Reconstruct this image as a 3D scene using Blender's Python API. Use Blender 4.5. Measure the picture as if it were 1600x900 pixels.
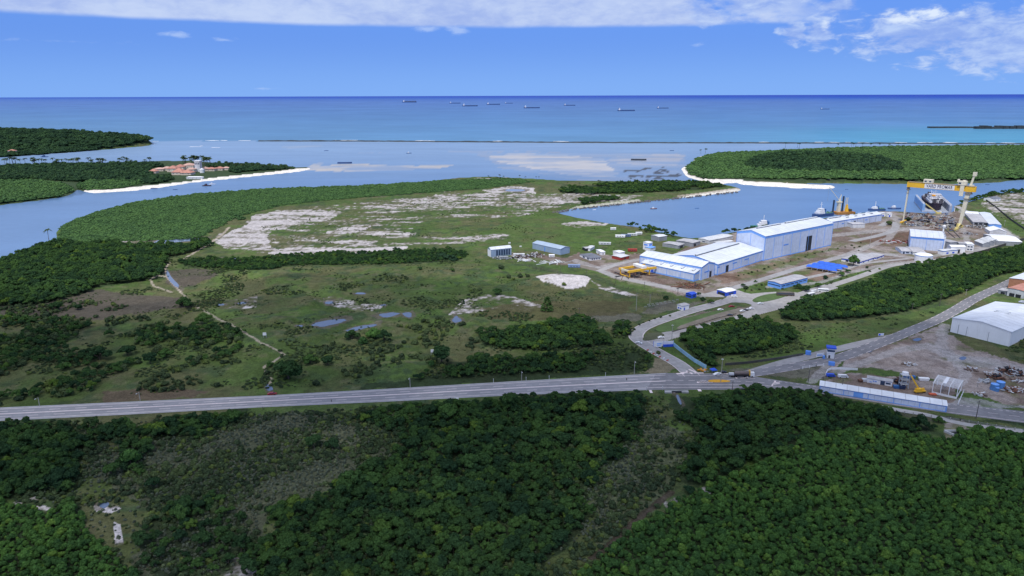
import bpy, bmesh, math, random
import numpy as np
from mathutils import Vector, Matrix, Euler
from mathutils.geometry import tessellate_polygon
random.seed(7)
RNG = np.random.default_rng(7)
rad = math.radians
for o in list(bpy.data.objects): bpy.data.objects.remove(o)
scene = bpy.context.scene
COL = scene.collection

# ------------------------------------------------------------------ camera
GZ = 2.0                      # level of the land above the water (m)
CAMZ = 172.0
FPX = 1070.0                  # focal length in photo pixels (1600 wide)
PITCH = math.atan((450 - 149.3) / FPX)
ROLL = rad(0.18)
cd = bpy.data.cameras.new("camera"); cam = bpy.data.objects.new("camera", cd); COL.objects.link(cam)
cd.sensor_width = 36.0; cd.lens = FPX * 36.0 / 1600.0
cd.clip_start = 1.0; cd.clip_end = 2.0e6
RM = (Matrix.Rotation(math.pi / 2 - PITCH, 4, 'X') @ Matrix.Rotation(-ROLL, 4, 'Z'))
cam.matrix_world = Matrix.Translation((0, 0, CAMZ)) @ RM
scene.camera = cam
scene.render.resolution_x = 1024; scene.render.resolution_y = 576

# ------------------------------------------------------------------ light
SUN_EL, SUN_AZ = 62.0, -160.0          # azimuth from +Y, negative = to the left
sv = Vector((math.sin(rad(SUN_AZ)) * math.cos(rad(SUN_EL)), math.cos(rad(SUN_AZ)) * math.cos(rad(SUN_EL)), math.sin(rad(SUN_EL))))
sl = bpy.data.lights.new("sun", 'SUN'); sl.energy = 3.3; sl.angle = rad(0.6); sl.color = (1.0, 0.95, 0.88)
sun = bpy.data.objects.new("sun", sl); COL.objects.link(sun)
sun.rotation_euler = (-sv).to_track_quat('-Z', 'Y').to_euler()
sun.location = sv * 3000
scene.view_settings.view_transform = 'Standard'; scene.view_settings.look = 'None'
scene.view_settings.gamma = 1.0; scene.view_settings.exposure = 0.0
try: scene.view_settings.use_curve_mapping = False
except Exception: pass

# ------------------------------------------------------------------ pixel <-> world
R3 = np.array(RM.to_3x3())
def project(x, y, z=GZ):
    x = np.asarray(x, float); y = np.asarray(y, float); z = np.asarray(z, float) - CAMZ
    xc = R3[0, 0] * x + R3[1, 0] * y + R3[2, 0] * z
    yc = R3[0, 1] * x + R3[1, 1] * y + R3[2, 1] * z
    zc = -(R3[0, 2] * x + R3[1, 2] * y + R3[2, 2] * z)
    bad = zc < 1.0
    zc = np.where(bad, 1.0, zc)
    px = 800 + FPX * xc / zc; py = 450 - FPX * yc / zc
    return np.where(bad, 800, px), np.where(bad, 5000, py)
def pdir(px, py):
    return R3 @ np.array([(px - 800) / FPX, (450 - py) / FPX, -1.0])
def W(px, py, z=GZ):
    d = pdir(px, py); t = (z - CAMZ) / d[2]
    return Vector((d[0] * t, d[1] * t, z))
def zat(p, py):                      # height z above point p which shows at photo row py
    lo, hi = -5.0, 400.0
    for _ in range(40):
        m = (lo + hi) / 2
        if project(p[0], p[1], m)[1] > py: lo = m
        else: hi = m
    return (lo + hi) / 2
def mpp(p):                          # metres per photo pixel at a point
    return (Vector(p) - Vector((0, 0, CAMZ))).length / FPX

# ------------------------------------------------------------------ noise (numpy)
_T = RNG.random((256, 256))
def vn(x, y):
    xi = np.floor(x).astype(np.int64); yi = np.floor(y).astype(np.int64)
    fx = x - xi; fy = y - yi; fx = fx * fx * (3 - 2 * fx); fy = fy * fy * (3 - 2 * fy)
    a = _T[xi & 255, yi & 255]; b = _T[(xi + 1) & 255, yi & 255]
    c = _T[xi & 255, (yi + 1) & 255]; d = _T[(xi + 1) & 255, (yi + 1) & 255]
    return (a * (1 - fx) + b * fx) * (1 - fy) + (c * (1 - fx) + d * fx) * fy
def fbm(x, y, s, o=4, seed=0):
    x = np.asarray(x) / s + seed * 17.3; y = np.asarray(y) / s + seed * 9.1; t = 0; a = 0.5; n = 0
    for k in range(o):
        t = t + a * vn(x + k * 31.7, y + k * 12.9); n += a; a *= 0.55; x = x * 2.03; y = y * 2.03
    return t / n
def inpoly(px, py, poly):
    P = np.array(poly, float); out = np.zeros(px.shape, bool)
    bb = (px >= P[:, 0].min()) & (px <= P[:, 0].max()) & (py >= P[:, 1].min()) & (py <= P[:, 1].max())
    idx = np.nonzero(bb)[0]
    if len(idx) == 0: return out
    x = px[idx]; y = py[idx]; c = np.zeros(len(idx), bool)
    n = len(P); j = n - 1
    for i in range(n):
        xi, yi = P[i]; xj, yj = P[j]
        if yi != yj:
            c ^= ((yi > y) != (yj > y)) & (x < (xj - xi) * (y - yi) / (yj - yi) + xi)
        j = i
    out[idx] = c
    return out
def anypoly(px, py, polys):
    o = np.zeros(px.shape, bool)
    for p in polys: o |= inpoly(px, py, p)
    return o
def nearline(px, py, pts, w):        # within w photo px of a polyline (vertical distances count double)
    o = np.zeros(px.shape, bool)
    for (x0, y0), (x1, y1) in zip(pts[:-1], pts[1:]):
        bb = (px > min(x0, x1) - w * 2) & (px < max(x0, x1) + w * 2) & (py > min(y0, y1) - w) & (py < max(y0, y1) + w)
        i = np.nonzero(bb)[0]
        if len(i) == 0: continue
        x = px[i]; y = (py[i] - y0) * 2; dx, dy = x1 - x0, (y1 - y0) * 2
        t = np.clip(((x - x0) * dx + y * dy) / max(dx * dx + dy * dy, 1e-6), 0, 1)
        d = np.hypot(x - x0 - t * dx, y - t * dy)
        o[i] |= d < w
    return o

# ------------------------------------------------------------------ node helpers
class S:
    """wraps a socket so node maths reads like maths"""
    nt = None
    def __init__(s, k): s.k = k
    @staticmethod
    def m(op, a, b=0.0, c=0.0, clamp=False):
        n = S.nt.nodes.new('ShaderNodeMath'); n.operation = op; n.use_clamp = clamp
        for i, v in enumerate((a, b, c)):
            if isinstance(v, S): S.nt.links.new(v.k, n.inputs[i])
            else: n.inputs[i].default_value = v
        return S(n.outputs[0])
    def __add__(a, b): return S.m('ADD', a, b)
    def __radd__(a, b): return S.m('ADD', a, b)
    def __sub__(a, b): return S.m('SUBTRACT', a, b)
    def __rsub__(a, b): return S.m('SUBTRACT', b, a)
    def __mul__(a, b): return S.m('MULTIPLY', a, b)
    def __rmul__(a, b): return S.m('MULTIPLY', a, b)
    def __truediv__(a, b): return S.m('DIVIDE', a, b)
def sstep(x, a, b, lo=0.0, hi=1.0):
    n = S.nt.nodes.new('ShaderNodeMapRange'); n.interpolation_type = 'SMOOTHSTEP'
    S.nt.links.new(x.k, n.inputs[0])
    for i, v in ((1, a), (2, b), (3, lo), (4, hi)):
        if isinstance(v, S): S.nt.links.new(v.k, n.inputs[i])
        else: n.inputs[i].default_value = v
    return S(n.outputs[0])
def noise(vec, scale, detail=4, rough=0.55, dist=0.0):
    n = S.nt.nodes.new('ShaderNodeTexNoise'); n.inputs['Scale'].default_value = scale
    n.inputs['Detail'].default_value = detail; n.inputs['Roughness'].default_value = rough
    n.inputs['Distortion'].default_value = dist
    if vec is not None: S.nt.links.new(vec, n.inputs['Vector'])
    return S(n.outputs[0])
def mixc(f, a, b, mode='MIX'):
    n = S.nt.nodes.new('ShaderNodeMix'); n.data_type = 'RGBA'; n.blend_type = mode
    for i, v in ((0, f), (6, a), (7, b)):
        if isinstance(v, S): S.nt.links.new(v.k, n.inputs[i])
        elif isinstance(v, tuple): n.inputs[i].default_value = (*v, 1) if len(v) == 3 else v
        elif isinstance(v, (int, float)): n.inputs[i].default_value = v
        else: S.nt.links.new(v, n.inputs[i])
    return n.outputs[2]

# ------------------------------------------------------------------ world
CL_V0 = 0.0
def make_world():
    w = bpy.data.worlds.new("World"); scene.world = w; w.use_nodes = True
    nt = w.node_tree; S.nt = nt; nt.nodes.clear()
    sky = nt.nodes.new('ShaderNodeTexSky'); sky.sky_type = 'NISHITA'; sky.sun_disc = False
    sky.sun_elevation = rad(SUN_EL); sky.sun_rotation = rad(SUN_AZ)
    sky.altitude = 100; sky.air_density = 1.0; sky.dust_density = 0.3; sky.ozone_density = 2.0
    tc = nt.nodes.new('ShaderNodeTexCoord')
    sp = nt.nodes.new('ShaderNodeSeparateXYZ'); nt.links.new(tc.outputs['Generated'], sp.inputs[0])
    x, y, z = (S(sp.outputs[i]) for i in range(3))
    hyp = S.m('SQRT', x * x + y * y)
    v = z / hyp                                    # tan(elevation)
    u = S.m('ARCTAN2', x, y)                       # azimuth
    def uv(px, py):
        d = pdir(px, py); return math.atan2(d[0], d[1]), d[2] / math.hypot(d[0], d[1])
    cb = nt.nodes.new('ShaderNodeCombineXYZ')
    nt.links.new((u * 1.0).k, cb.inputs[0]); nt.links.new((v * 2.4).k, cb.inputs[1])
    n1 = noise(cb.outputs[0], 9.0, 8, 0.6); n2 = noise(cb.outputs[0], 34.0, 6, 0.62, 0.3); n3 = noise(cb.outputs[0], 3.2, 4, 0.5)
    # long flat-based bank along the top
    v0 = uv(600, 41)[1]
    edge = v - (u * (-0.004)) + (n1 - 0.5) * 0.006
    bank = sstep(edge, v0 - 0.0030, v0 + 0.0035) * sstep(u, uv(1360, 10)[0], uv(1180, 20)[0]) * sstep(v + (n1 - 0.5) * 0.10, 0.50, 0.20)
    bank = bank * sstep(n1 + sstep(u, uv(1150, 0)[0], uv(900, 0)[0]) * 0.35, 0.36, 0.56)
    def puff(px, py, rx, ry, a=1.0):
        uu, vv = uv(px, py); ru = rx / FPX; rv = ry / FPX
        d = S.m('SQRT', ((u - uu) * (1 / ru)) * ((u - uu) * (1 / ru)) + ((v - vv) * (1 / rv)) * ((v - vv) * (1 / rv)))
        return S.m('SUBTRACT', 1.15, d, clamp=False) * a
    def umax(l):
        r = l[0]
        for q in l[1:]: r = S.m('MAXIMUM', r, q)
        return r
    cum = umax([puff(1470, 50, 160, 42), puff(1410, 35, 60, 26), puff(1600, 70, 130, 45), puff(1242, 52, 26, 22), puff(1280, 50, 28, 30),
                puff(1102, 22, 26, 26), puff(1180, 6, 90, 16), puff(1310, 8, 40, 16), puff(1750, 40, 140, 50), puff(1540, 100, 150, 14, 0.6)])
    cumm = sstep(cum + (n2 - 0.5) * 1.9 + (n1 - 0.5) * 1.1, 0.30, 0.80)
    wisp = umax([puff(275, 55, 26, 7), puff(715, 47, 26, 9), puff(665, 45, 30, 7), puff(350, 62, 24, 5, 0.8), puff(405, 138, 30, 4, 0.7), puff(1090, 70, 18, 7, 0.6), puff(100, 64, 150, 5, 0.5)])
    wispm = sstep(wisp + (n2 - 0.5) * 1.8, 0.35, 1.0) * 0.5
    # broken cloud over the rest of the sky (unseen, spread wide and bright to raise fill light; shows in reflections)
    pc = nt.nodes.new('ShaderNodeCombineXYZ'); zz = S.m('MAXIMUM', z, 0.02)
    nt.links.new((x / zz).k, pc.inputs[0]); nt.links.new((y / zz).k, pc.inputs[1])
    high = sstep(noise(pc.outputs[0], 0.55, 6, 0.6), 0.30, 0.55) * sstep(v, 0.30, 0.6) * 0.9
    # lit / shaded tones inside the clouds
    tone = sstep(n2 * 0.55 + n1 * 0.45 , 0.42, 0.66)
    toneb = sstep(n3 * 0.5 + n2 * 0.25 + n1 * 0.25, 0.40, 0.60)
    hot = sstep(umax([puff(1435, 24, 62, 11), puff(1410, 30, 30, 8), puff(1350, 60, 20, 8), puff(20, 12, 80, 16, .6), puff(1290, 42, 10, 12, .8)]) + (n2 - 0.5) * 1.6, 0.25, 0.95)
    skyc = mixc(1.0, sky.outputs[0], (0.42, 0.70, 1.45), 'MULTIPLY')
    skyc = mixc(sstep(v, 0.30, 0.0) * 0.85, skyc, mixc(sstep(v, -0.01, 0.085), (2.15, 4.4, 9.6), (1.30, 2.90, 8.2)))
    cb2 = mixc(toneb, (3.6, 4.8, 8.5), (5.7, 6.8, 9.3))
    cc = mixc(tone, (2.9, 4.3, 8.6), (5.4, 6.8, 9.6))
    cc = mixc(hot, cc, (8.3, 9.2, 10.2))
    c = mixc(wispm, skyc, (5.6, 7.0, 9.8))
    c = mixc(high, c, (7.6, 8.3, 9.8))
    c = mixc(S.m('MULTIPLY', bank, 0.95), c, cb2)
    c = mixc(cumm * 0.85, c, cc)
    bg = nt.nodes.new('ShaderNodeBackground'); bg.inputs[1].default_value = 0.10
    nt.links.new(c, bg.inputs[0])
    out = nt.nodes.new('ShaderNodeOutputWorld'); nt.links.new(bg.outputs[0], out.inputs[0])
make_world()

# ------------------------------------------------------------------ materials
MATS = {}
def mat(name, col, rough=0.8, var=0.12, vs=0.6, metal=0.0, spec=0.3, col2=None, bump=0.0):
    """plain painted / mineral surface with a little procedural wear"""
    if name in MATS: return MATS[name]
    m = bpy.data.materials.new(name); m.use_nodes = True; nt = m.node_tree; S.nt = nt
    b = nt.nodes['Principled BSDF']; b.inputs['Roughness'].default_value = rough; b.inputs['Metallic'].default_value = metal
    b.inputs['Specular IOR Level'].default_value = spec
    g = nt.nodes.new('ShaderNodeNewGeometry')
    n = noise(g.outputs['Position'], vs, 5, 0.65); n2 = noise(g.outputs['Position'], vs * 0.13, 3, 0.5)
    f = sstep(n * 0.6 + n2 * 0.4, 0.35, 0.65)
    d = tuple(max(0, k * (1 - var)) for k in col) if col2 is None else col2
    u = tuple(min(0.9, k * (1 + var * 0.5)) for k in col)
    nt.links.new(mixc(f, d, u), b.inputs['Base Color'])
    if bump:
        bp = nt.nodes.new('ShaderNodeBump'); bp.inputs['Strength'].default_value = bump; nt.links.new(n.k, bp.inputs['Height'])
        nt.links.new(bp.outputs[0], b.inputs['Normal'])
    MATS[name] = m; return m
def ribbed(name, col, pitch=1.0, depth=0.12, col2=None, **k):
    """profiled metal sheet: fine ribs along the object's own axes"""
    if name in MATS: return MATS[name]
    m = mat(name, col, **k); nt = m.node_tree; S.nt = nt
    b = nt.nodes['Principled BSDF']; lk = b.inputs['Base Color'].links[0].from_socket
    tc = nt.nodes.new('ShaderNodeTexCoord'); sp = nt.nodes.new('ShaderNodeSeparateXYZ'); nt.links.new(tc.outputs['Object'], sp.inputs[0])
    x = S(sp.outputs[0])
    s = S.m('FRACT', x * (1 / pitch)); f = sstep(s, 0.90, 0.94) 
    mp = nt.nodes.new('ShaderNodeMapping'); mp.inputs['Scale'].default_value = (1.4, 1.4, .10); nt.links.new(tc.outputs['Object'], mp.inputs[0])
    st = sstep(noise(mp.outputs[0], .55, 5, .7), .52, .78, 0.0, .42)
    c1 = mixc(st, lk, tuple(c * k for c, k in zip(col, (.50, .46, .42))))
    nt.links.new(mixc(f * depth * 3, c1, tuple(c * 0.45 for c in col)), b.inputs['Base Color'])
    return m

# ------------------------------------------------------------------ mesh builder
class MB:
    def __init__(s): s.v = []; s.f = []
    def add(s, vs, fs):
        o = len(s.v); s.v += [tuple(q) for q in vs]; s.f += [tuple(i + o for i in f) for f in fs]; return s
    def box(s, cx, cy, z0, sx, sy, sz, r=0.0):
        c, n = math.cos(r), math.sin(r); P = []
        for dz in (0, sz):
            for dx, dy in ((-1, -1), (1, -1), (1, 1), (-1, 1)):
                X, Y = dx * sx / 2, dy * sy / 2; P.append((cx + X * c - Y * n, cy + X * n + Y * c, z0 + dz))
        return s.add(P, [(3, 2, 1, 0), (4, 5, 6, 7), (0, 1, 5, 4), (1, 2, 6, 5), (2, 3, 7, 6), (3, 0, 4, 7)])
    def b2(s, x0, y0, z0, x1, y1, z1): return s.box((x0 + x1) / 2, (y0 + y1) / 2, min(z0, z1), abs(x1 - x0), abs(y1 - y0), abs(z1 - z0))
    def prism(s, poly, z0, z1):
        n = len(poly); P = [(p[0], p[1], z0) for p in poly] + [(p[0], p[1], z1) for p in poly]
        tri = tessellate_polygon([[Vector((p[0], p[1], 0)) for p in poly]])
        F = [(a, b, c) for a, b, c in tri] + [(c + n, b + n, a + n) for a, b, c in tri] + [(i, (i + 1) % n, (i + 1) % n + n, i + n) for i in range(n)]
        return s.add(P, F)
    def cyl(s, cx, cy, z0, z1, r0, r1=None, n=12, cap=True):
        r1 = r0 if r1 is None else r1
        P = [(cx + r0 * math.cos(2 * math.pi * i / n), cy + r0 * math.sin(2 * math.pi * i / n), z0) for i in range(n)]
        P += [(cx + r1 * math.cos(2 * math.pi * i / n), cy + r1 * math.sin(2 * math.pi * i / n), z1) for i in range(n)]
        F = [(i, (i + 1) % n, (i + 1) % n + n, i + n) for i in range(n)]
        if cap: F += [tuple(range(n - 1, -1, -1)), tuple(range(n, 2 * n))]
        return s.add(P, F)
    def beam(s, p, q, w, h=None):
        h = w if h is None else h; p = Vector(p); q = Vector(q); d = (q - p)
        if d.length < 1e-6: return s
        d.normalize(); up = Vector((0, 0, 1)) if abs(d.z) < 0.98 else Vector((0, 1, 0))
        a = d.cross(up).normalized() * w / 2; b = a.cross(d).normalized() * h / 2
        P = [p - a - b, p + a - b, p + a + b, p - a + b, q - a - b, q + a - b, q + a + b, q - a + b]
        return s.add(P, [(3, 2, 1, 0), (4, 5, 6, 7), (0, 1, 5, 4), (1, 2, 6, 5), (2, 3, 7, 6), (3, 0, 4, 7)])
    def build(s, name, m, parent=None, smooth=False, loc=None):
        me = bpy.data.meshes.new(name); me.from_pydata(s.v, [], s.f); me.validate()
        bm = bmesh.new(); bm.from_mesh(me); bmesh.ops.recalc_face_normals(bm, faces=bm.faces); bm.to_mesh(me); bm.free()
        if smooth: me.polygons.foreach_set('use_smooth', [True] * len(me.polygons))
        if m is not None: me.materials.append(m)
        o = bpy.data.objects.new(name, me); COL.objects.link(o)
        if parent is not None: o.parent = parent
        if loc is not None: o.location = loc
        return o
def tag(o, label=None, cat=None, group=None, kind=None):
    if label: o['label'] = label
    if cat: o['category'] = cat
    if group: o['group'] = group
    if kind: o['kind'] = kind
    return o
def thing(name, label, cat, loc=(0, 0, 0), rz=0.0, group=None):
    o = bpy.data.objects.new(name, None); COL.objects.link(o); o.location = loc; o.rotation_euler = (0, 0, rz)
    o.empty_display_size = 0.5
    return tag(o, label, cat, group)
def copy_tree(o, parent=None):
    c = o.copy(); COL.objects.link(c); c.parent = parent
    for ch in [k for k in bpy.data.objects if k.parent == o]: copy_tree(ch, c)
    return c
# ================================================================== LAND COVER (traced outlines, photo pixels -> ground)
MAIN = [(-2600,800),(-600,500),(-200,440),(0,405),(30,395),(60,383),(75,379),(90,374),(86,360),(98,352),(112,345),(150,331),(200,317),(250,309),(300,303),(360,298),(420,294),(500,292.5),(560,290),(600,287),(660,284),(690,279),(720,276),(760,274),(800,276),(840,278),(870,280),(920,281),(1000,282),(1040,281),(1100,283.5),(1130,287),(1150,291),(1160,295),(1150,298),(1100,304),(1050,309),(1000,314),(950,319),(900,324),(866,329),(880,333),(905,339),(940,345),(965,349),(990,352),(1010,356),(1040,363),(1060,367),(1080,370),(1110,368),(1140,362),(1180,355),(1220,348),(1270,341),(1310,336),(1340,331),(1372,328),(1400,328),(1446,331),(1484,331),(1494,326),(1488,321),(1496,318),(1512,314),(1530,309),(1545,303),(1560,300),(1600,298),(1700,296),(3500,285),(4600,420),(4600,3000),(-3600,3000)]
PENIN = [(-700,330),(0,319),(50,313),(100,306),(114,301),(120,295),(134,299),(150,300.5),(200,297.5),(250,292),(300,284),(360,278),(420,272),(468,267),(488,263),(480,259),(440,262),(400,258),(350,254),(300,250),(240,250),(170,255),(100,254),(60,256),(0,258),(-700,262)]
HEAD = [(-900,256),(0,245),(40,242.5),(100,238),(150,234),(200,229),(232,225.5),(237,223),(225,220.5),(200,219),(100,217),(-900,214)]
ISLE = [(1063,262),(1066,269),(1075,277),(1100,283),(1130,285),(1170,283),(1250,284),(1330,284.5),(1400,285),(1500,285),(1560,283),(1575,280.5),(1600,279),(2600,277),(2600,225),(1600,227),(1500,228),(1400,229),(1300,231),(1200,235),(1150,237),(1110,239),(1088,244),(1080,252)]
SPIT = [(1150,284),(1200,284.5),(1260,286.5),(1300,289),(1309,291.5),(1290,293.5),(1250,292.5),(1200,290),(1160,287)]
LANDS = [MAIN, PENIN, HEAD, ISLE, SPIT]

Z = {}   # vegetation zones
Z['mangrove_far'] = [[(100,352),(150,332),(200,318),(300,304),(420,295),(560,291),(700,282),(790,279),(835,284),(760,294),(700,299),(600,306),(520,312),(440,321),(380,336),(345,352),(320,367),(296,373),(230,376),(170,377),(130,381),(92,374)]]
Z['mangrove_penin'] = [[(-700,330),(0,318),(50,312),(100,305),(113,297),(95,287),(50,283),(0,284),(-700,290)],[(120,292),(135,297),(190,295),(230,285),(190,280),(140,283)]]
Z['wood_penin'] = [[(-700,288),(0,282),(50,279),(110,284),(170,284),(240,287),(265,283),(275,272),(262,262),(240,256),(170,258),(100,258),(0,262),(-700,266)],[(300,272),(360,270),(420,266),(462,264),(440,263),(400,260),(340,258),(318,262)]]
Z['wood_head'] = [HEAD]
Z['isle_green'] = [[(1075,262),(1080,272),(1100,280),(1180,281),(1300,283),(1400,284),(1500,284),(1600,279),(2600,277),(2600,226),(1600,228.5),(1500,229),(1400,230),(1300,232.5),(1200,237),(1120,241),(1092,248),(1082,256)]]
Z['isle_dark'] = [[(1165,266),(1180,256),(1220,246),(1260,243),(1320,247),(1370,255),(1400,266),(1405,274),(1340,276),(1250,274),(1190,271)]]
Z['wood_left'] = [[(-700,520),(-300,455),(0,411),(60,388),(95,378),(130,383),(170,381),(190,380),(215,385),(300,384),(310,378),(330,376),(330,385),(300,395),(270,402),(258,412),(256,421),(245,436),(215,441),(160,446),(130,458),(90,471),(60,476),(0,480),(-300,500)]]
Z['hedge'] = [[(275,408),(330,404),(370,406),(430,400),(500,396),(600,393),(650,391),(700,388),(732,396),(720,403),(700,408),(640,412),(600,413),(500,415),(440,417),(425,425),(380,425),(330,420),(290,416)]]
Z['scrub_mid_left'] = [[(-300,495),(0,500),(90,497),(190,522),(250,512),(330,510),(385,525),(378,552),(310,575),(220,570),(170,590),(140,612),(100,628),(0,636),(-300,650)]]
Z['scrub_thin'] = [[(0,470),(60,470),(120,470),(240,480),(300,470),(330,490),(300,512),(200,520),(90,497),(0,500)],[(220,570),(310,575),(380,552),(430,590),(430,608),(140,622)],[(380,545),(470,560),(560,600),(700,600),(700,560),(740,530),(700,500),(560,520),(480,560)],[(700,500),(740,520),(750,545),(700,560)]]
Z['wood_junction'] = [[(745,522),(800,516),(835,513),(870,503),(905,498),(925,503),(932,518),(950,524),(955,540),(900,545),(850,549),(800,546),(755,545)],[(958,512),(970,505),(986,512),(984,527),(960,524)]]
Z['wood_road'] = [[(700,566),(780,561),(850,556),(960,551),(1000,545),(1016,560),(1022,576),(985,584),(900,588),(800,596),(700,602),(640,606),(600,606),(640,590),(690,580)],[(572,600),(640,595),(640,606),(560,608)]]
Z['wood_gate'] = [[(1072,522),(1110,511),(1150,501),(1200,503),(1243,520),(1247,532),(1200,548),(1150,556),(1110,558),(1085,548)],[(1060,530),(1075,525),(1110,560),(1125,572),(1112,576),(1085,555)]]
Z['wood_strip'] = [[(1218,490),(1245,472),(1300,462),(1360,440),(1385,428),(1410,420),(1440,414),(1500,403),(1545,396),(1600,386),(1800,370),(1800,400),(1600,424),(1572,428),(1545,437),(1520,452),(1470,470),(1440,480),(1400,490),(1340,499),(1250,503),(1222,498)]]
Z['wood_fore'] = [[(560,652),(600,640),(640,634),(700,630),(760,627),(850,617),(900,614),(960,612),(1000,612),(1012,640),(990,650),(996,680),(985,712),(930,742),(918,780),(914,830),(865,870),(840,910),(830,1060),(380,1060),(400,900),(400,870),(440,835),(420,800),(520,770),(560,745),(600,725),(620,700),(640,680),(600,672)]]
Z['wood_fore_right'] = [[(1050,616),(1100,622),(1130,618),(1160,600),(1185,594),(1215,603),(1280,612),(1330,622),(1390,643),(1430,660),(1460,672),(1430,678),(1350,665),(1260,680),(1240,700),(1225,712),(1170,722),(1130,752),(1090,762),(1068,748),(1060,732),(1092,700),(1094,672),(1060,650),(1040,630)],[(1530,655),(1600,665),(1700,680),(1700,672),(1600,652)]]
Z['wood_fore_left'] = [[(-300,655),(0,662),(50,660),(120,672),(190,662),(250,668),(300,655),(380,648),(372,662),(300,675),(270,688),(200,684),(150,690),(120,705),(112,730),(118,762),(60,768),(0,778),(-300,790)],[(185,695),(222,690),(225,715),(190,722)],[(70,750),(115,733),(120,765),(80,770)],[(380,648),(400,640),(372,637),(340,648),(280,655),(300,672)]]
Z['thicket_left'] = [[(0,690),(100,690),(150,700),(112,730),(60,770),(0,780)],[(270,655),(330,650),(372,640),(378,660),(300,690),(220,690)],[(180,720),(230,715),(225,745),(165,745)],[(250,790),(330,770),(370,800),(400,870),(400,900),(240,900),(210,850)]]
Z['mangrove_fore'] = [[(1105,765),(1180,728),(1240,702),(1262,682),(1350,667),(1430,680),(1478,690),(1500,674),(1540,672),(1600,680),(2000,710),(2600,1000),(2600,1500),(700,1500),(830,1060),(905,900),(940,872),(1000,826),(1050,792)]]
Z['mangrove_fore_left'] = [[(-500,780),(0,785),(45,793),(75,803),(95,795),(125,800),(140,835),(180,868),(215,900),(330,1060),(330,1500),(-1500,1500),(-700,780)]]
Z['marsh'] = [[(380,652),(480,645),(600,672),(600,722),(520,765),(400,800),(330,800),(240,800),(180,762),(130,740),(150,700),(220,692),(300,690)],[(1012,640),(1050,662),(1090,690),(1060,732),(1050,765),(1000,822),(930,860),(920,785),(930,742),(985,712),(996,680)],[(330,800),(420,800),(400,870),(330,900),(200,900),(210,850)]]
Z['marsh_blue'] = [[(930,730),(1010,700),(1040,720),(1000,770),(950,800),(920,790)]]
Z['spit_trees'] = [[(872,296),(900,292),(960,287),(1040,284),(1100,286),(1135,292),(1100,295),(1040,299),(980,302),(920,304),(880,302)],[(905,312),(960,308),(970,312),(910,320)]]
Z['bank_bushes'] = [[(975,350),(1000,352),(1040,363),(1065,369),(1045,371),(1000,362)],[(1115,367),(1190,355),(1200,357),(1150,366)],[(1500,318),(1545,302),(1600,298),(1700,296),(1700,299),(1600,302),(1550,307),(1500,321)]]
FIELDBAND = [(240,395),(1000,395),(1060,480),(990,530),(980,585),(560,606),(150,625),(130,520),(240,440)]

SAND = [
 ([(350,385),(380,345),(440,328),(560,318),(700,303),(850,302),(1000,305),(960,314),(860,326),(800,340),(700,340),(640,352),(650,368),(720,370),(800,362),(800,372),(700,380),(640,388),(540,392),(440,397),(400,396)],.31),
 ([(758,296),(800,291),(838,294),(834,301),(766,302)],.95),  # pale sand, more or less broken up
 ([(335,378),(360,365),(380,350),(400,335),(440,330),(500,329),(540,333),(500,345),(470,350),(430,362),(420,372),(425,388),(440,395),(400,392),(360,388)],.8),
 ([(415,396),(450,388),(530,388),(600,387),(640,384),(640,389),(560,395),(480,398),(430,400)],.85),
 ([(505,361),(540,354),(578,352),(570,358),(530,365),(510,366)],.8),([(570,366),(600,360),(640,362),(645,368),(600,371)],.75),([(515,380),(560,375),(595,375),(590,380),(540,384)],.8),
 ([(548,318),(620,310),(680,306),(760,303),(830,304),(930,303),(1010,306),(980,312),(900,316),(860,322),(850,330),(800,325),(760,320),(700,330),(640,327),(580,330),(575,322)],.55),
 ([(700,373),(740,367),(790,365),(795,370),(740,375)],.65),([(875,350),(920,345),(955,350),(945,355),(900,357)],.75),
 ([(838,435),(855,430),(885,430),(915,436),(925,442),(915,452),(890,455),(850,448),(842,442)],.95),
 ([(925,445),(960,450),(1000,462),(985,462),(940,453)],.6),
 ([(720,470),(760,460),(800,462),(850,478),(830,486),(780,480),(740,488),(700,492)],.42),([(490,470),(520,464),(600,478),(590,486),(540,484)],.4),
 ([(1530,318),(1560,310),(1700,300),(1700,345),(1600,350),(1560,338)],.6),([(1540,306),(1600,303),(1600,310),(1545,312)],.4),
 ([(145,790),(160,780),(175,783),(190,795),(175,802),(150,800)],.75),([(178,815),(188,820),(193,850),(188,862),(180,850)],.7),
 ([(20,785),(60,775),(60,782),(25,790)],.45),([(50,790),(65,790),(92,798),(90,803),(60,796)],.6),([(1088,765),(1105,758),(1110,770),(1100,776)],.7),([(1035,785),(1060,775),(1055,795),(1040,795)],.45),
 ([(880,735),(900,745),(890,750)],.3),([(325,880),(400,865),(400,900),(330,905)],.4),([(700,845),(740,850),(740,860),(705,858)],.3),
 ([(105,362),(130,356),(155,353),(158,356),(130,361),(108,366)],.5),([(180,378),(240,374),(260,372),(262,378),(230,381)],.6),([(330,378),(345,365),(352,364),(350,372)],.5),
 ([(255,412),(262,412),(262,432),(250,440),(246,430)],.2),([(1180,256),(1195,252),(1202,255),(1190,258)],.6),([(1375,278),(1410,270),(1432,277),(1420,279)],.5),([(1280,278),(1380,276),(1380,279),(1290,281)],.5),
 ([(345,470),(400,460),(400,480),(350,486)],.45),([(680,295),(700,284),(760,276),(800,277),(780,283),(720,288)],.35),([(660,300),(700,297),(700,300)],.3),
]
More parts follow.
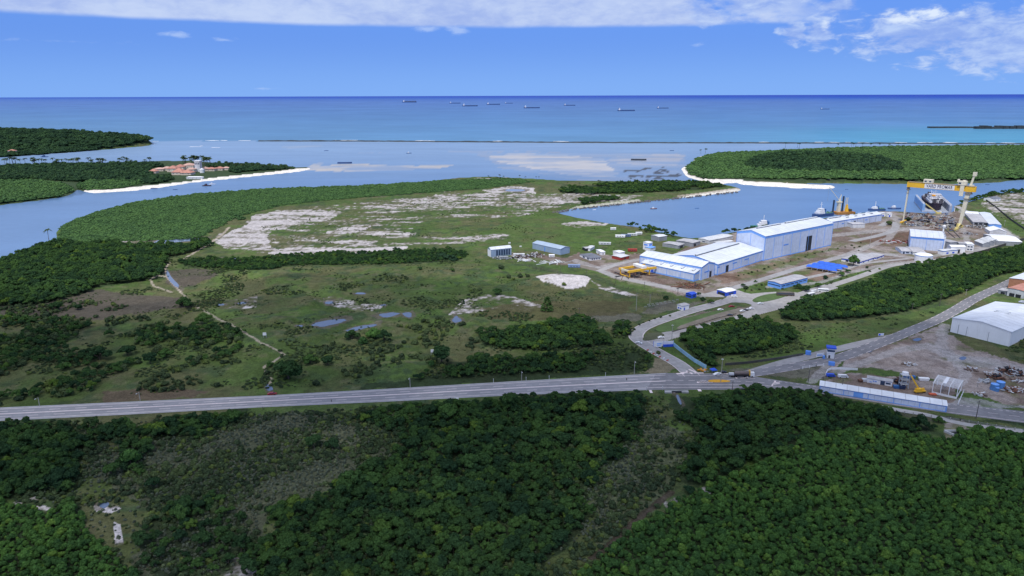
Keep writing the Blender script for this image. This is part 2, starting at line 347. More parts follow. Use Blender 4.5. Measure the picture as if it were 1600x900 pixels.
BEACH = [([(130,297),(150,296),(210,292),(260,287),(310,281),(330,278),(370,274),(430,268),(465,263),(500,261),(500,270),(420,276),(360,281),(300,287),(250,294),(200,300),(132,302)],.97),
 ([(1052,262),(1084,241),(1092,241),(1082,254),(1076,263),(1082,270),(1100,279),(1170,283),(1230,285),(1230,287),(1100,285.5),(1070,279)],.97),
 ([(1140,285),(1180,285),(1320,290),(1320,295),(1180,293)],.98),([(1040,311),(1100,301),(1140,295),(1165,294),(1150,300),(1100,306)],.8),([(870,332),(900,322),(1000,311),(1000,315),(900,326)],.45),
 ([(1080,243),(1120,237),(1180,234),(1180,237),(1120,240),(1090,246)],.8)]
DIRT = [  # bare earth, work yards
 ([(960,400),(1000,395),(1050,398),(1110,372),(1180,357),(1300,340),(1380,330),(1500,330),(1510,345),(1590,372),(1560,382),(1440,410),(1390,413),(1320,430),(1260,440),(1190,440),(1130,450),(1090,462),(960,430),(900,412),(880,405),(900,395)],'yard'),
 ([(795,395),(830,398),(900,402),(1000,400),(1000,432),(930,420),(880,415),(835,410),(800,402)],'yard'),
 ([(1000,430),(1090,455),(1060,462),(960,437),(930,418)],'yard2'),([(1120,432),(1240,402),(1300,385),(1250,405),(1180,430),(1130,445)],'brown'),
 ([(1250,425),(1300,415),(1320,425),(1275,440),(1240,437)],'brown'),([(1330,378),(1400,365),(1460,358),(1400,385),(1370,382)],'brown'),
 ([(1300,590),(1320,560),(1360,545),(1400,535),(1440,520),(1475,505),(1480,520),(1520,545),(1620,575),(1900,640),(1900,690),(1600,640),(1500,610),(1490,600),(1400,580),(1330,575)],'lot'),
 ([(1255,590),(1300,560),(1310,568),(1290,590)],'lot'),([(1285,596),(1312,583),(1400,588),(1490,600),(1502,640),(1475,642),(1278,612)],'lot'),([(1470,600),(1520,590),(1600,580),(1800,600),(1800,650),(1600,632),(1510,612)],'lot'),
 ([(1480,632),(1600,640),(1900,680),(1900,670),(1600,635),(1500,622)],'gravel'),([(1050,500),(1090,488),(1150,478),(1190,480),(1120,500),(1060,515)],'brown2'),
 ([(1130,577),(1180,572),(1250,568),(1300,566),(1290,592),(1180,586)],'lotgrass'),([(1000,490),(1040,470),(1060,475),(1110,468),(1090,475),(1030,490)],'lotgrass'),
 ([(1025,560),(1040,562),(1060,575),(1045,582),(1000,583),(1020,575)],'brown3'),([(880,488),(940,486),(1000,492),(1000,500),(930,503),(900,498)],'lotgrass'),
 ([(1200,640),(1300,635),(1480,660),(1600,680),(1600,672),(1480,650),(1300,625)],'verge'),([(1470,665),(1500,655),(1510,672),(1490,690),(1475,682)],'lot'),
 ([(160,612),(260,605),(330,612),(300,622),(160,628)],'brownv'),([(0,480),(60,476),(150,452),(290,468),(330,478),(240,486),(150,500),(90,495),(0,500)],'purple'),
 ([(255,425),(300,418),(350,425),(330,440),(290,450),(262,445)],'purple'),([(750,480),(840,470),(990,470),(980,490),(860,500),(760,500)],'ochre'),
]
CREEK = [(1048,770),(1028,786),(1010,800),(985,820),(960,845),(938,862),(925,872)]
TRACK = [[(333,376),(348,366),(358,355)],[(288,404),(320,385),(335,376)],[(265,410),(258,420),(262,434),(275,448),(290,466),(305,480),(325,492),(345,503),(368,517),(400,535),(425,550),(445,558),(430,566),(413,575),(415,583),(425,592),(420,603)],
 [(258,432),(245,430),(235,437),(240,447),(255,452),(268,457)],[(1060,306),(1110,300),(1155,294)],[(470,566),(560,572),(640,565),(700,558)]]
PONDS = [[(486,508),(500,502),(520,499),(541,498),(543,501),(525,506),(505,511),(488,510)],[(463,508),(474,508),(473,511),(463,510)],[(588,493),(600,489),(618,488),(628,490),(615,494),(598,497)],[(628,489),(642,487),(645,494),(640,497),(630,493)],
 [(548,513),(565,508),(590,506),(588,510),(570,513),(555,517),(538,518)],[(704,503),(712,493),(716,495),(723,502),(712,505)],[(788,516),(797,515),(800,521),(790,520)],[(339,475),(350,474),(352,477),(340,478)],[(370,473),(386,471),(387,474),(372,476)],
 [(506,472),(520,470),(523,474),(510,476)],[(555,457),(571,457),(571,460),(556,460)],[(590,477),(605,475),(600,479)],[(785,297),(800,295),(822,296),(818,299),(795,299.5)],[(240,376),(262,373),(300,372),(318,372),(310,376),(270,379),(248,382)],
 [(256,422),(262,422),(268,434),(281,446),(280,451),(272,447),(262,436)],[(414,601),(420,600),(427,606),(425,611),(416,611)],[(335,406),(350,403),(378,404),(372,408),(345,409)],
 [(1350,548),(1358,543),(1366,548),(1358,552)],[(1424,531),(1436,527),(1442,530),(1434,534)],[(1496,560),(1506,556),(1512,560),(1504,564)],[(153,792),(162,781),(172,786),(165,796)],[(1055,616),(1060,616),(1066,632),(1062,634)]]

def lin(*c): return np.array(c, float)
GRASS = lin(.062,.098,.028); GRASS2 = lin(.096,.102,.046); GRASSB = lin(.078,.135,.034); DARKU = lin(.026,.042,.020); SANDC = lin(.50,.47,.465); BEACHC = lin(.74,.70,.63)
COLS = dict(yard=lin(.25,.215,.195), yard2=lin(.22,.18,.16), brown=lin(.20,.145,.115), brown2=lin(.17,.15,.125), brown3=lin(.20,.17,.12), lot=lin(.29,.25,.23), gravel=lin(.27,.27,.27),
 lotgrass=lin(.13,.125,.10), verge=lin(.075,.075,.05), brownv=lin(.115,.085,.06), purple=lin(.088,.074,.062), ochre=lin(.085,.078,.038))

def landmask(px, py): return anypoly(px, py, LANDS)
HEAD_LINE = [W(-900,236), W(0,232), W(100,229), W(170,226), W(228,223)]
HEAD_H = [66, 62, 50, 36, 7]
def height(x, y, px=None, py=None):
    """terrain height above the flat land level (hills, mounds, dunes)"""
    x = np.asarray(x, float); y = np.asarray(y, float)
    if px is None: px, py = project(x, y)
    h = np.zeros(x.shape)
    m = (px < 400) & (py < 270)
    if m.any():
        hh = np.zeros(m.sum()); xx = x[m]; yy = y[m]
        for (a, b, ha, hb) in zip(HEAD_LINE[:-1], HEAD_LINE[1:], HEAD_H[:-1], HEAD_H[1:]):
            dx, dy = b.x - a.x, b.y - a.y; t = np.clip(((xx - a.x) * dx + (yy - a.y) * dy) / (dx * dx + dy * dy), 0, 1)
            d = np.hypot(xx - a.x - t * dx, yy - a.y - t * dy); H = ha + (hb - ha) * t
            hh = np.maximum(hh, H * np.clip(1 - (d / (H * 4.2 + 40)) ** 1.6, 0, 1))
        h[m] += hh * (0.82 + 0.36 * fbm(xx, yy, 260, 3))
    c = W(1290, 262); m = (px > 1100) & (py < 300) & (py > 200)
    if m.any():
        d2 = ((x[m] - c.x) / 330) ** 2 + ((y[m] - c.y) / 330) ** 2; h[m] += 16 * np.exp(-d2 * 1.6)
    c = W(880, 443); m = (np.abs(px - 880) < 80) & (np.abs(py - 443) < 25)
    if m.any():
        d2 = ((x[m] - c.x) / 34) ** 2 + ((y[m] - c.y) / 26) ** 2; h[m] += 6.0 * np.exp(-d2 ** 1.6) * (0.8 + 0.5 * fbm(x[m], y[m], 9, 3))
    m = inpoly(px, py, FIELDBAND)
    if m.any():
        xx, yy = x[m], y[m]; n = fbm(xx, yy, 42, 3, 3)
        e = np.minimum.reduce([np.clip((px[m] - 240) / 60, 0, 1), np.clip((590 - py[m]) / 12, 0, 1), np.clip((py[m] - 412) / 16, 0, 1), np.clip((820 - px[m]) / 60, 0, 1)])
        bumps = np.clip((n - 0.45) * 14, 0, 3.2) * e
        for pd in PONDS[:12] + PONDS[14:16]:
            P = np.array(pd); cx, cy = P.mean(0); rx = np.ptp(P[:, 0]) / 2 + 10; ry = np.ptp(P[:, 1]) / 2 + 6
            bumps *= np.clip(((px[m] - cx) / rx) ** 2 + ((py[m] - cy) / ry) ** 2 - 0.6, 0, 1)
        h[m] += bumps
    return h
def cover(x, y, px, py):
    """albedo of the ground at every point"""
    n = px.size; big = fbm(x, y, 60, 4, 1); mid = fbm(x, y, 14, 4, 2); fine = fbm(x, y, 3.2, 3, 5); vf = fbm(x, y, 1.3, 2, 6)
    scale = np.clip(np.hypot(x, y) / 500, .4, 3)
    wx = px + (mid - .5) * 16 / scale + (fine - .5) * 5 / scale; wy = py + (fbm(x, y, 12, 4, 8) - .5) * 9 / scale + (vf - .5) * 2.5 / scale
    t = np.clip((big - .5) * 4.2 + .5 + (mid - .5) * 1.2, 0, 1)[:, None]
    C = GRASS * (1 - t) + GRASS2 * t
    g = np.clip((fbm(x, y, 33, 4, 11) - .56) * 9, 0, 1)[:, None]; C = C * (1 - g * .75) + GRASSB * g * .75
    d = np.clip((fbm(x, y, 22, 4, 15) - .60) * 10, 0, 1)[:, None]; C = C * (1 - d * .7) + DARKU * 1.6 * d * .7
    d = np.clip((fbm(x, y, 7.5, 4, 16) - .56) * 8, 0, 1)[:, None] * np.clip((fbm(x, y, 70, 3, 17) - .35) * 4, .15, .8)[:, None]; C = C * (1 - d) + DARKU * 1.9 * d
    d = np.clip((fbm(x, y, 10, 4, 18) - .60) * 9, 0, 1)[:, None]; C = C * (1 - d * .5) + lin(.13, .125, .07) * d * .5
    isl = anypoly(px, py, [PENIN, HEAD, ISLE]); C[isl] = DARKU * 1.6
    def put(mask, col, a=1.0):
        if np.isscalar(a): C[mask] = C[mask] * (1 - a) + col * a
        else: aa = a[mask][:, None]; C[mask] = C[mask] * (1 - aa) + col * aa
    for pl, k in DIRT:
        m = inpoly(wx, wy, pl)
        if k in ('yard', 'yard2', 'lot', 'brown', 'brown2'):
            col = COLS[k]; q = np.clip((fbm(x, y, 26, 4, 21) - .42) * 7, 0, 1)[:, None]
            cc = col * (1 - q) + col * lin(.62, .56, .52) * q
            q2 = np.clip((fbm(x, y, 18, 4, 25) - .58) * 9, 0, 1)[:, None] * (.75 if k in ('yard', 'yard2', 'lot') else .3); cc = cc * (1 - q2) + GRASS2 * 1.1 * q2
            C[m] = cc[m]
        else: put(m, COLS[k], .85)
    # greener lawns round the yard
    for pl in ([(1150,425),(1200,408),(1300,388),(1320,383),(1240,415),(1180,430)],[(1010,445),(1090,468),(1060,470),(990,455),(930,430)],[(1120,455),(1240,425),(1330,395),(1345,398),(1250,432),(1140,462)],[(1180,470),(1240,455),(1250,458),(1200,475)],
               [(1200,540),(1300,505),(1400,493),(1480,478),(1520,455),(1440,515),(1380,530),(1280,550),(1200,575),(1130,578),(1110,565)],[(1022,550),(1050,546),(1100,575),(1075,575)],[(1600,640),(1500,612),(1480,622),(1600,648),(1800,660)],[(1505,335),(1560,318),(1600,352),(1590,370)],[(1530,440),(1600,420),(1600,372),(1640,380),(1640,430)],[(1505,400),(1540,395),(1560,388),(1560,396),(1520,408)],
               [(830,400),(880,412),(930,428),(900,430),(830,412)],[(800,320),(870,330),(960,350),(1000,365),(900,395),(800,390),(700,385),(790,350)]):
        q = np.clip((mid - .32) * 3, 0.08, .62); put(inpoly(wx, wy, pl), GRASSB * .9, q)
    put(anypoly(wx, wy, Z['marsh']), lin(.085, .092, .060), .85)
    put(inpoly(wx, wy, [(1012,640),(1050,662),(1090,690),(1060,732),(1050,765),(1000,822),(930,860),(920,785),(930,742),(985,712),(996,680)]), lin(.10,.118,.062), .8)
    woods = [p for k in ('wood_left','wood_junction','wood_road','wood_gate','wood_strip','wood_fore','wood_fore_right','wood_fore_left','mangrove_fore','mangrove_fore_left','mangrove_far','hedge','thicket_left','spit_trees') for p in Z[k]]
    put(anypoly(wx, wy, woods), DARKU, .85)
    for pl, a in SAND:
        P_ = np.array(pl); cx, cy = P_.mean(0); far_ = cy < 400
        sx = px + (fbm(x, y, 60, 4, 35) - .5) * (26 if far_ else 8); sy = py + (fbm(x, y, 45, 4, 36) - .5) * (8 if far_ else 3); m = inpoly(sx, sy, pl)
        nn = fbm(x * .35, y, 12, 5, 31) * .6 + fbm(x, y, 4, 3, 33) * .4; put(m, lin(.17, .15, .12), np.clip((nn - (.62 - a * .42)) * 6, 0, .8))
        put(m, SANDC * (1 if not far_ else .88), np.clip((nn - (.68 - a * .36)) * 8, 0, 1))
    for pd in PONDS:
        P_ = np.array(pd, float); c_ = P_.mean(0); big_ = (P_ - c_) * np.array([1.35, 1.55]) + c_ ; put(inpoly(wx, px * 0 + wy, big_), lin(.12, .105, .085), .75)
    for pl, a in BEACH:
        m = inpoly(px, py, pl); put(m, BEACHC, a)
    m = (anypoly(px, py, [SPIT])); put(m, BEACHC, .97)
    put(nearline(px + (fine - .5) * 4, py + (vf - .5) * 3, CREEK, 7), lin(.065, .050, .036), .85)
    put(nearline(px + (fine - .5) * 5, py + (vf - .5) * 4, CREEK, 3), lin(.09, .072, .06), .5)
    for tr in TRACK[:5]: put(nearline(px, py, tr, 1.9), lin(.36, .31, .25), .8)
    put(nearline(px, py, TRACK[5], 2.4), lin(.12, .13, .06), .6)
    # vehicle tracks across the demolition lot
    for tr in ([(1475,510),(1470,540),(1490,560),(1510,585),(1500,600)],[(1310,580),(1400,548),(1450,540),(1480,555),(1560,575),(1600,580)],[(1490,560),(1540,562),(1600,578)],[(1270,595),(1300,565),(1340,552)]):
        put(nearline(px + (fine - .5) * 9, py, tr, 9), lin(.34, .33, .33), .55)
    # yard roadways worn pale
    for tr, w in (([(900,408),(935,420),(960,432),(1010,442),(1100,462)],6),([(935,418),(985,408),(1010,402)],4),([(1100,462),(1160,448),(1240,422),(1330,395),(1400,398)],4),([(1500,330),(1545,345),(1590,372),(1540,385),(1440,404),(1400,400)],4),([(1320,400),(1390,372),(1405,345),(1390,335)],6),([(1200,448),(1280,442),(1330,425),(1390,412),(1440,408)],4),([(1300,368),(1380,360),(1500,352),(1510,370),(1510,380)],5)):
        put(nearline(px + (mid - .5) * 4, py, tr, w), lin(.33, .32, .32), .6)
    v = (0.80 + .42 * fine)[:, None]; C = C * v
    return np.clip(C, 0, .9)

def add_attr(me, name, arr, typ='FLOAT_COLOR'):
    a = me.attributes.new(name, typ, 'POINT')
    if typ == 'FLOAT_COLOR':
        buf = np.ones((len(arr), 4), np.float32); buf[:, :3] = arr; a.data.foreach_set('color', buf.ravel())
    else: a.data.foreach_set('value', np.asarray(arr, np.float32))
def polar(name, rs, az, zfun):
    A, Rr = np.meshgrid(az, rs); x = (Rr * np.sin(A)).ravel(); y = (Rr * np.cos(A)).ravel()
    px, py = project(x, y); z = zfun(x, y, px, py)
    nr, na = len(rs), len(az); v = np.stack([x, y, z], 1).astype(np.float32)
    i = np.arange((nr - 1) * (na - 1)); r = i // (na - 1); a = i % (na - 1); k = r * na + a
    q = np.stack([k, k + 1, k + na + 1, k + na], 1).astype(np.int32)
    me = bpy.data.meshes.new(name); me.vertices.add(len(v)); me.vertices.foreach_set('co', v.ravel())
    me.loops.add(q.size); me.loops.foreach_set('vertex_index', q.ravel())
    me.polygons.add(len(q)); me.polygons.foreach_set('loop_start', np.arange(0, q.size, 4, dtype=np.int32)); me.polygons.foreach_set('loop_total', np.full(len(q), 4, np.int32))
    me.update(calc_edges=True); me.polygons.foreach_set('use_smooth', np.ones(len(q), bool))
    o = bpy.data.objects.new(name, me); COL.objects.link(o)
    return o, me, x, y, px, py
azf = np.concatenate([np.linspace(-math.pi, -rad(42), 60)[:-1], np.linspace(-rad(42), rad(42), 1000), np.linspace(rad(42), math.pi, 60)[1:]])
H = CAMZ - GZ
dep = np.radians(np.concatenate([np.array([89.9, 80, 70, 60, 52, 47]), np.linspace(43, 3.2, 760)]))
rs = H / np.tan(dep)
def zmain(x, y, px, py):
    kk = np.clip(500 / np.hypot(x, y).clip(1), .15, 1); wx = px + (fbm(x, y, 22, 3, 41) - .5) * 8 * kk; wy = py + (fbm(x, y, 22, 3, 43) - .5) * 3 * kk * kk
    back = (np.abs(np.arctan2(x, y)) > rad(60)) & (np.hypot(x, y) < 900)
    m = landmask(wx, wy) | back | (np.hypot(x, y) < 200)
    f = m.astype(float).reshape(len(rs), -1)
    for _ in range(3):
        f[1:-1] = (f[:-2] + f[1:-1] * 2 + f[2:]) / 4; f[:, 1:-1] = (f[:, :-2] + f[:, 1:-1] * 2 + f[:, 2:]) / 4
    f = f.ravel(); flat = anypoly(px, py, [SPIT]) | ((py < 300) & (px > 1040) & (px < 1100)) | ((px > 120) & (px < 520) & (py > 255) & (py < 302) & ~m)
    land = np.where(flat, .9, GZ) + height(x, y, px, py)
    return np.where(f > .98, land, -2.5 + (land + 2.5) * f)
g, gme, gx, gy, gpx, gpy = polar('ground', rs, azf, zmain)
add_attr(gme, 'cover', cover(gx, gy, gpx, gpy)); tag(g, kind='structure')
def ground_mat():
    m = bpy.data.materials.new('ground cover'); m.use_nodes = True; nt = m.node_tree; S.nt = nt; b = nt.nodes['Principled BSDF']
    at = nt.nodes.new('ShaderNodeAttribute'); at.attribute_name = 'cover'; ge = nt.nodes.new('ShaderNodeNewGeometry')
    n = noise(ge.outputs['Position'], 1.1, 6, 0.7); n2 = noise(ge.outputs['Position'], 0.22, 5, 0.65)
    f = sstep(n * .65 + n2 * .35, .32, .68, .55, 1.42)
    cb = nt.nodes.new('ShaderNodeCombineColor'); 
    for i in range(3): nt.links.new(f.k, cb.inputs[i])
    nt.links.new(mixc(1.0, at.outputs['Color'], cb.outputs[0], 'MULTIPLY'), b.inputs['Base Color'])
    b.inputs['Roughness'].default_value = 1.0; b.inputs['Specular IOR Level'].default_value = 0.1
    bp = nt.nodes.new('ShaderNodeBump'); bp.inputs['Strength'].default_value = .7; bp.inputs['Distance'].default_value = .6; nt.links.new((n * .5 + n2).k, bp.inputs['Height']); nt.links.new(bp.outputs[0], b.inputs['Normal'])
    return m
gme.materials.append(ground_mat())

# ------------------------------------------------------------------ water
REEF = [(405,220.2),(600,220.6),(800,222),(1000,223),(1300,223.6),(1600,224.6),(2600,226)]
def wcol(x, y, px, py):
    D = np.hypot(x, y); n = fbm(x, y, 420, 4, 51); n2 = fbm(x, y, 90, 4, 52)
    # river & estuary: green-grey, silty; lagoon behind the reef: pale over sand
    C = np.tile(lin(.125, .220, .385), (x.size, 1))
    ry = np.interp(px, [p[0] for p in REEF], [p[1] for p in REEF])
    ocean = (py < ry) | ((px < 405) & (py < 220.2))
    lag = (~ocean) & (py < 285)
    t = np.clip((285 - py) / 50, 0, 1)[:, None]; C = np.where(lag[:, None], C * (1 - t) + lin(.19, .29, .44) * t, C)
    # far side: shallow turquoise then deep blue
    a = np.clip((py - 150) / 70, 0, 1)
    xs = [0, .04, .08, .14, .30, .55, .75, 1.0]
    oc = np.stack([np.interp(a, xs, v) for v in ([.004,.012,.045,.068,.075,.082,.092,.10],[.035,.065,.12,.148,.168,.192,.215,.235],[.32,.35,.37,.37,.365,.375,.39,.40])], 1)
    oc = oc * (.86 + .28 * n)[:, None]
    left = np.clip((700 - px) / 700, 0, 1)[:, None] * np.clip((a - .35) * 3, 0, 1)[:, None]; oc = oc * (1 - left * .6) + lin(.10, .20, .33) * left * .6
    right = np.clip((px - 1100) / 300, 0, 1)[:, None] * np.clip((a - .62) * 5, 0, 1)[:, None]; oc = oc * (1 - right * .5) + lin(.06, .30, .40) * right * .5
    C = np.where(ocean[:, None], oc, C)
    wx = px + (n2 - .5) * 26; wy = py + (fbm(x, y, 60, 4, 55) - .5) * 3.0
    def shoal(poly, col, s, k=None):
        m = inpoly(wx, wy, poly) & ~ocean; q = s * np.clip((fbm(x * .4, y, 55, 4, 57) - .28) * 3.2, .25, 1)[:, None]
        C[m] = (C * (1 - q) + col * q)[m]
    shoal([(740,238),(850,238),(960,240),(1075,240),(1075,282),(900,282),(780,262)], lin(.27,.30,.36), .55)
    shoal([(760,244),(800,239),(860,240),(900,243),(945,249),(960,262),(968,276),(930,277),(880,273),(820,262),(770,252)], lin(.46,.44,.42), .85)
    shoal([(960,244),(1050,240),(1075,243),(1060,258),(990,258),(950,252)], lin(.36,.36,.38), .7)
    shoal([(480,262),(492,255),(505,254),(500,260),(520,257),(570,256),(640,259),(700,257),(716,256),(690,262),(640,266),(560,267),(500,268),(482,266)], lin(.46,.42,.36), .85)
    shoal([(440,229),(500,228),(505,231),(450,231)], lin(.3,.34,.4), .5); shoal([(700,235),(850,236),(780,238),(700,237)], lin(.28,.32,.4), .5); shoal([(560,239),(600,239),(600,241)], lin(.3,.33,.4), .5)
    rk = inpoly(wx, wy, [(975,262),(1040,262),(1062,272),(1055,281),(985,280)]) & (fbm(x, y, 22, 4, 59) > .56); C[rk] = lin(.05, .055, .06)
    m = inpoly(px, py, [(100,296),(140,298),(130,304),(60,316),(60,312)]); C[m] *= .7
    return np.clip(C, 0, .8)
# finer rows near land, then out to the horizon
dw = np.radians(np.concatenate([np.array([89.9, 70, 50, 40]), np.linspace(36, 3.0, 330), np.geomspace(2.95, .02, 70)]))
wz = CAMZ
ws, wme, xx, yy, wpx, wpy = polar('sea', wz / np.tan(dw), np.concatenate([np.linspace(-math.pi, -rad(42), 60)[:-1], np.linspace(-rad(42), rad(42), 420), np.linspace(rad(42), math.pi, 60)[1:]]), lambda x, y, px, py: np.zeros(x.shape))
wpx, wpy = project(xx, yy, np.zeros(xx.shape)); add_attr(wme, 'cover', wcol(xx, yy, wpx, wpy)); tag(ws, kind='structure')
def water_mat(name, tint=None, refl=.19):
    m = bpy.data.materials.new(name); m.use_nodes = True; nt = m.node_tree; S.nt = nt; nt.nodes.clear()
    ge = nt.nodes.new('ShaderNodeNewGeometry'); mp = nt.nodes.new('ShaderNodeMapping'); nt.links.new(ge.outputs['Position'], mp.inputs[0]); mp.inputs['Scale'].default_value = (.35, 1, 1); mp.inputs['Rotation'].default_value = (0, 0, .25)
    n = noise(mp.outputs[0], .22, 5, .7); n2 = noise(mp.outputs[0], .011, 4, .6); n3 = noise(mp.outputs[0], .0016, 4, .6)
    if tint is None:
        at = nt.nodes.new('ShaderNodeAttribute'); at.attribute_name = 'cover'; c0 = at.outputs['Color']
        f = sstep(n * .3 + n2 * .4 + n3 * .3, .35, .65, .90, 1.08); cb = nt.nodes.new('ShaderNodeCombineColor')
        for i in range(3): nt.links.new(f.k, cb.inputs[i])
        c = mixc(1.0, c0, cb.outputs[0], 'MULTIPLY')
    else: c = mixc(sstep(n2, .3, .7), tuple(k * .8 for k in tint), tint)
    bp = nt.nodes.new('ShaderNodeBump'); bp.inputs['Strength'].default_value = .25; bp.inputs['Distance'].default_value = .25; nt.links.new(n.k, bp.inputs['Height'])
    df = nt.nodes.new('ShaderNodeBsdfDiffuse'); nt.links.new(c, df.inputs[0])
    gl = nt.nodes.new('ShaderNodeBsdfGlossy'); gl.inputs['Roughness'].default_value = .18; nt.links.new(bp.outputs[0], gl.inputs['Normal'])
    fr = nt.nodes.new('ShaderNodeFresnel'); fr.inputs[0].default_value = 1.33
    k = sstep(S(fr.outputs[0]), 0.0, .5, .06, refl)
    mx = nt.nodes.new('ShaderNodeMixShader'); nt.links.new(k.k, mx.inputs[0]); nt.links.new(df.outputs[0], mx.inputs[1]); nt.links.new(gl.outputs[0], mx.inputs[2])
    out = nt.nodes.new('ShaderNodeOutputMaterial'); nt.links.new(mx.outputs[0], out.inputs[0]); return m
wme.materials.append(water_mat('sea water'))

def sheet(name, poly, off, m, kind='structure', z0=GZ, world=False):
    P = [p if world else W(p[0], p[1]) for p in poly]
    tri = tessellate_polygon([[Vector((p[0], p[1], 0)) for p in P]])
    b = MB(); b.add([(p[0], p[1], z0 + off) for p in P], [tuple(t) for t in tri])
    o = b.build(name, m)
    if kind: o['kind'] = kind
    # faces up
    me = o.data
    if me.polygons and me.polygons[0].normal.z < 0: me.flip_normals()
    return o
PONDW = water_mat('pond water', (.12, .17, .26), .8)
def round_poly(P, n=2):
    for _ in range(n):
        Q = []
        for i in range(len(P)):
            a, b = P[i], P[(i + 1) % len(P)]; Q += [(a[0] * .75 + b[0] * .25, a[1] * .75 + b[1] * .25), (a[0] * .25 + b[0] * .75, a[1] * .25 + b[1] * .75)]
        P = Q
    return P
def ragged(p, seed):
    Q = round_poly(p, 2); r_ = random.Random(seed); c = np.array(Q).mean(0); out = []
    ks = [r_.uniform(.78, 1.12) for _ in range(len(Q))]
    for i, q in enumerate(Q):
        k = (ks[i] + ks[i - 1]) / 2; out.append((c[0] + (q[0] - c[0]) * k, c[1] + (q[1] - c[1]) * k))
    return out
for i, p in enumerate(PONDS): sheet('pond', ragged(p, i), .05, PONDW)

# reef: a long low rocky natural wall, with surf breaking on its seaward side
def strip_world(pts, z, wobble=0, step=25, seed=0):
    P = [W(x, y, z) for x, y in pts]; out = []
    for a, b in zip(P[:-1], P[1:]):
        n = max(1, int((b - a).length / step))
        for i in range(n): out.append(a.lerp(b, i / n))
    out.append(P[-1]); return out
rock = mat('wet dark rock', (.045, .055, .06), .9, .4, .08, bump=.6)
pts = strip_world(REEF, 0.5, step=18); b = MB(); rr = random.Random(3); prev = None
for i, p in enumerate(pts):
    w0 = 22 + rr.uniform(-5, 6); hh = 3.2 + rr.uniform(-.9, 1.0); y0 = p.y + rr.uniform(-4, 4)
    ring = [(p.x, y0 - w0, -.5), (p.x + rr.uniform(-3, 3), y0 - w0 * .5, hh * .7), (p.x, y0, hh), (p.x, y0 + w0 * .8, hh * .6), (p.x, y0 + w0 * 1.3, -.5)]
    o = len(b.v); b.v += ring
    if i: b.f += [(o - 5 + k, o - 4 + k, o + 1 + k, o + k) for k in range(4)]
tag(b.build('reef', rock), kind='structure')
foam = mat('surf foam', (.72, .76, .8), .8, .1, .1)
b = MB()
rr = random.Random(5); x = 320
while x < 1640:
    L = rr.uniform(4, 34); 
    dens = .75 if x < 420 else (.30 if x < 1150 else .8)
    if rr.random() < dens:
        y = np.interp(x, [p[0] for p in REEF], [p[1] for p in REEF]) - rr.uniform(.9, 1.5); th = rr.uniform(.25, .6)
        if x < 405: y = 219.6 + rr.uniform(-.3, .3)
        y2 = np.interp(x + L, [p[0] for p in REEF], [p[1] for p in REEF]) - rr.uniform(.9, 1.5) if x > 400 else 219.8
        a, c2 = W(x, y, .3), W(x + L, y2, .3); k = 10; up = []; dn = []
        for j in range(k + 1):
            q = a.lerp(c2, j / k); tt = 6 + 26 * th * math.sin(math.pi * j / k) * rr.uniform(.4, 1.3)
            up.append((q.x, q.y + tt, .35)); dn.append((q.x, q.y - tt * .3, .3))
        b.add(up + dn, [(j, j + 1, j + k + 2, j + k + 1) for j in range(k)])
    x += L + rr.uniform(1, 18)
for (x0, y0, L) in ((296, 229.3, 18), (330, 230.6, 14), (312, 228, 5), (238, 220.6, 10), (233, 225, 8)):
    a, c2 = W(x0, y0, .3), W(x0 + L, y0, .3); b.add([(a.x, a.y - 6, .3), (c2.x, c2.y - 4, .3), (c2.x, c2.y + 5, .3), (a.x, a.y + 9, .3)], [(0, 1, 2, 3)])
tag(b.build('surf', foam), kind='stuff'); bpy.data.objects['surf']['label'] = 'broken white surf along the seaward side of the reef'; bpy.data.objects['surf']['category'] = 'surf'
# outer harbour mole at the right
b = MB(); pts = strip_world([(1452,199.6),(1500,199.4),(1560,200),(1640,201),(1900,203)], 1, step=60); rr = random.Random(8)
for a, c2 in zip(pts[:-1], pts[1:]): b.beam((a.x, a.y, 1), (c2.x, c2.y, 1 + rr.uniform(-.5, .5)), 34 + rr.uniform(-6, 6), 12)
o = b.build('breakwater', rock); tag(o, 'long dark rock breakwater reaching in from the right, beyond the reef', 'breakwater')
b = MB()
for x in (1530, 1536, 1541, 1552, 1560, 1570, 1580, 1592):
    p = W(x, 201.2, 0); b.box(p.x, p.y, 0, 34 + rr.uniform(-8, 12), 25, 8 + rr.uniform(0, 9))
tag(b.build('jetty', rock), 'dark jetty with low blocks standing against the far breakwater', 'jetty')
# ================================================================== VEGETATION
def leafmat(name, col, yel, dark, vmul=1.0, trans=0.0, yfreq=.93):
    m = bpy.data.materials.new(name); m.use_nodes = True; nt = m.node_tree; S.nt = nt; nt.nodes.clear()
    at = nt.nodes.new('ShaderNodeAttribute'); at.attribute_name = 'tone'; oi = nt.nodes.new('ShaderNodeObjectInfo'); ge = nt.nodes.new('ShaderNodeNewGeometry')
    t = S(at.outputs['Fac']); r = S(oi.outputs['Random'])
    n = noise(ge.outputs['Position'], .028, 4, .6)
    c = mixc(sstep(n * .6 + r * .4, .25, .75), dark, col)
    c = mixc(sstep(r, yfreq, yfreq + .02) * .85, c, yel)
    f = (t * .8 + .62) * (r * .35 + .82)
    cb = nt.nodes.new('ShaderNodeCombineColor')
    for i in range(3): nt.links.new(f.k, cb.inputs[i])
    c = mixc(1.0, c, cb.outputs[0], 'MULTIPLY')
    d = nt.nodes.new('ShaderNodeBsdfDiffuse'); nt.links.new(c, d.inputs[0])
    out = nt.nodes.new('ShaderNodeOutputMaterial'); nt.links.new(d.outputs[0], out.inputs[0]); return m
M_BROAD = leafmat('broadleaf foliage', (.048, .096, .026), (.080, .130, .024), (.026, .058, .028), yfreq=.965)
M_MANG = leafmat('mangrove foliage', (.072, .150, .034), (.095, .165, .032), (.046, .104, .034), yfreq=.93)
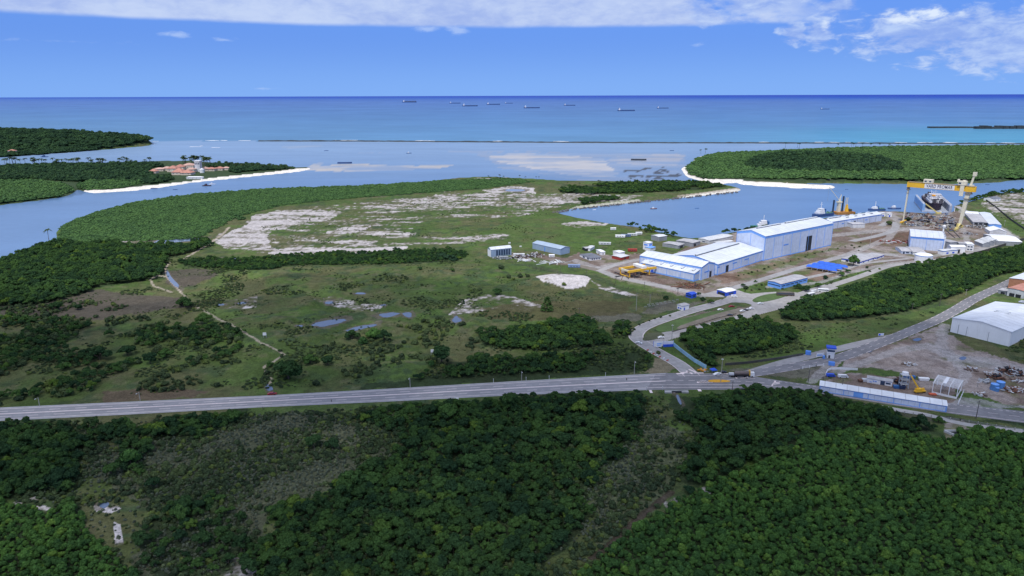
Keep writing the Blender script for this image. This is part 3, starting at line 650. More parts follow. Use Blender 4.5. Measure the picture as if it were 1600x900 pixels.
M_SCRUB = leafmat('scrub foliage', (.072, .102, .042), (.095, .13, .036), (.042, .066, .036), yfreq=.9)
M_GREY = leafmat('marsh shrub foliage', (.125, .145, .098), (.13, .165, .08), (.085, .108, .080), yfreq=.94)
M_MFAR = leafmat('far mangrove foliage', (.082, .158, .052), (.09, .16, .05), (.062, .124, .052), yfreq=.98)
M_BFAR = leafmat('far woodland foliage', (.040, .080, .034), (.06, .10, .03), (.030, .062, .036), yfreq=.985)
M_PALM = leafmat('palm fronds', (.045, .070, .028), (.07, .09, .03), (.03, .05, .025))
bark = mat('bark', (.12, .095, .07), .95, .4, 2.0)
_ico = bmesh.new(); bmesh.ops.create_icosphere(_ico, subdivisions=2, radius=1.0)
IV = np.array([v.co[:] for v in _ico.verts]); IF = [tuple(v.index for v in f.verts) for f in _ico.faces]; _ico.free()
def crown_mesh(name, seed, lobes, nleaf, leaf, m, flat=.72, spread=.55, lr=(.32, .52), cz=1.0, core=.86, low=-.35):
    r = np.random.default_rng(seed); V = []; F = []; T = []; cs = []
    for i in range(lobes):
        a = r.uniform(0, 2 * math.pi); d = spread * math.sqrt(r.uniform(0, 1)) if i else 0
        R = r.uniform(*lr) if i else lr[1] * 1.12
        cs.append((d * math.cos(a), d * math.sin(a), cz + r.uniform(-.14, .22) + (0 if i else .12) - d * .25, R))
    for (x, y, z, R) in cs:
        o = len(V); w = IV * (R * core) * (1 + r.uniform(-.16, .16, (len(IV), 1))); w[:, 2] *= flat
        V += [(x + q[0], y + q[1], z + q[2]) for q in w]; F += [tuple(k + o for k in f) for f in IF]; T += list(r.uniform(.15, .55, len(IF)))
    n = 0
    while n < nleaf:
        x, y, z, R = cs[r.integers(lobes)]
        d = r.normal(size=3); d /= np.linalg.norm(d)
        if d[2] < low: continue
        rr = R * r.uniform(.84, 1.10); p = np.array([x + d[0] * rr, y + d[1] * rr, z + d[2] * rr * flat])
        if any(((p[0] - a) ** 2 + (p[1] - b) ** 2 + ((p[2] - c) / flat) ** 2) < (q * .78) ** 2 for a, b, c, q in cs): 
            if r.random() < .7: continue
        nn = d + r.normal(size=3) * .45 + np.array([0, 0, .25]); nn /= np.linalg.norm(nn)
        t = np.cross(nn, r.normal(size=3)); t /= np.linalg.norm(t); b = np.cross(nn, t); s = leaf * r.uniform(.6, 1.35)
        o = len(V); V += [tuple(p + t * s * a1 + b * s * b1 * .8) for a1, b1 in ((-1, -.7), (.9, -1), (1.1, .8), (-.8, 1))]; F.append((o, o + 1, o + 2, o + 3))
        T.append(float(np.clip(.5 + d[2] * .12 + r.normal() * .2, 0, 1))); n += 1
    me = bpy.data.meshes.new(name); me.from_pydata([tuple(map(float, v)) for v in V], [], F)
    a = me.attributes.new('tone', 'FLOAT', 'FACE'); a.data.foreach_set('value', np.array(T, np.float32)); me.materials.append(m); return me
def trunk_mesh(name, seed, h=1.0, limbs=4):
    r = random.Random(seed); b = MB(); b.cyl(0, 0, -.15, h * .55, .075, .05, 7)
    for i in range(limbs):
        a = i * 6.28 / limbs + r.uniform(-.4, .4); b.beam((0, 0, h * .45), (.4 * math.cos(a), .4 * math.sin(a), h * r.uniform(.8, 1.0)), .045)
    me = bpy.data.meshes.new(name); me.from_pydata(b.v, [], b.f); me.materials.append(bark); return me
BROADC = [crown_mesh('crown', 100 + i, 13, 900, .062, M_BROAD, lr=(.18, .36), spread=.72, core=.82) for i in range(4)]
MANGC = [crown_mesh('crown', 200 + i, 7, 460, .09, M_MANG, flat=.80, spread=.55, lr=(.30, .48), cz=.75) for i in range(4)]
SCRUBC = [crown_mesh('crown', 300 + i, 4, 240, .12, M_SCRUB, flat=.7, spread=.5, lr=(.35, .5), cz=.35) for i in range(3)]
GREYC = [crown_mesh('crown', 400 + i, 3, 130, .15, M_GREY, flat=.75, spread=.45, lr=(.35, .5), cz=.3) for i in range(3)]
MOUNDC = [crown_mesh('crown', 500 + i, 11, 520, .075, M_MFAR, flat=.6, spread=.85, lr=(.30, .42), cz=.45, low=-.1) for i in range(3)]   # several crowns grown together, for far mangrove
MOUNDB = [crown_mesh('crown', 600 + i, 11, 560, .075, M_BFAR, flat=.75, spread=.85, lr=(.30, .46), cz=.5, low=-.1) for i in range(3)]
TRUNK = [trunk_mesh('trunk', 5 + i) for i in range(2)]
def palm_meshes(seed):
    r = random.Random(seed); b = MB(); lean = r.uniform(-.12, .12); P = [(0, 0, -.3)]
    for i in range(1, 7): P.append((lean * i * i * .25, 0, i * 1.5))
    for p, q in zip(P[:-1], P[1:]): b.beam(p, q, .30 if p[2] < 2 else .22)
    tm = bpy.data.meshes.new('trunk'); tm.from_pydata(b.v, [], b.f); tm.materials.append(bark)
    top = Vector(P[-1]); b = MB()
    for i in range(15):
        a = i * 2.4 + r.uniform(-.2, .2); el = r.uniform(-.2, 1.0); L = r.uniform(2.6, 3.4); prev = top.copy(); d = Vector((math.cos(a), math.sin(a), 0)); s = Vector((-math.sin(a), math.cos(a), 0))
        pts = [(top, .1)]
        for k in range(1, 6):
            t = k / 5; pts.append((top + d * L * t * math.cos(el * .6) + Vector((0, 0, L * (math.sin(el) * t - .75 * t * t))), .55 * math.sin(math.pi * min(t * .9 + .12, 1)) + .03))
        V = []
        for q, w in pts: V += [q - s * w - Vector((0, 0, w * .5)), q, q + s * w - Vector((0, 0, w * .5))]
        F = []
        for k in range(5): F += [(k * 3, k * 3 + 1, k * 3 + 4, k * 3 + 3), (k * 3 + 1, k * 3 + 2, k * 3 + 5, k * 3 + 4)]
        b.add(V, F)
    fm = bpy.data.meshes.new('crown'); fm.from_pydata(b.v, [], b.f); fm.materials.append(M_PALM)
    at = fm.attributes.new('tone', 'FLOAT', 'FACE'); at.data.foreach_set('value', np.array([r.uniform(.2, .8) for _ in b.f], np.float32)); return tm, fm
PALMS = [palm_meshes(i) for i in range(3)]
TREE_COUNT = {}
def tree(name, label, p, rads, crown, trunk=None, rz=None, group=None, zs=1.0, cat='tree'):
    s = rads; t = thing(name, label, cat, p, random.uniform(0, 6.28) if rz is None else rz, group); t.scale = (s, s, s * zs)
    c = bpy.data.objects.new('crown', crown); COL.objects.link(c); c.parent = t
    if trunk is not None:
        k = bpy.data.objects.new('trunk', trunk); COL.objects.link(k); k.parent = t
    return t
def gz(x, y): return GZ + float(height(np.array([x]), np.array([y]))[0])

def scatter(polys, cell, prob=1.0, nz=None, warp=6, far=1.0):
    """jittered world grid over traced zones -> x, y arrays"""
    P = np.concatenate([np.array([W(px, py)[:2] for px, py in pl if True]) for pl in polys]); 
    x0, x1 = max(P[:, 0].min(), -2600), min(P[:, 0].max(), 2600); y0, y1 = max(P[:, 1].min(), 60), min(P[:, 1].max(), 5200)
    gx, gy = np.meshgrid(np.arange(x0, x1, cell), np.arange(y0, y1, cell)); gx = gx.ravel(); gy = gy.ravel()
    r = np.random.default_rng(int(cell * 1000) + len(P)); gx = gx + r.uniform(-.5, .5, gx.size) * cell * .95; gy = gy + r.uniform(-.5, .5, gx.size) * cell * .95
    px, py = project(gx, gy); ok = (px > -70) & (px < 1670) & (py < 950) & (py > 180); gx, gy, px, py = gx[ok], gy[ok], px[ok], py[ok]
    k = np.clip(500 / np.hypot(gx, gy), .2, 2)
    wx = px + (fbm(gx, gy, 14, 3, 61) - .5) * warp * 2 * k; wy = py + (fbm(gx, gy, 14, 3, 62) - .5) * warp * k
    m = anypoly(wx, wy, polys) & (r.random(gx.size) < prob)
    if nz: s, th, sd = nz; m &= fbm(gx, gy, s, 4, sd) > th
    m &= landmask(px, py)
    if m.any() and py.max() > 720: m &= ~nearline(px + (fbm(gx, gy, 6, 3, 65) - .5) * 12, py, CREEK, 6)
    return gx[m], gy[m]
ROADS_PX = []    # no tree stands on these (filled below)
HWY_TOP = [(-400,658),(0,637),(200,628),(400,619),(600,608),(800,596),(1000,585),(1040,583),(1070,584),(1130,583.5),(1180,589),(1240,598),(1300,606),(1400,619),(1483,630),(1600,643),(1900,676)]
HWY_BOT = [(-400,679),(0,658),(200,648),(400,637),(600,628),(800,618),(1000,610),(1040,609),(1070,609),(1130,609),(1180,607.5),(1240,609),(1300,618),(1400,634),(1483,646),(1600,661),(1900,700)]
HWY = HWY_TOP + HWY_BOT[::-1]
KEEP = [HWY, [(0,628),(560,600),(560,640),(0,662)], [(560,598),(1000,578),(1000,612),(560,632)], [(990,520),(1010,545),(1070,590),(1110,590),(1030,538),(1010,528)], [(1045,608),(1078,608),(1090,645),(1050,645)], [(1190,600),(1250,604),(1250,612),(1195,609)],[(235,261),(235,276),(300,281),(330,276),(362,270),(362,262)],[(1280,596),(1300,625),(1430,650),(1600,672),(1600,600),(1500,590)]]
def keep_off(x, y, mar=0):
    px, py = project(x, y); return ~anypoly(px, py, KEEP)

GN = {}
def instancer(name, label, cat, meshes, x, y, s, zs=None, sink=0.0):
    """one object: crowns spread over points by a geometry-node modifier"""
    if len(x) == 0: return None
    z = GZ + height(x, y) - sink
    me = bpy.data.meshes.new(name); me.vertices.add(len(x)); me.vertices.foreach_set('co', np.stack([x, y, z], 1).astype(np.float32).ravel())
    r = np.random.default_rng(len(x)); zs = np.ones(len(x)) if zs is None else zs
    a = me.attributes.new('scl', 'FLOAT_VECTOR', 'POINT'); a.data.foreach_set('vector', np.stack([s, s, s * zs], 1).astype(np.float32).ravel())
    a = me.attributes.new('rot', 'FLOAT_VECTOR', 'POINT'); a.data.foreach_set('vector', np.stack([x * 0, x * 0, r.uniform(0, 6.28, len(x))], 1).astype(np.float32).ravel())
    a = me.attributes.new('pick', 'INT', 'POINT'); a.data.foreach_set('value', r.integers(0, len(meshes), len(x)).astype(np.int32))
    o = bpy.data.objects.new(name, me); COL.objects.link(o); tag(o, label, cat, kind='stuff')
    ng = bpy.data.node_groups.new(name, 'GeometryNodeTree'); ng.interface.new_socket('Geometry', in_out='INPUT', socket_type='NodeSocketGeometry'); ng.interface.new_socket('Geometry', in_out='OUTPUT', socket_type='NodeSocketGeometry')
    nd = ng.nodes; L = ng.links; gi = nd.new('NodeGroupInput'); go = nd.new('NodeGroupOutput'); ip = nd.new('GeometryNodeInstanceOnPoints'); jg = nd.new('GeometryNodeJoinGeometry')
    for tmpl in meshes:
        oi = nd.new('GeometryNodeObjectInfo'); oi.inputs['Object'].default_value = tmpl; oi.inputs['As Instance'].default_value = True; oi.transform_space = 'ORIGINAL'; L.new(oi.outputs['Geometry'], jg.inputs[0])
    def na(nm, t):
        n = nd.new('GeometryNodeInputNamedAttribute'); n.data_type = t; n.inputs[0].default_value = nm; return n.outputs[0]
    L.new(gi.outputs[0], ip.inputs['Points']); L.new(jg.outputs[0], ip.inputs['Instance']); ip.inputs['Pick Instance'].default_value = True
    L.new(na('pick', 'INT'), ip.inputs['Instance Index']); L.new(na('rot', 'FLOAT_VECTOR'), ip.inputs['Rotation']); L.new(na('scl', 'FLOAT_VECTOR'), ip.inputs['Scale']); L.new(ip.outputs[0], go.inputs[0])
    md = o.modifiers.new('spread', 'NODES'); md.node_group = ng; return o
def samples_of(objs): return objs

# -- near broadleaf woods: the 300 nearest are trees of their own, the rest is woodland
rg = np.random.default_rng(11)
def split_near(x, y, n):
    px, py = project(x, y); inside = (px > 5) & (px < 1595) & (py < 893)
    d = np.where(inside, -py, 9999); k = np.argsort(d); near = np.zeros(len(x), bool); near[k[:n]] = True; return near & inside
woods = [('wood_fore', 'below the highway, left of the reedy clearing', 1.0), ('wood_fore_right', 'between the highway and the lower right mangrove', 1.0), ('wood_fore_left', 'at the left edge below the highway', .95), ('thicket_left', 'in the patchy thickets at the lower left', .5)]
X = []; Y = []; Sz = []; Zn = []
for zi, (zn, where, pr) in enumerate(woods):
    x, y = scatter(Z[zn], 3.1, pr, None, 14); m = keep_off(x, y); x, y = x[m], y[m]; X.append(x); Y.append(y); Zn.append(np.full(len(x), zi))
X = np.concatenate(X); Y = np.concatenate(Y); Zn = np.concatenate(Zn)
Sz = np.clip(rg.lognormal(math.log(2.15), .36, len(X)), 1.1, 4.6); big = rg.random(len(X)) < .06; Sz[big] *= 1.35
# keep the crowns next to the road low enough not to cover it
px, py = project(X, Y); gap = np.interp(px, [p[0] for p in HWY_BOT], [p[1] for p in HWY_BOT]); Sz = np.where(py - gap < 16, np.minimum(Sz, 2.3), Sz)
near = split_near(X, Y, 300)
tmplB = []
for i in np.nonzero(near)[0]:
    k = rg.integers(4); t = tree('broadleaf_tree', 'dense dark green broadleaf tree in the woods ' + woods[Zn[i]][1], (X[i], Y[i], GZ), Sz[i], BROADC[k], TRUNK[k % 2], group='foreground woodland trees ' + woods[Zn[i]][1], zs=rg.uniform(.85, 1.2))
    if len(tmplB) < 4 and all(BROADC[k] is not c.data for c in tmplB): tmplB.append([c for c in COL.objects if c.parent == t and c.name.startswith('crown')][0])
instancer('broadleaf_woodland', 'dense dark green woods filling the foreground below the highway', 'woodland', tmplB, X[~near], Y[~near], Sz[~near], rg.uniform(.85, 1.25, (~near).sum()))

# -- near mangrove
X = []; Y = []; Zn = []
mg = [('mangrove_fore', 'in the lower right mangrove'), ('mangrove_fore_left', 'in the lower left mangrove')]
for zi, (zn, _) in enumerate(mg):
    x, y = scatter(Z[zn], 1.95, .95); X.append(x); Y.append(y); Zn.append(np.full(len(x), zi))
X = np.concatenate(X); Y = np.concatenate(Y); Zn = np.concatenate(Zn); Sz = np.clip(rg.lognormal(math.log(1.38), .34, len(X)), .7, 3.0); near = split_near(X, Y, 300); tmplM = []
for i in np.nonzero(near)[0]:
    k = rg.integers(4); t = tree('mangrove_tree', 'small round bright green mangrove tree packed among others ' + mg[Zn[i]][1], (X[i], Y[i], GZ), Sz[i], MANGC[k], TRUNK[k % 2], group='mangrove trees ' + mg[Zn[i]][1], zs=rg.uniform(.9, 1.25))
    if len(tmplM) < 4 and all(MANGC[k] is not c.data for c in tmplM): tmplM.append([c for c in COL.objects if c.parent == t and c.name.startswith('crown')][0])
instancer('mangrove_forest', 'close carpet of small round mangrove crowns across the lower right and lower left', 'mangrove forest', tmplM, X[~near], Y[~near], Sz[~near], rg.uniform(.85, 1.3, (~near).sum()))

# -- single trees and bushes standing apart in the fields
single = [  # px, py (foot), crown width px, label
 (1,776,20,'dark round bush at the left frame edge above the lower left mangrove'),
 (451,592,52,'broad grey-green tree beside the end of the sandy track near the highway'),(421,574,14,'small dark tree just left of the broad grey-green tree by the track'),
 (485,568,26,'dark round tree right of the sandy track, left of its twin'),(512,570,26,'dark round tree, right one of the pair above the highway'),
 (493,602,17,'dark bush close above the highway right of the red car'),(675,574,15,'bright green round bush below the right white billboard'),
 (690,568,40,'low dark clump of bushes beside the right white billboard'),(550,532,26,'dark tree in front of the lowest field pond'),(568,538,21,'bright green rounded tree below the lowest field pond'),(585,530,30,'dark tree behind the bright green one below the pond'),(600,534,24,'low dark bush right of the pond trees'),
 (656,422,9,'small round tree in the green field, nearest the dark hedge'),(707,426,10,'small round tree in the green field below the hedge end'),(659,446,7,'small bush in the middle of the green field'),(776,460,18,'round dark tree on the rubble bank left of the white sand heap'),
 (855,485,16,'tall narrow dark conifer in the brown field above the junction woods'),(881,452,9,'small bush at the foot of the white sand heap'),(782,422,14,'dark bush in the field below the wrecked shed'),(795,434,12,'dark bush on the left of two above the sand heap'),(802,438,8,'small dark bush beside its twin above the sand heap'),(812,434,12,'dark bush nearer the white sand heap'),(825,434,10,'low bush nearest the left tip of the sand heap'),
 (289,482,28,'dark spreading tree left of the sandy track at its upper bend'),(320,505,26,'dark tree touching the left side of the sandy track'),(357,517,12,'small round tree on the sandy track'),(363,533,18,'round bush just right below the small tree on the track'),(300,530,24,'dark round tree in the scrub left of the sandy track'),
 (88,485,22,'dark flat-topped tree standing in the brown marsh at left'),(74,498,18,'dark bush in front of the flat-topped marsh tree'),(43,487,10,'reddish-dark round bush alone in the brown marsh at far left'),(122,484,14,'low dark tree at the right of the marsh trees'),(130,510,16,'dark bush in the marsh below the flat-topped tree'),(45,500,12,'small bush in the brown marsh'),
 (200,555,26,'large round dark tree in the middle of the left scrub'),(156,562,34,'broad dark tree left of the large round one in the scrub'),(260,560,24,'dark tree right of the middle of the left scrub'),(235,568,22,'dark bush in front of the left scrub trees'),
 (143,611,8,'thin small tree standing close above the highway at left'),
 (96,757,42,'big dark dome-shaped tree in the lower left'),(50,738,26,'yellow-green round tree left of the dark dome tree'),(94,720,26,'dark tree above the dark dome tree'),(133,745,13,'slender dark shrub right of the dark dome tree'),(175,745,26,'dark shrub clump right of the slender shrub'),(205,728,34,'bright green spreading bush in the lower left marsh'),(285,742,18,'dark bush in the grey marsh, below its centre'),(240,765,24,'dark bush above the white salt pan'),(283,812,30,'dark green bush right of the salt pan'),(110,795,22,'dark bush at the edge of the lower left mangrove'),(490,700,28,'low green bush in the grey marsh, left one'),(520,702,24,'low green bush in the grey marsh, right one'),
 (1076,770,20,'round green tree beside the brown creek'),(1225,712,26,'tall dark tree where the woods meet the mangrove'),(1182,618,34,'tallest dark tree at the road bend on the woodland edge'),
 (1330,637,10,'small feathery tree at the roadside below the long white shed'),(1398,653,13,'young tree standing on the verge, middle of the long white shed'),(1466,660,15,'young tree standing on the verge near the right end of the long white shed'),
 (1041,468,11,'dark tree left of the blue gate kiosk'),(1092,461,8,'tree behind the small blue kiosk'),(1098,470,11,'tree right of the small blue kiosk'),(1110,474,12,'tree nearest the gate road beside the small blue kiosk'),
 (1161,448,9,'round tree right of the white-roofed gatehouse'),(1180,441,6,'small round tree left of the pale blue workshop'),(1165,452,11,'bushy tree in front of the gatehouse lawn'),(1223,452,5,'bush at the corner of the pale blue workshop'),
 (1247,451,14,'dark tree right end of the pale blue workshop'),(1260,455,15,'dark tree right of the workshop, by the parked vans'),(1278,449,13,'low tree behind the parked vans'),(1289,436,10,'tree on the lawn left of the blue canopies'),(1314,431,11,'tree just right of the blue canopies'),(1325,426,9,'tree below the blue office'),(1333,415,20,'long dark bush in front of the blue office wall'),(1355,419,6,'small bush right of the blue office'),
 (1292,445,6,'small bush by the service road bend'),(1299,443,6,'small bush on the service road verge'),
 (1028,553,10,'small grey bush beside the blue boundary wall'),(967,528,6,'small bush behind the access road bend'),
 (1418,345,10,'dark round bush in the grass circle by the rear hall'),(1388,351,11,'dark bush left in the grass circle by the rear hall'),
]
for i, (px, py, w, lab) in enumerate(single):
    p = W(px, py); r_ = w * mpp(p) / 2 * .98; con = 'conifer' in lab
    if con:
        b = MB(); rr = random.Random(1)
        V = []
        for k in range(190):
            t = rr.random(); a = rr.uniform(0, 6.28); R = (1 - t) ** .8 * .75 + .08; R *= rr.uniform(.5, 1.15); z = .15 + t * 1.75; c = Vector((R * math.cos(a), R * math.sin(a), z)); s = .13
            e = Vector((math.cos(a), math.sin(a), -.3)) * s; f = Vector((-math.sin(a), math.cos(a), rr.uniform(-.4, .4))) * s; b.add([c - e - f, c + e - f, c + e + f, c - e + f], [(0, 1, 2, 3)])
        cm = bpy.data.meshes.new('crown'); cm.from_pydata(b.v, [], b.f); cm.materials.append(M_BROAD); at = cm.attributes.new('tone', 'FLOAT', 'FACE'); at.data.foreach_set('value', np.array([rr.uniform(.1, .6) for _ in b.f], np.float32))
        tree('conifer', lab, (p.x, p.y, GZ), r_ * 1.5, cm, TRUNK[0]); continue
    bush = ('bush' in lab or 'shrub' in lab)
    cr = (SCRUBC if bush and w < 20 else BROADC)[i % 3]
    if 'bright' in lab or 'yellow' in lab: cr = MANGC[i % 4]
    tree('bush' if bush else 'field_tree', lab, (p.x, p.y, gz(p.x, p.y) - (.25 * r_ if not bush else 0)), r_, cr, TRUNK[i % 2], zs=.95 if not bush else 1.05, cat='bush' if bush else 'tree')

# fan palm by the highway
def place_palm(px, py, h, label, group=None, k=0, spread=1.0):
    p = W(px, py); s = h / 9.0; t = thing('palm_tree', label, 'palm tree', (p.x, p.y, gz(p.x, p.y)), random.uniform(0, 6.28), group); t.scale = (s * spread, s * spread, s)
    for nm, me in (('trunk', PALMS[k % 3][0]), ('crown', PALMS[k % 3][1])):
        c = bpy.data.objects.new(nm, me); COL.objects.link(c); c.parent = t
    return t
place_palm(139, 670, 6, 'lone fan palm just below the highway at left', spread=1.9)
place_palm(77, 378, 15, 'lone tall palm leaning over the river bank at left', spread=1.0)
rr = random.Random(21); P = []
for a, b_, n, y0 in ((2, 40, 10, 258), (50, 72, 8, 258.5), (84, 98, 5, 258.5), (100, 124, 10, 258), (137, 166, 14, 258), (185, 205, 8, 257), (226, 238, 3, 257)):
    for k in range(n): P.append((rr.uniform(a, b_), y0 + rr.uniform(-1.5, 1.5), rr.uniform(15, 22), 'tall coconut palm in the row along the far shore of the left peninsula', 'palms along the far shore of the peninsula'))
for k in range(26): P.append((rr.uniform(286, 333), 257 + rr.uniform(-2, 3), rr.uniform(16, 26), 'tall coconut palm in the grove behind the resort tower', 'palms behind the resort tower'))
for k in range(26): P.append((rr.uniform(335, 460), 264 + rr.uniform(-2, 3), rr.uniform(8, 15), 'coconut palm on the sand point right of the resort', 'palms on the sand point'))
for k in range(10): P.append((rr.uniform(128, 160), 210 + rr.uniform(-1, 4), rr.uniform(18, 26), 'palm on the skyline of the left headland', 'palms on the headland skyline'))
for k in range(14): P.append((rr.uniform(763, 783) if k < 9 else rr.uniform(785, 850), 280 + rr.uniform(-2, 3), rr.uniform(7, 12), 'palm on the rocky river bank above the white pond', 'palms on the rocky bank'))
for k in range(10): P.append((rr.uniform(880, 1110), 286 + rr.uniform(-2, 6), rr.uniform(8, 12), 'palm standing above the trees of the wooded spit', 'palms on the wooded spit'))
for x in (1095, 1102, 1227, 1246, 1249, 1309, 1330, 1333, 1337, 1347, 1360, 1373, 1388, 1389, 1403, 1412): P.append((x, 240 - (0 if x < 1110 else 9.5) + rr.uniform(-1, 1), rr.uniform(16, 24), 'lone dark palm on the far shore of the green island', 'palms along the far shore of the island'))
for i, (px, py, h, lab, grp) in enumerate(P): place_palm(px, py, h * (.85 if px < 480 else .7), lab, grp, i, 1.25)

# -- the rest, each a mass of one kind
def stuff(name, label, cat, zones, tm, cell, size, prob=1.0, nz=None, warp=6, keep=True, sink=0, zsr=(.85, 1.2)):
    x, y = scatter(sum([Z[k] for k in zones], []), cell, prob, nz, warp)
    if keep: m = keep_off(x, y); x, y = x[m], y[m]
    r = np.random.default_rng(len(name)); s = r.uniform(*size, len(x)); return instancer(name, label, cat, tm, x, y, s, r.uniform(*zsr, len(x)), sink)
def template(nm, label, cat, meshes, px, py, size, grp):
    out = []
    for i, me in enumerate(meshes):
        p = W(px + i * 9, py + i * 3); t = tree(nm, label, (p.x, p.y, gz(p.x, p.y)), size, me, None, group=grp, cat=cat); out.append([c for c in COL.objects if c.parent == t][0])
    return out
tS = template('low_bush', 'low green bush at the edge of the left scrub above the highway', 'bush', SCRUBC, 260, 590, 1.5, 'low bushes above the highway')
tG = template('marsh_shrub', 'small grey-green shrub in the marsh clearing below the highway', 'shrub', GREYC, 400, 690, 1.1, 'grey marsh shrubs')
tMM = template('mangrove_clump', 'mangrove clump at the inner edge of the far left mangrove belt', 'mangrove', MOUNDC, 360, 337, 6.0, 'mangrove clumps at the belt edge')
tMB = template('tree_clump', 'clump of dark trees at the right end of the long hedge band', 'tree clump', MOUNDB, 690, 401, 5.0, 'dark clumps at the hedge end')
stuff('junction_woodland', 'dark tree mass above the highway left of the junction', 'woodland', ['wood_junction', 'wood_gate', 'wood_strip'], tmplB, 3.7, (1.9, 3.8))
stuff('roadside_woodland', 'uneven woods and thicket along the far side of the highway left of the junction', 'woodland', ['wood_road'], tmplB, 3.4, (1.2, 3.6), nz=(24, .40, 85))
stuff('roadside_thicket', 'low green thicket filling the gaps in the woods along the highway', 'thicket', ['wood_road', 'wood_junction', 'wood_gate'], tS, 3.0, (.8, 1.8), nz=(15, .42, 86), warp=20)
stuff('left_woodland', 'dark rolling woods on the near bank of the river at left', 'woodland', ['wood_left'], tmplB, 4.8, (2.6, 5.0))
stuff('hedge_woodland', 'long dark band of bushes between the sand flats and the green field', 'bushes', ['hedge'], tmplB, 3.8, (1.5, 3.2), sink=1.0, warp=10)
stuff('river_mangrove', 'even green mangrove belt along the river at left', 'mangrove forest', ['mangrove_far'], tMM, 4.2, (3.0, 4.6), sink=.4, zsr=(.6, .85))
stuff('peninsula_mangrove', 'bright green mangrove at the tip of the left peninsula', 'mangrove forest', ['mangrove_penin'], tMM, 6, (4.5, 7.0), keep=False)
stuff('peninsula_woodland', 'dark woods covering the left peninsula round the resort', 'woodland', ['wood_penin'], tMB, 9, (6, 10))
stuff('headland_woodland', 'dark woods over the far left headland', 'woodland', ['wood_head'], tMB, 12, (7, 14), keep=False, prob=.9, zsr=(.6, 1.0))
stuff('island_mangrove', 'green mangrove covering the island across the water at right', 'mangrove forest', ['isle_green'], tMM, 9.5, (6.5, 10), keep=False, zsr=(.55, .8))
stuff('island_woodland', 'darker taller woods in the middle of the island', 'woodland', ['isle_dark'], tMB, 9, (7, 12), keep=False, zsr=(.9, 1.3))
stuff('spit_woodland', 'dark trees along the wooded spit left of the harbour mouth', 'woodland', ['spit_trees'], tmplB, 5.5, (2.8, 5.2), keep=False, zsr=(.65, 1.0), nz=(60, .36, 71))
stuff('bank_bushes', 'dark bushes along the harbour banks', 'bushes', ['bank_bushes'], tmplB, 5.0, (2.2, 4.2), nz=(20, .40, 72))
stuff('left_scrub', 'patchy dark scrub above the highway at left', 'scrub', ['scrub_mid_left'], tmplB + tS, 4.4, (1.8, 3.8), nz=(26, .44, 73))
stuff('thin_scrub', 'scattered low bushes in the fields above the highway', 'scrub', ['scrub_thin'], tS, 4.0, (1.2, 3.0), nz=(18, .545, 74))
stuff('marsh_shrubs', 'grey-green knee-high shrubs covering the foreground marsh', 'shrubs', ['marsh'], tG, 1.7, (.5, 1.15), prob=.8, nz=(30, .36, 75), warp=22)
stuff('marsh_bushes', 'scattered dark low bushes dotted over the foreground marsh', 'bushes', ['marsh', 'thicket_left'], tS, 4.2, (1.1, 2.6), nz=(16, .52, 76))
stuff('verge_bushes', 'low bushes and tall grass along the highway verges', 'bushes', ['wood_fore', 'wood_fore_right', 'wood_fore_left'], tS, 6.0, (1.0, 2.2), prob=.5, warp=26)

FOREALL = [(-500,664),(0,662),(400,641),(640,632),(1000,616),(1060,618),(1110,640),(1090,700),(1060,760),(1000,830),(900,905),(880,1060),(330,1060),(215,900),(140,835),(125,800),(45,790),(-500,780)]
Z['fore_all'] = [FOREALL]; Z['field'] = [[(240,402),(735,402),(830,424),(830,455),(960,462),(985,500),(980,560),(980,585),(560,604),(150,622),(130,520),(240,440)], [(0,480),(150,455),(260,450),(400,560),(420,600),(0,630)], [(1140,562),(1210,545),(1245,510),(1340,503),(1470,484),(1435,498),(1380,516),(1290,538),(1200,558)], [(1510,622),(1600,640),(1700,660),(1700,650),(1530,614)], [(1600,530),(1560,550),(1600,570),(1700,560)]]
Z['north_field'] = [[(560,330),(720,305),(870,320),(1000,365),(960,392),(820,388),(700,388),(640,372)],[(400,345),(560,335),(620,375),(430,385)],[(1510,330),(1545,312),(1600,345),(1640,400),(1590,370)]]
stuff('foreground_thicket', 'tangled low green thicket between the trees below the highway', 'thicket', ['fore_all'], tS, 2.5, (.9, 2.1), nz=(20, .47, 81), prob=.9)
stuff('foreground_undergrowth', 'fine low undergrowth covering the open ground below the highway', 'undergrowth', ['fore_all'], tG + tS, 2.6, (.5, 1.1), prob=.6)
stuff('field_tussocks', 'small dark tussocks and bushes dotted over the open field', 'tussocks', ['field'], tS, 3.4, (.4, 1.3), nz=(14, .60, 82), zsr=(.4, .8))
stuff('field_thicket', 'darker low thickets patching the field and the left marsh', 'thicket', ['field'], tS, 3.0, (.8, 2.0), nz=(38, .645, 83), zsr=(.5, .9))
stuff('north_tussocks', 'tiny dark bushes dotted over the far field and bank', 'tussocks', ['north_field'], tS, 5.0, (.5, 1.5), nz=(22, .655, 84), zsr=(.4, .8))
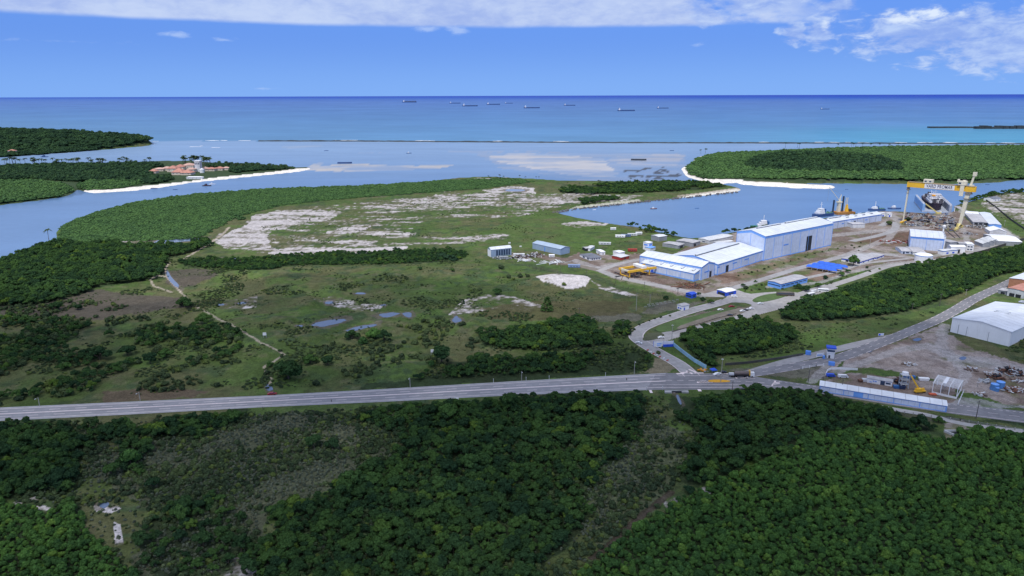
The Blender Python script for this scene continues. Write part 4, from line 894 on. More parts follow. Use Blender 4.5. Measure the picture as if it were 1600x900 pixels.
# ================================================================== ROADS
ASPH = mat('asphalt', (.31, .31, .325), .9, .16, .35, col2=(.24, .242, .255)); ASPH2 = mat('older asphalt', (.31, .305, .31), .9, .2, .3, col2=(.24, .235, .235)); CONC = mat('concrete paving', (.34, .33, .325), .9, .15, .3, col2=(.26, .25, .245))
PAINT = mat('road paint', (.76, .66, .65), .7, .15, .8); YPAINT = mat('yellow hatch paint', (.58, .30, .02), .7, .2, .8); SHOULD = mat('worn shoulder', (.36, .36, .37), .9, .2, .4)
def dens(pts, n=6):
    out = []
    for a, b in zip(pts[:-1], pts[1:]):
        for i in range(n): out.append((a[0] + (b[0] - a[0]) * i / n, a[1] + (b[1] - a[1]) * i / n))
    out.append(pts[-1]); return out
def smooth_pts(P, it=2):
    for _ in range(it):
        Q = [P[0]]
        for a, b in zip(P[:-1], P[1:]): Q += [a.lerp(b, .25), a.lerp(b, .75)]
        Q.append(P[-1]); P = Q
    return P
def road(name, px, width, m, off, world=None, sm=2):
    P = smooth_pts([W(*p) for p in px], sm) if world is None else world
    L, Rr = offset(P, width / 2), offset(P, -width / 2); b = MB(); n = len(P)
    b.add([(p[0], p[1], GZ + off) for p in L] + [(p[0], p[1], GZ + off) for p in Rr], [(i, i + 1, i + 1 + n, i + n) for i in range(n - 1)])
    o = b.build(name, m); o['kind'] = 'structure'; return P
def offset(P, d):
    out = []
    for i, p in enumerate(P):
        a = P[max(0, i - 1)]; b = P[min(len(P) - 1, i + 1)]; t = Vector((b[0] - a[0], b[1] - a[1], 0)).normalized(); out.append(Vector((p[0] - t.y * d, p[1] + t.x * d, 0)))
    return out
def lines(P, d, w, m, name, off, dash=None, rng_=None):
    """painted line at offset d from a centre polyline"""
    Q = offset(P, d); b = MB(); s = 0.0; on, gap = dash if dash else (1e9, 0)
    for a, c in zip(Q[:-1], Q[1:]):
        L = (c - a).length; k = 0.0
        while k < L - 1e-6:
            ph = (s + k) % (on + gap) if gap else 0; st = min(L - k, (on - ph) if ph < on else (on + gap - ph)); st = max(st, .01)
            if (not gap) or ph < on:
                p, q = a.lerp(c, k / L), a.lerp(c, (k + st) / L); n = Vector((-(c - a).y, (c - a).x, 0)).normalized() * w / 2
                if rng_ is None or rng_[0] < p.x < rng_[1]: b.add([(v.x, v.y, GZ + off) for v in (p - n, q - n, q + n, p + n)], [(0, 1, 2, 3)])
            k += st
        s += L
    if b.v: o = b.build(name, m); o['kind'] = 'structure'
sheet('highway', [p for p in dens(HWY_TOP, 3)] + [p for p in dens(HWY_BOT, 3)][::-1], .10, ASPH)
mid = [((np.interp(x, [p[0] for p in HWY_TOP], [p[1] for p in HWY_TOP]) + np.interp(x, [p[0] for p in HWY_BOT], [p[1] for p in HWY_BOT])) / 2) for x in range(-400, 1900, 40)]
tops = [W(x, np.interp(x, [p[0] for p in HWY_TOP], [p[1] for p in HWY_TOP])) for x in range(-400, 1900, 20)]
bots = [W(x, np.interp(x, [p[0] for p in HWY_BOT], [p[1] for p in HWY_BOT])) for x in range(-400, 1900, 20)]
ASPHD = mat('fresh dark asphalt', (.20, .20, .215), .9, .2, .2, col2=(.145, .147, .16))
def across(f, x0=-400, x1=1900): return [a.lerp(c, f) for a, c, x in zip(tops, bots, range(-400, 1900, 20)) if x0 <= x <= x1]
_t = [W(x, np.interp(x, [p[0] for p in HWY_TOP], [p[1] for p in HWY_TOP]) + .3) for x in range(1025, 1900, 15)]; _b = [W(x, np.interp(x, [p[0] for p in HWY_BOT], [p[1] for p in HWY_BOT]) - .3) for x in range(1010, 1900, 15)]
sheet('highway_resurfaced', _t + _b[::-1], .102, ASPHD, world=True)
TYRE = mat('tyre-darkened asphalt', (.245, .245, .26), .9, .25, .15, col2=(.20, .20, .215))
for f in (.18, .26, .36, .44, .57, .64, .74, .82): lines(across(f, -400, 1020), 0, .75, TYRE, 'tyre_track', .1015)
for f, w, mm, off, dash, rg_ in ((.035, 1.3, SHOULD, .104, None, (-400, 1040)), (.965, 1.1, SHOULD, .104, None, (-400, 1000)), (.13, .38, PAINT, .108, None, (-400, 1040)), (.87, .32, PAINT, .108, None, (-400, 1180)), (.49, .9, PAINT, .108, None, (-400, 1040)), (.515, .25, PAINT, .108, None, (-400, 1000)),
    (.31, .32, PAINT, .108, (6, 8), (-400, 1040)), (.69, .32, PAINT, .108, (6, 8), (-400, 1000)), (.12, .32, PAINT, .108, (1.6, 1.6), (1190, 1900)), (.5, .24, PAINT, .108, (5, 5), (1240, 1900)), (.9, .28, PAINT, .108, None, (1240, 1900)), (.14, .3, PAINT, .108, None, (1060, 1180)), (.45, .3, PAINT, .108, (4, 3), (1040, 1200)), (.70, .25, PAINT, .108, None, (1010, 1240))):
    lines(across(f, *rg_), 0, w, mm, 'lane_marking', off, dash)
acc = [(1082,588),(1072,578),(1060,568),(1036,555),(1013,542),(998,532),(992,525),(1000,514),(1020,505),(1044,497),(1080,485),(1120,475),(1135,470)]
r1 = road('access_road', acc, 11.0, ASPH2, .090); lines(r1, 5.0, .3, PAINT, 'lane_marking', .106); lines(r1, -5.0, .3, PAINT, 'lane_marking', .106)
r2 = road('parking_road', [(1012,541),(1018,533),(1040,525),(1070,518),(1105,508),(1145,497),(1190,484),(1225,472),(1262,458),(1300,447)], 13.5, ASPH2, .086)
for k in range(7): lines(r2, -7.2, .25, PAINT, 'lane_marking', .11, (1.2, 1.6)) if k == 0 else None
sheet('forecourt', round_poly([(1118,474),(1140,462),(1128,457),(1150,452),(1168,459),(1200,462),(1240,464),(1270,462),(1240,478),(1200,488),(1150,500),(1140,490),(1180,478),(1160,472)], 1), .095, CONC)
road('gate_road', [(1150,465),(1190,459),(1230,457),(1262,461)], 7, CONC, .100)
ISL = mat('mown grass island', (.075, .125, .038), .95, .3, .5, col2=(.055, .085, .03)); EARTH = mat('parking earth', (.20, .17, .145), .95, .2, .3, col2=(.14, .13, .10))
def island(name, poly, m, grass=None):
    P = [W(x, y) for x, y in round_poly(poly, 2)]; b = MB(); b.prism([(p.x, p.y) for p in P], GZ + .02, GZ + .24); b.build(name, m)['kind'] = 'structure'
island('traffic_island', [(1023,513),(1040,504),(1090,493),(1140,480),(1156,479),(1140,487),(1090,501),(1062,515),(1040,519),(1026,518)], ISL)
sheet('parking', round_poly([(1052,513),(1095,498),(1150,482),(1170,481),(1158,492),(1110,503),(1070,515)], 1), .26, EARTH)
island('traffic_island', [(1172,470),(1190,461),(1225,457),(1236,459),(1222,466),(1185,474)], ISL)
island('traffic_island', [(1003,530),(1012,520),(1035,520),(1040,526),(1018,532),(1006,533)], mat('rough grass island', (.08, .09, .05), .95, .3, .5))
r3 = road('side_road', [(1128,590),(1160,586),(1210,578),(1262,569),(1307,561),(1352,545),(1397,528),(1440,510),(1465,500),(1498,482),(1521,467),(1566,447),(1600,431),(1680,395)], 10.0, ASPHD, .094)
lines(r3, 4.5, .3, PAINT, 'lane_marking', .110, (5, 6)); lines(r3, -4.5, .3, PAINT, 'lane_marking', .110, (6, 4)); lines(r3, 0, .22, PAINT, 'lane_marking', .110, (4, 6))
road('slip_road', [(1165,585),(1225,566),(1260,558),(1292,550),(1330,540),(1376,530),(1410,523)], 8.0, ASPH2, .090)
road('yard_road', [(940,424),(965,433),(1010,443),(1060,452),(1100,462),(1130,462)], 9, CONC, .070); road('yard_road', [(1100,462),(1150,449),(1200,434),(1250,418),(1320,400),(1345,396),(1400,399)], 8, ASPH2, .066)
road('yard_road', [(1262,458),(1300,446),(1350,430),(1390,414),(1430,411),(1480,404),(1540,388),(1584,374),(1572,362),(1545,346),(1505,328),(1495,322)], 8, CONC, .062)
road('yard_road', [(1210,446),(1260,434),(1310,424),(1345,412),(1380,408),(1420,404)], 6, CONC, .058)
road('yard_road', [(1376,353),(1392,345),(1401,352),(1397,360),(1375,368),(1330,377)], 9, ASPH2, .054); road('yard_road', [(935,424),(960,414),(1000,405),(1030,404)], 7, CONC, .050)
road('service_track', [(1370,634),(1400,640),(1450,648),(1500,662),(1540,667),(1600,674)], 4.5, mat('pale concrete track', (.42, .41, .40), .9, .2, .4), .05)
road('dirt_road', [(860,405),(890,412),(925,420),(945,425)], 9, EARTH, .045)
# hatched nose and yellow island in the junction
b = MB()
for k in range(9):
    p = W(1091 + k * 2.6, 597.5 - abs((k % 2) - .5) * .5); b.box(p.x, p.y, GZ + .112, 1.3, 2.6, .02, .5 if k % 2 else -.5)
b.build('hatching', PAINT)['kind'] = 'structure'
island('yellow_island', [(1106,594.5),(1118,593),(1140,594.6),(1142,597),(1120,598),(1107,597)], YPAINT)
b = MB()
for (x, y, w, h, r) in ((1071,582,6,1.5,.2),(1063,584,5,2,.1),(1077,582,1.4,6,.5),(1083,580,1.4,7,.6),(1092,583,6,1.2,0),(1131,583,1.2,5,.9),(1209,599,.9,9,-.6),(1213,598,5,.8,.3),(1213,600,5,.8,.3),(1150,590,1,3,0),(1017,612,1.6,4,0),(1052,612,1.6,4,0),(1093,610,2,3,0)):
    p = W(x, y); b.box(p.x, p.y, GZ + .114, w, h, .015, r)
b.build('road_marking', PAINT)['kind'] = 'structure'

# ================================================================== BUILDINGS
WALLB = ribbed('pale blue-white cladding', (.56, .64, .80), pitch=3.4, depth=.14, rough=.5, var=.14, vs=.25); BLUE = mat('blue trim', (.10, .27, .72), .5, .1, .3); BLUEL = mat('light blue trim', (.17, .38, .84), .5, .1, .3); ROOFW = ribbed('white roof sheet', (.66, .70, .75), pitch=6.0, depth=.16, rough=.45, var=.14, vs=.12)
VENT = mat('vent metal', (.62, .66, .70), .4, .15, 1.0); DARK = mat('dark opening', (.025, .03, .04), .6, .2, 1.0); GLASS = mat('dark blue glass', (.04, .07, .13), .15, .2, .5, spec=.6); STEELBL = ribbed('steel blue cladding', (.30, .40, .53), pitch=1.2, depth=.1, rough=.5, var=.1, vs=.12)
STEELRF = ribbed('steel blue roof', (.36, .45, .56), pitch=3.0, depth=.08, rough=.5, var=.12, vs=.1); WHITE = mat('white paint', (.78, .79, .80), .5, .08, .6); OFFW = mat('dirty white wall', (.58, .60, .62), .7, .22, .3); GREYR = mat('grey fibre roof', (.42, .42, .44), .85, .25, .3); DGREYR = mat('dark grey roof', (.16, .175, .21), .8, .3, .4)
CBLUE = mat('strong blue paint', (.03, .10, .62), .5, .15, .4); TERRA = mat('terracotta tile', (.45, .22, .17), .9, .25, .25); RUST = mat('rusty steel', (.17, .075, .045), .9, .4, .6, col2=(.09, .055, .04)); YEL = mat('crane yellow', (.78, .46, .04), .5, .1, .5); CREAM = mat('cream paint', (.70, .66, .52), .6, .15, .5)
BRICK = mat('orange brick', (.40, .19, .11), .9, .2, .5); REDP = mat('red paint', (.36, .05, .04), .6, .2, .6); GREY = mat('grey steel', (.30, .32, .35), .5, .2, .8); WALLG = mat('grey concrete wall', (.40, .41, .42), .9, .25, .25); BRWT = ribbed('bright white cladding', (.82, .84, .86), pitch=1.2, depth=.06, rough=.5, var=.05, vs=.15)
def frame_of(A, B, C, label, name, cat, group=None):
    A, B, C = [W(*p) if not isinstance(p, Vector) else p for p in (A, B, C)]
    e1 = (B - A); L1 = e1.length; e1 = e1 / L1; n = Vector((-e1.y, e1.x, 0)); d = (C - A).dot(n); s = 1 if d > 0 else -1; L2 = abs(d)
    o = A + e1 * L1 / 2 + n * d / 2; t = thing(name, label, cat, (o.x, o.y, GZ), math.atan2(e1.y, e1.x), group)
    return t, L1, L2, s
def shed(name, label, A, B, C, ytop=None, h=None, rise=2.0, ridge=1, wall=None, roof=None, band=None, bandm=None, over=.35, pipes=0, vents=(), doors=(), wins=(), cat='building', group=None, base=None, mono=0, pipem=None):
    """gabled / flat shed on a traced footprint. side 0 = A-B face, side 1 = A-C face, 2 = far long face, 3 = far short face"""
    t, L1, L2, s = frame_of(A, B, C, label, name, cat, group); Aw = W(*A) if not isinstance(A, Vector) else A
    if h is None: h = max(2.2, zat(Aw, ytop) - GZ)
    X, Y = L1 / 2, L2 / 2; wall = wall or WALLB; roof = roof or ROOFW
    def loc(u, v): return (u - X, s * (v - Y))
    b = MB()
    if ridge == 1: pr = [(0, 0, h), (0, Y, h + rise), (0, L2, h)] if not mono else [(0, 0, h), (0, L2, h + mono)]
    else: pr = [(0, 0, h), (X, 0, h + rise), (L1, 0, h)] if not mono else [(0, 0, h), (L1, 0, h + mono)]
    def sec(k):
        if ridge == 1: return [(*loc(k, p[1]), p[2]) for p in pr]
        return [(*loc(p[0], k), p[2]) for p in pr]
    e = L1 if ridge == 1 else L2; a0, a1 = sec(0), sec(e); n = len(pr)
    bt0 = [(p[0], p[1], 0) for p in (a0[0], a0[-1])]; bt1 = [(p[0], p[1], 0) for p in (a1[0], a1[-1])]
    V = a0 + a1 + bt0 + bt1; i0 = 2 * n
    b.add(V, [(*range(n), i0 + 1, i0), (*range(n, 2 * n), i0 + 3, i0 + 2), (0, n, i0 + 2, i0), (n - 1, 2 * n - 1, i0 + 3, i0 + 1)]); b.build('wall', wall, t)
    b = MB(); th = .22
    r0, r1 = sec(-over), sec(e + over)
    def lift(q, k):   # widen at the eaves
        q = [list(v) for v in q]
        for j, sg in ((0, 1), (-1, -1)):
            other = q[1] if j == 0 else q[-2]; d = Vector(q[j]) - Vector(other); d = d.normalized() * over; q[j] = [q[j][0] + d.x, q[j][1] + d.y, q[j][2] + d.z]
        return [(v[0], v[1], v[2] + k) for v in q]
    l0, l1, u0, u1 = lift(r0, .03), lift(r1, .03), lift(r0, .03 + th), lift(r1, .03 + th); V = l0 + l1 + u0 + u1
    F = []
    for j in range(n - 1): F += [(j, j + 1, n + j + 1, n + j), (2 * n + j, 2 * n + j + 1, 3 * n + j + 1, 3 * n + j), (j, j + 1, 2 * n + j + 1, 2 * n + j), (n + j, n + j + 1, 3 * n + j + 1, 3 * n + j)]
    F += [(0, n, 3 * n, 2 * n), (n - 1, 2 * n - 1, 4 * n - 1, 3 * n - 1)]; b.add(V, F); rf = b.build('roof', roof, t)
    def facebox(bb, side, u, w, z0, z1, d=.08):
        if side in (0, 2):
            v0 = -d if side == 0 else L2; p, q = loc(u - w / 2, v0), loc(u + w / 2, v0 + d)
        else:
            u0 = -d if side == 1 else L1; p, q = loc(u0, u - w / 2), loc(u0 + d, u + w / 2)
        bb.b2(p[0], p[1], z0, q[0], q[1], z1)
    if band:
        bb = MB(); bm_ = bandm or BLUE
        for side in (0, 1, 2, 3):
            Ls = L1 if side in (0, 2) else L2; gable = (side in (1, 3)) if ridge == 1 else (side in (0, 2))
            if gable and not mono and rise > .3:
                k = {0: 0, 2: L2, 1: 0, 3: L1}[side]; dd = -.06 if side in (0, 1) else .06; q = sec(k + dd); q = [(x, y, z) for x, y, z in q]; lo = [(x, y, z - band) for x, y, z in q]; m_ = len(q)
                q2 = sec(k + dd * .1); lo2 = [(x, y, z - band) for x, y, z in q2]
                bb.add(q + lo + lo2, [(j, j + 1, m_ + j + 1, m_ + j) for j in range(m_ - 1)] + [(m_ + j, m_ + j + 1, 2 * m_ + j + 1, 2 * m_ + j) for j in range(m_ - 1)])
            else: facebox(bb, side, Ls / 2, Ls + .1, h - band, h - .01, .06)
        bb.build('fascia', bm_, t)
    if base:
        bb = MB()
        for side in (0, 1): facebox(bb, side, (L1 if side == 0 else L2) / 2, (L1 if side == 0 else L2) + .1, 0, base, .07)
        bb.build('plinth', BLUEL, t)
    if pipes:
        for side in (0, 1):
            Ls = L1 if side == 0 else L2; k = max(1, round(Ls / pipes)) 
            for i in range(k + 1):
                bb = MB(); facebox(bb, side, min(max(Ls * i / k, .3), Ls - .3), .36, 0.02, h - .4, .24); bb.build('downpipe', pipem or BLUEL, t)
    for side, u, w, z0, z1, *mm in doors:
        Ls = L1 if side in (0, 2) else L2; bb = MB(); facebox(bb, side, u * Ls, w, z0 + .02, z1, .14); bb.build('door', mm[0] if mm else DARK, t)
    for side, u, w, z0, z1, *mm in wins:
        Ls = L1 if side in (0, 2) else L2; bb = MB(); facebox(bb, side, u * Ls, w, z0, z1, .12); bb.build('window', mm[0] if mm else GLASS, t)
    for (u0, v0, u1, v1, w, hh) in vents:      # roof monitors, along a line in roof coordinates 0..1
        p, q = loc(u0 * L1, v0 * L2), loc(u1 * L1, v1 * L2)
        def zr(u, v):
            k = (v if ridge == 1 else u); return h + mono * k if mono else h + rise * (1 - abs(2 * k - 1))
        bb = MB(); P_, Q_ = Vector((*p, zr(u0, v0) + hh / 2)), Vector((*q, zr(u1, v1) + hh / 2)); bb.beam(P_, Q_, w, hh + .3); vo = bb.build('roof_vent', VENT, t)
        bb = MB(); d = (Q_ - P_).normalized(); pr_ = Vector((-d.y, d.x, 0)) * (w / 2 + .03)
        for sg in (1, -1): bb.beam(P_ + pr_ * sg - Vector((0, 0, .1)), Q_ + pr_ * sg - Vector((0, 0, .1)), .06, hh * .5)
        bb.beam(P_ - d * .05, P_ + d * .02, w * .7, hh * .7); bb.build('louvre', DARK, vo)
    t['_h'] = h; del t['_h']; return t, L1, L2, s, h

# -- the big fabrication halls
shed('fabrication_hall', 'tallest pale blue-white shipyard hall with a white roof and one tall dark doorway', (1192.5,407.5), (1298,383.5), (1146.5,398.5), ytop=369.3, rise=4.0, band=2.6, bandm=BLUEL, pipes=16, base=1.0,
     vents=[(.10,.56,.42,.56,2.4,1.6), (.50,.56,.84,.56,2.4,1.6), (.86,.60,1.0,.60,2.2,1.4)], doors=[(0,.64,10.5,0,17)], wins=[(0,.30,9,12,13.2,BLUE)])
shed('fabrication_hall', 'middle low white hall joined to the tall hall, with one long roof vent', (1120.5,430), (1191,407), (1051,413.5), ytop=413, rise=4.5, band=1.6, bandm=BLUEL, pipes=16, base=.9,
     vents=[(.0,.46,.92,.46,2.4,1.5)], doors=[(0,.20,5,0,7.0)], wins=[(0,.02,4,7.2,8.4,BLUE), (0,.36,8,6.5,7.6,BLUE), (0,.62,9,6.5,7.6,BLUE)])
shed('fabrication_hall', 'front hall with a long thin ridge vent, nearest the yellow gantry', (1095,438), (999,418.5), (1120,431.5), ytop=417.5, rise=3.0, band=1.6, bandm=BLUEL, pipes=16,
     vents=[(.10,.60,.95,.60,1.2,.6)], doors=[(1,.70,3.8,0,6)], wins=[(1,.42,9,6.2,7.3,BLUE)])
shed('lean_to', 'low lean-to along the front hall with five small roof vents', (1084,440), (1001.5,422), (1095,437.3), ytop=427.5, mono=2.6, band=1.2, bandm=BLUEL, pipes=14, base=1.2, doors=[(0,.78,2.5,0,3.4,CBLUE)],
     vents=[(k, .34, k, .74, 2.0, .9) for k in (.07, .27, .47, .66, .87)])
shed('fabrication_hall', 'long rear hall stretching to the quay with rows of short roof vents', (1377,345.2), (1298,358), (1362,342.0), ytop=334.6, rise=2.5, band=1.4, bandm=BLUE, pipes=14, pipem=GREY,
     vents=[(u, v, u + .055, v, 2.2, 1.2) for u in (.14, .30, .46, .62) for v in (.3, .6)] + [(.74, .5, .96, .5, 2.4, 1.3)], wins=[(0,.32,6,4.5,5.5,BLUE), (0,.78,5,4.5,5.5,BLUE), (0,.55,4,3,6,DARK)])
shed('annex', 'small grey-white annex against the wall of the long rear hall', (1351,356), (1332,356.5), (1356,352.5), ytop=350, rise=.4, wall=OFFW, roof=GREYR)
# -- paint hall with chimneys
tp, L1, L2, s, h = shed('paint_hall', 'blue-banded hall with tall white chimney pipes on its end wall, by the gantry crane', (1472,393), (1420,388.5), (1489,382), ytop=373.5, rise=1.6, band=2.0, bandm=BLUE, pipes=15, pipem=BLUEL, wins=[])
for k, v in enumerate((.08, .30, .62, .86)):
    b = MB(); q = (-L1 / 2 - 1.1, s * (v * L2 - L2 / 2)); b.cyl(q[0], q[1], 0, h + (2.5 if k < 3 else 5), .75, .75, 8); b.build('chimney', WHITE, tp)
    b = MB(); b.cyl(q[0], q[1], h + (2.5 if k < 3 else 5), h + (3.2 if k < 3 else 5.8), 1.0, .9, 8); b.build('chimney_cap', GREY, tp)
b = MB(); b.b2(-L1 / 2, s * L2 * .52, 0, L1 * .22, s * L2 * .58, h * .8) 
shed('workshop', 'grey block directly behind the paint hall chimneys', (1494,390), (1483,391), (1496,382), ytop=378, rise=.3, wall=GREY, roof=GREYR)
shed('office_building', 'low grey-roofed office in front of the paint hall, left end', (1431,397.5), (1408.5,396.5), (1436,391), ytop=393.5, rise=1.0, wall=WALLB, roof=GREYR, wins=[(0,.25,3,1,2.4),(0,.6,3,1,2.4),(0,.85,2,0,2.6)])
shed('office_building', 'dark-fronted canopy building in front of the paint hall, middle', (1446,399.5), (1426,398.5), (1459,392), ytop=395, rise=1.0, wall=OFFW, roof=GREYR, doors=[(0,.3,3,0,2.6),(0,.65,4,0,2.8)])
shed('office_building', 'small blue-fronted office at the right foot of the paint hall', (1473,398.5), (1465,396.5), (1485,394), ytop=392.5, rise=.4, wall=WHITE, roof=OFFW, band=.8, wins=[(1,.3,3,1,2.6,CBLUE),(1,.7,3,1,2.6,CBLUE)])
shed('workshop', 'white gabled building with a dark doorway right of the paint hall', (1485,395), (1478,392), (1497,391), ytop=386, rise=1.4, ridge=2, wall=WHITE, roof=WHITE, doors=[(1,.5,4,0,4)])
shed('workshop', 'dark grey panelled block between the two white buildings', (1497,391.5), (1494,389), (1505,389.5), ytop=380.5, rise=.2, wall=GREY, roof=GREYR, wins=[(1,.3,1.5,4,6),(1,.7,1.5,4,6)])
shed('office_building', 'white two-storey building at the edge of the perimeter road', (1509,391.5), (1505,387.5), (1517,389), ytop=382, rise=.4, wall=WHITE, roof=WHITE, wins=[(1,.3,2,1,2.3),(1,.7,2,1,2.3),(1,.3,2,4,5.3),(1,.7,2,4,5.3)])
for i, (A, B, C, yt, lb) in enumerate((((1535,386.5),(1522,381.5),(1541,384.5),381,'leftmost'), ((1543,384.2),(1530,379),(1548,382.6),378.5,'second from left'), ((1549,382.5),(1537,377),(1555,380.5),376.5,'third from left'))):
    shed('store_shed', lb + ' of the three grey barrel-ended sheds on the perimeter road', A, B, C, ytop=yt, rise=2.0, wall=GREY, roof=OFFW)
shed('storehouse', 'large white-roofed storehouse at the bend of the perimeter road', (1556,383), (1536,372), (1578,376), ytop=376.5, rise=2.0, ridge=2, wall=GREY, roof=WHITE, pipes=10, pipem=GREY)
shed('storehouse', 'white hip-roofed shed behind the large white-roofed storehouse', (1546,366), (1538,361), (1563,362), ytop=361, rise=3, ridge=1, wall=OFFW, roof=WHITE)
shed('storehouse', 'long white-roofed store with blue end wall beside the quay fence', (1545,355), (1529,336), (1561,353), ytop=350.5, rise=1.0, ridge=1, wall=BLUEL, roof=ROOFW, pipes=0)
shed('storehouse', 'long grey-roofed open store left of the white-roofed store', (1520,351), (1506,335.5), (1541,349.5), ytop=347, rise=.8, ridge=1, wall=GREY, roof=GREYR, doors=[(1,.2,4,0,3),(1,.5,4,0,3),(1,.8,4,0,3)])
shed('storehouse', 'narrow white building across the far end of the open store', (1505,337.5), (1504,334), (1527,335), ytop=333, rise=.6, ridge=2, wall=WHITE, roof=WHITE)
# -- workshops and offices inside the gate
shed('workshop', 'pale blue low workshop with a grey roof and strip windows', (1219.5,452), (1261,441.5), (1194.5,448), ytop=444, rise=.8, wall=BLUEL, roof=GREYR, band=.9, wins=[(0,k,5.2,2.3,3.1) for k in (.1,.26,.42,.58,.74,.9)] + [(1,.3,7,2.3,3.1),(1,.7,7,2.3,3.1)])
shed('office_building', 'blue-banded office with a grey roof, nearest block of two', (1344,413.5), (1369,405.5), (1305,411), ytop=409, rise=.5, wall=WHITE, roof=GREYR, band=1.3, bandm=CBLUE, wins=[(0,k,2.2,.9,2.1) for k in (.2,.5,.8)] + [(1,k,3,.6,2.4,DARK) for k in (.1,.3,.5,.7)])
shed('office_building', 'blue-banded office block farther right beside the near one', (1368,406.5), (1381,402), (1347,403.5), ytop=402.6, rise=.4, wall=WHITE, roof=GREYR, band=1.3, bandm=CBLUE, wins=[(0,k,1.8,.9,2.1) for k in (.25,.7)])
shed('gatehouse', 'gatehouse with a white roof on bright blue pillars', (1134,463), (1150,459.5), (1118.5,459), ytop=457, rise=.5, wall=CBLUE, roof=WHITE, doors=[(1,.5,8,0,2.4)], wins=[(0,.5,6,.9,2.2)])
shed('kiosk', 'small blue-roofed kiosk between the lawn and the trees by the gate', (1080.5,466.5), (1088,464.5), (1071,464), ytop=460.5, rise=.8, wall=CBLUE, roof=CBLUE, wins=[(0,.5,2.5,1,2.2),(1,.5,5,1,2.2)])
shed('substation_building', 'white flat-roofed substation house with blue doors', (1066,485.5), (1076.5,483), (1056.5,483), ytop=478.5, rise=.3, wall=WHITE, roof=GREYR, doors=[(0,.3,1.2,0,2.2,CBLUE)], wins=[(1,.3,1.5,1,2,CBLUE),(1,.7,1.5,1,2,CBLUE)])
# -- left cluster
shed('storehouse', 'steel-blue gabled shed in the left work yard', (875.5,398.5), (832,388.5), (893,396), ytop=389.5, rise=1.8, ridge=1, wall=STEELBL, roof=STEELRF, doors=[(0,.55,1.2,0,5,BLUE)])
shed('half_built_shed', 'half-clad shed with a torn white roof at the left edge of the work yard', (767,402), (799,398.5), (756,400.5), ytop=390.5, rise=2.2, wall=STEELBL, roof=ROOFW, doors=[(0,k,2.2,1.0,7.2,GLASS) for k in (.3,.42,.54,.66,.78,.9)] + [(1,.5,9,.2,7.5,BRWT)])
shed('cabin', 'white cabin with two openings behind the dark-roofed office', (939,399), (945.5,398.5), (933,395), ytop=394, rise=.3, wall=WHITE, roof=WHITE, doors=[(1,.4,1.6,0,2.2),(0,.5,1.5,1,2)])
shed('canteen', 'low dark grey-roofed block with pale windows', (922,407.5), (939.5,405.5), (900,401.5), ytop=404, rise=.6, wall=WHITE, roof=DGREYR, wins=[(0,k,1.6,.8,2.1) for k in (.2,.4,.6,.8)] + [(1,.2,3,.6,2.2),(1,.6,4,.6,2.2)])
shed('canteen', 'dark open shelter with a pale roof left of the white cabin', (915,392.5), (923,391.8), (900,391), ytop=388.5, rise=.5, wall=DARK, roof=GREYR)
shed('cabin', 'small white cabin joined to the dark open shelter', (922,392.5), (929,388.5), (915,391.5), ytop=388.5, rise=.4, wall=WHITE, roof=OFFW)
tr, *_ = shed('workshop', 'red-walled low building with white roof boxes', (970,407), (983,404), (953,404.5), ytop=402.5, rise=.3, wall=REDP, roof=OFFW, doors=[(0,.5,2,0,2)])
shed('cabin', 'white upper cabin standing on end of the red-walled building', (967,401), (976,399.5), (960,398), ytop=395, rise=.3, wall=WHITE, roof=WHITE)
shed('control_tower', 'white two-storey blue-windowed tower block behind the front hall', (1013,391), (1019,389.5), (1006,389), ytop=380, rise=.3, wall=WHITE, roof=WHITE, wins=[(1,.5,5,5,6.6,BLUE),(0,.5,5,5,6.6,BLUE)])
shed('office_building', 'white base block around the foot of the two-storey tower', (1016,392.8), (1024,390.8), (1006,391.5), ytop=388, rise=.3, wall=WHITE, roof=BLUEL)
shed('store_shed', 'grey shed with a sloping skirt on the harbour bank', (1029,377.5), (1042,375.5), (1015,375), ytop=370.5, rise=.8, wall=GREY, roof=OFFW)
shed('store_shed', 'low grey open-sided sheds behind the middle hall, left one', (1060,389), (1069,386), (1040,383.5), ytop=384, rise=.7, wall=GREY, roof=GREYR, doors=[(0,.5,6,0,2.6)])
shed('store_shed', 'low grey flat-roofed store behind the middle hall, right one', (1082,386), (1094,382.5), (1066,379), ytop=380, rise=.5, wall=GREY, roof=GREYR, doors=[(0,.3,4,0,3)])
shed('store_shed', 'long low white building on the harbour bank behind the tall hall', (1108,381), (1145,373.5), (1099,376), ytop=376, rise=.8, wall=OFFW, roof=OFFW, wins=[(1,.5,4,1,2)])
shed('store_shed', 'small white-roofed shed touching the near left corner of the tall hall', (1120,384), (1146,381), (1119,381.5), ytop=380, rise=.5, wall=OFFW, roof=OFFW)
# -- warehouse, brick block and long wall shed at right
shed('warehouse', 'huge bright white warehouse with a low white roof at the right frame edge', (1576,541.5), (1640,511), (1474.5,522.5), ytop=519, rise=2.4, ridge=1, wall=BRWT, roof=ROOFW, band=1.2, bandm=WHITE, pipes=0, vents=[(.50,.42,.50,.66,1.2,.7),(.55,.42,.55,.66,1.2,.7),(1.1,.4,1.1,.66,1.2,.7),(1.15,.4,1.15,.66,1.2,.7)], doors=[(1,.35,.25,0,7,GREY),(1,.72,.25,0,7,GREY),(1,.87,.25,0,7,GREY)])
shed('brick_block', 'orange brick upper block with a white roof, partly cut by the right frame edge', (1612,457), (1680,430), (1567,452.5), ytop=441.5, rise=1.0, ridge=1, wall=BRICK, roof=ROOFW)
shed('brick_block', 'low white and grey front building below the orange brick block', (1598,467), (1660,446), (1569,463), ytop=455, rise=.3, wall=OFFW, roof=TERRA, doors=[(1,.3,4,0,3),(1,.7,4,0,3)])
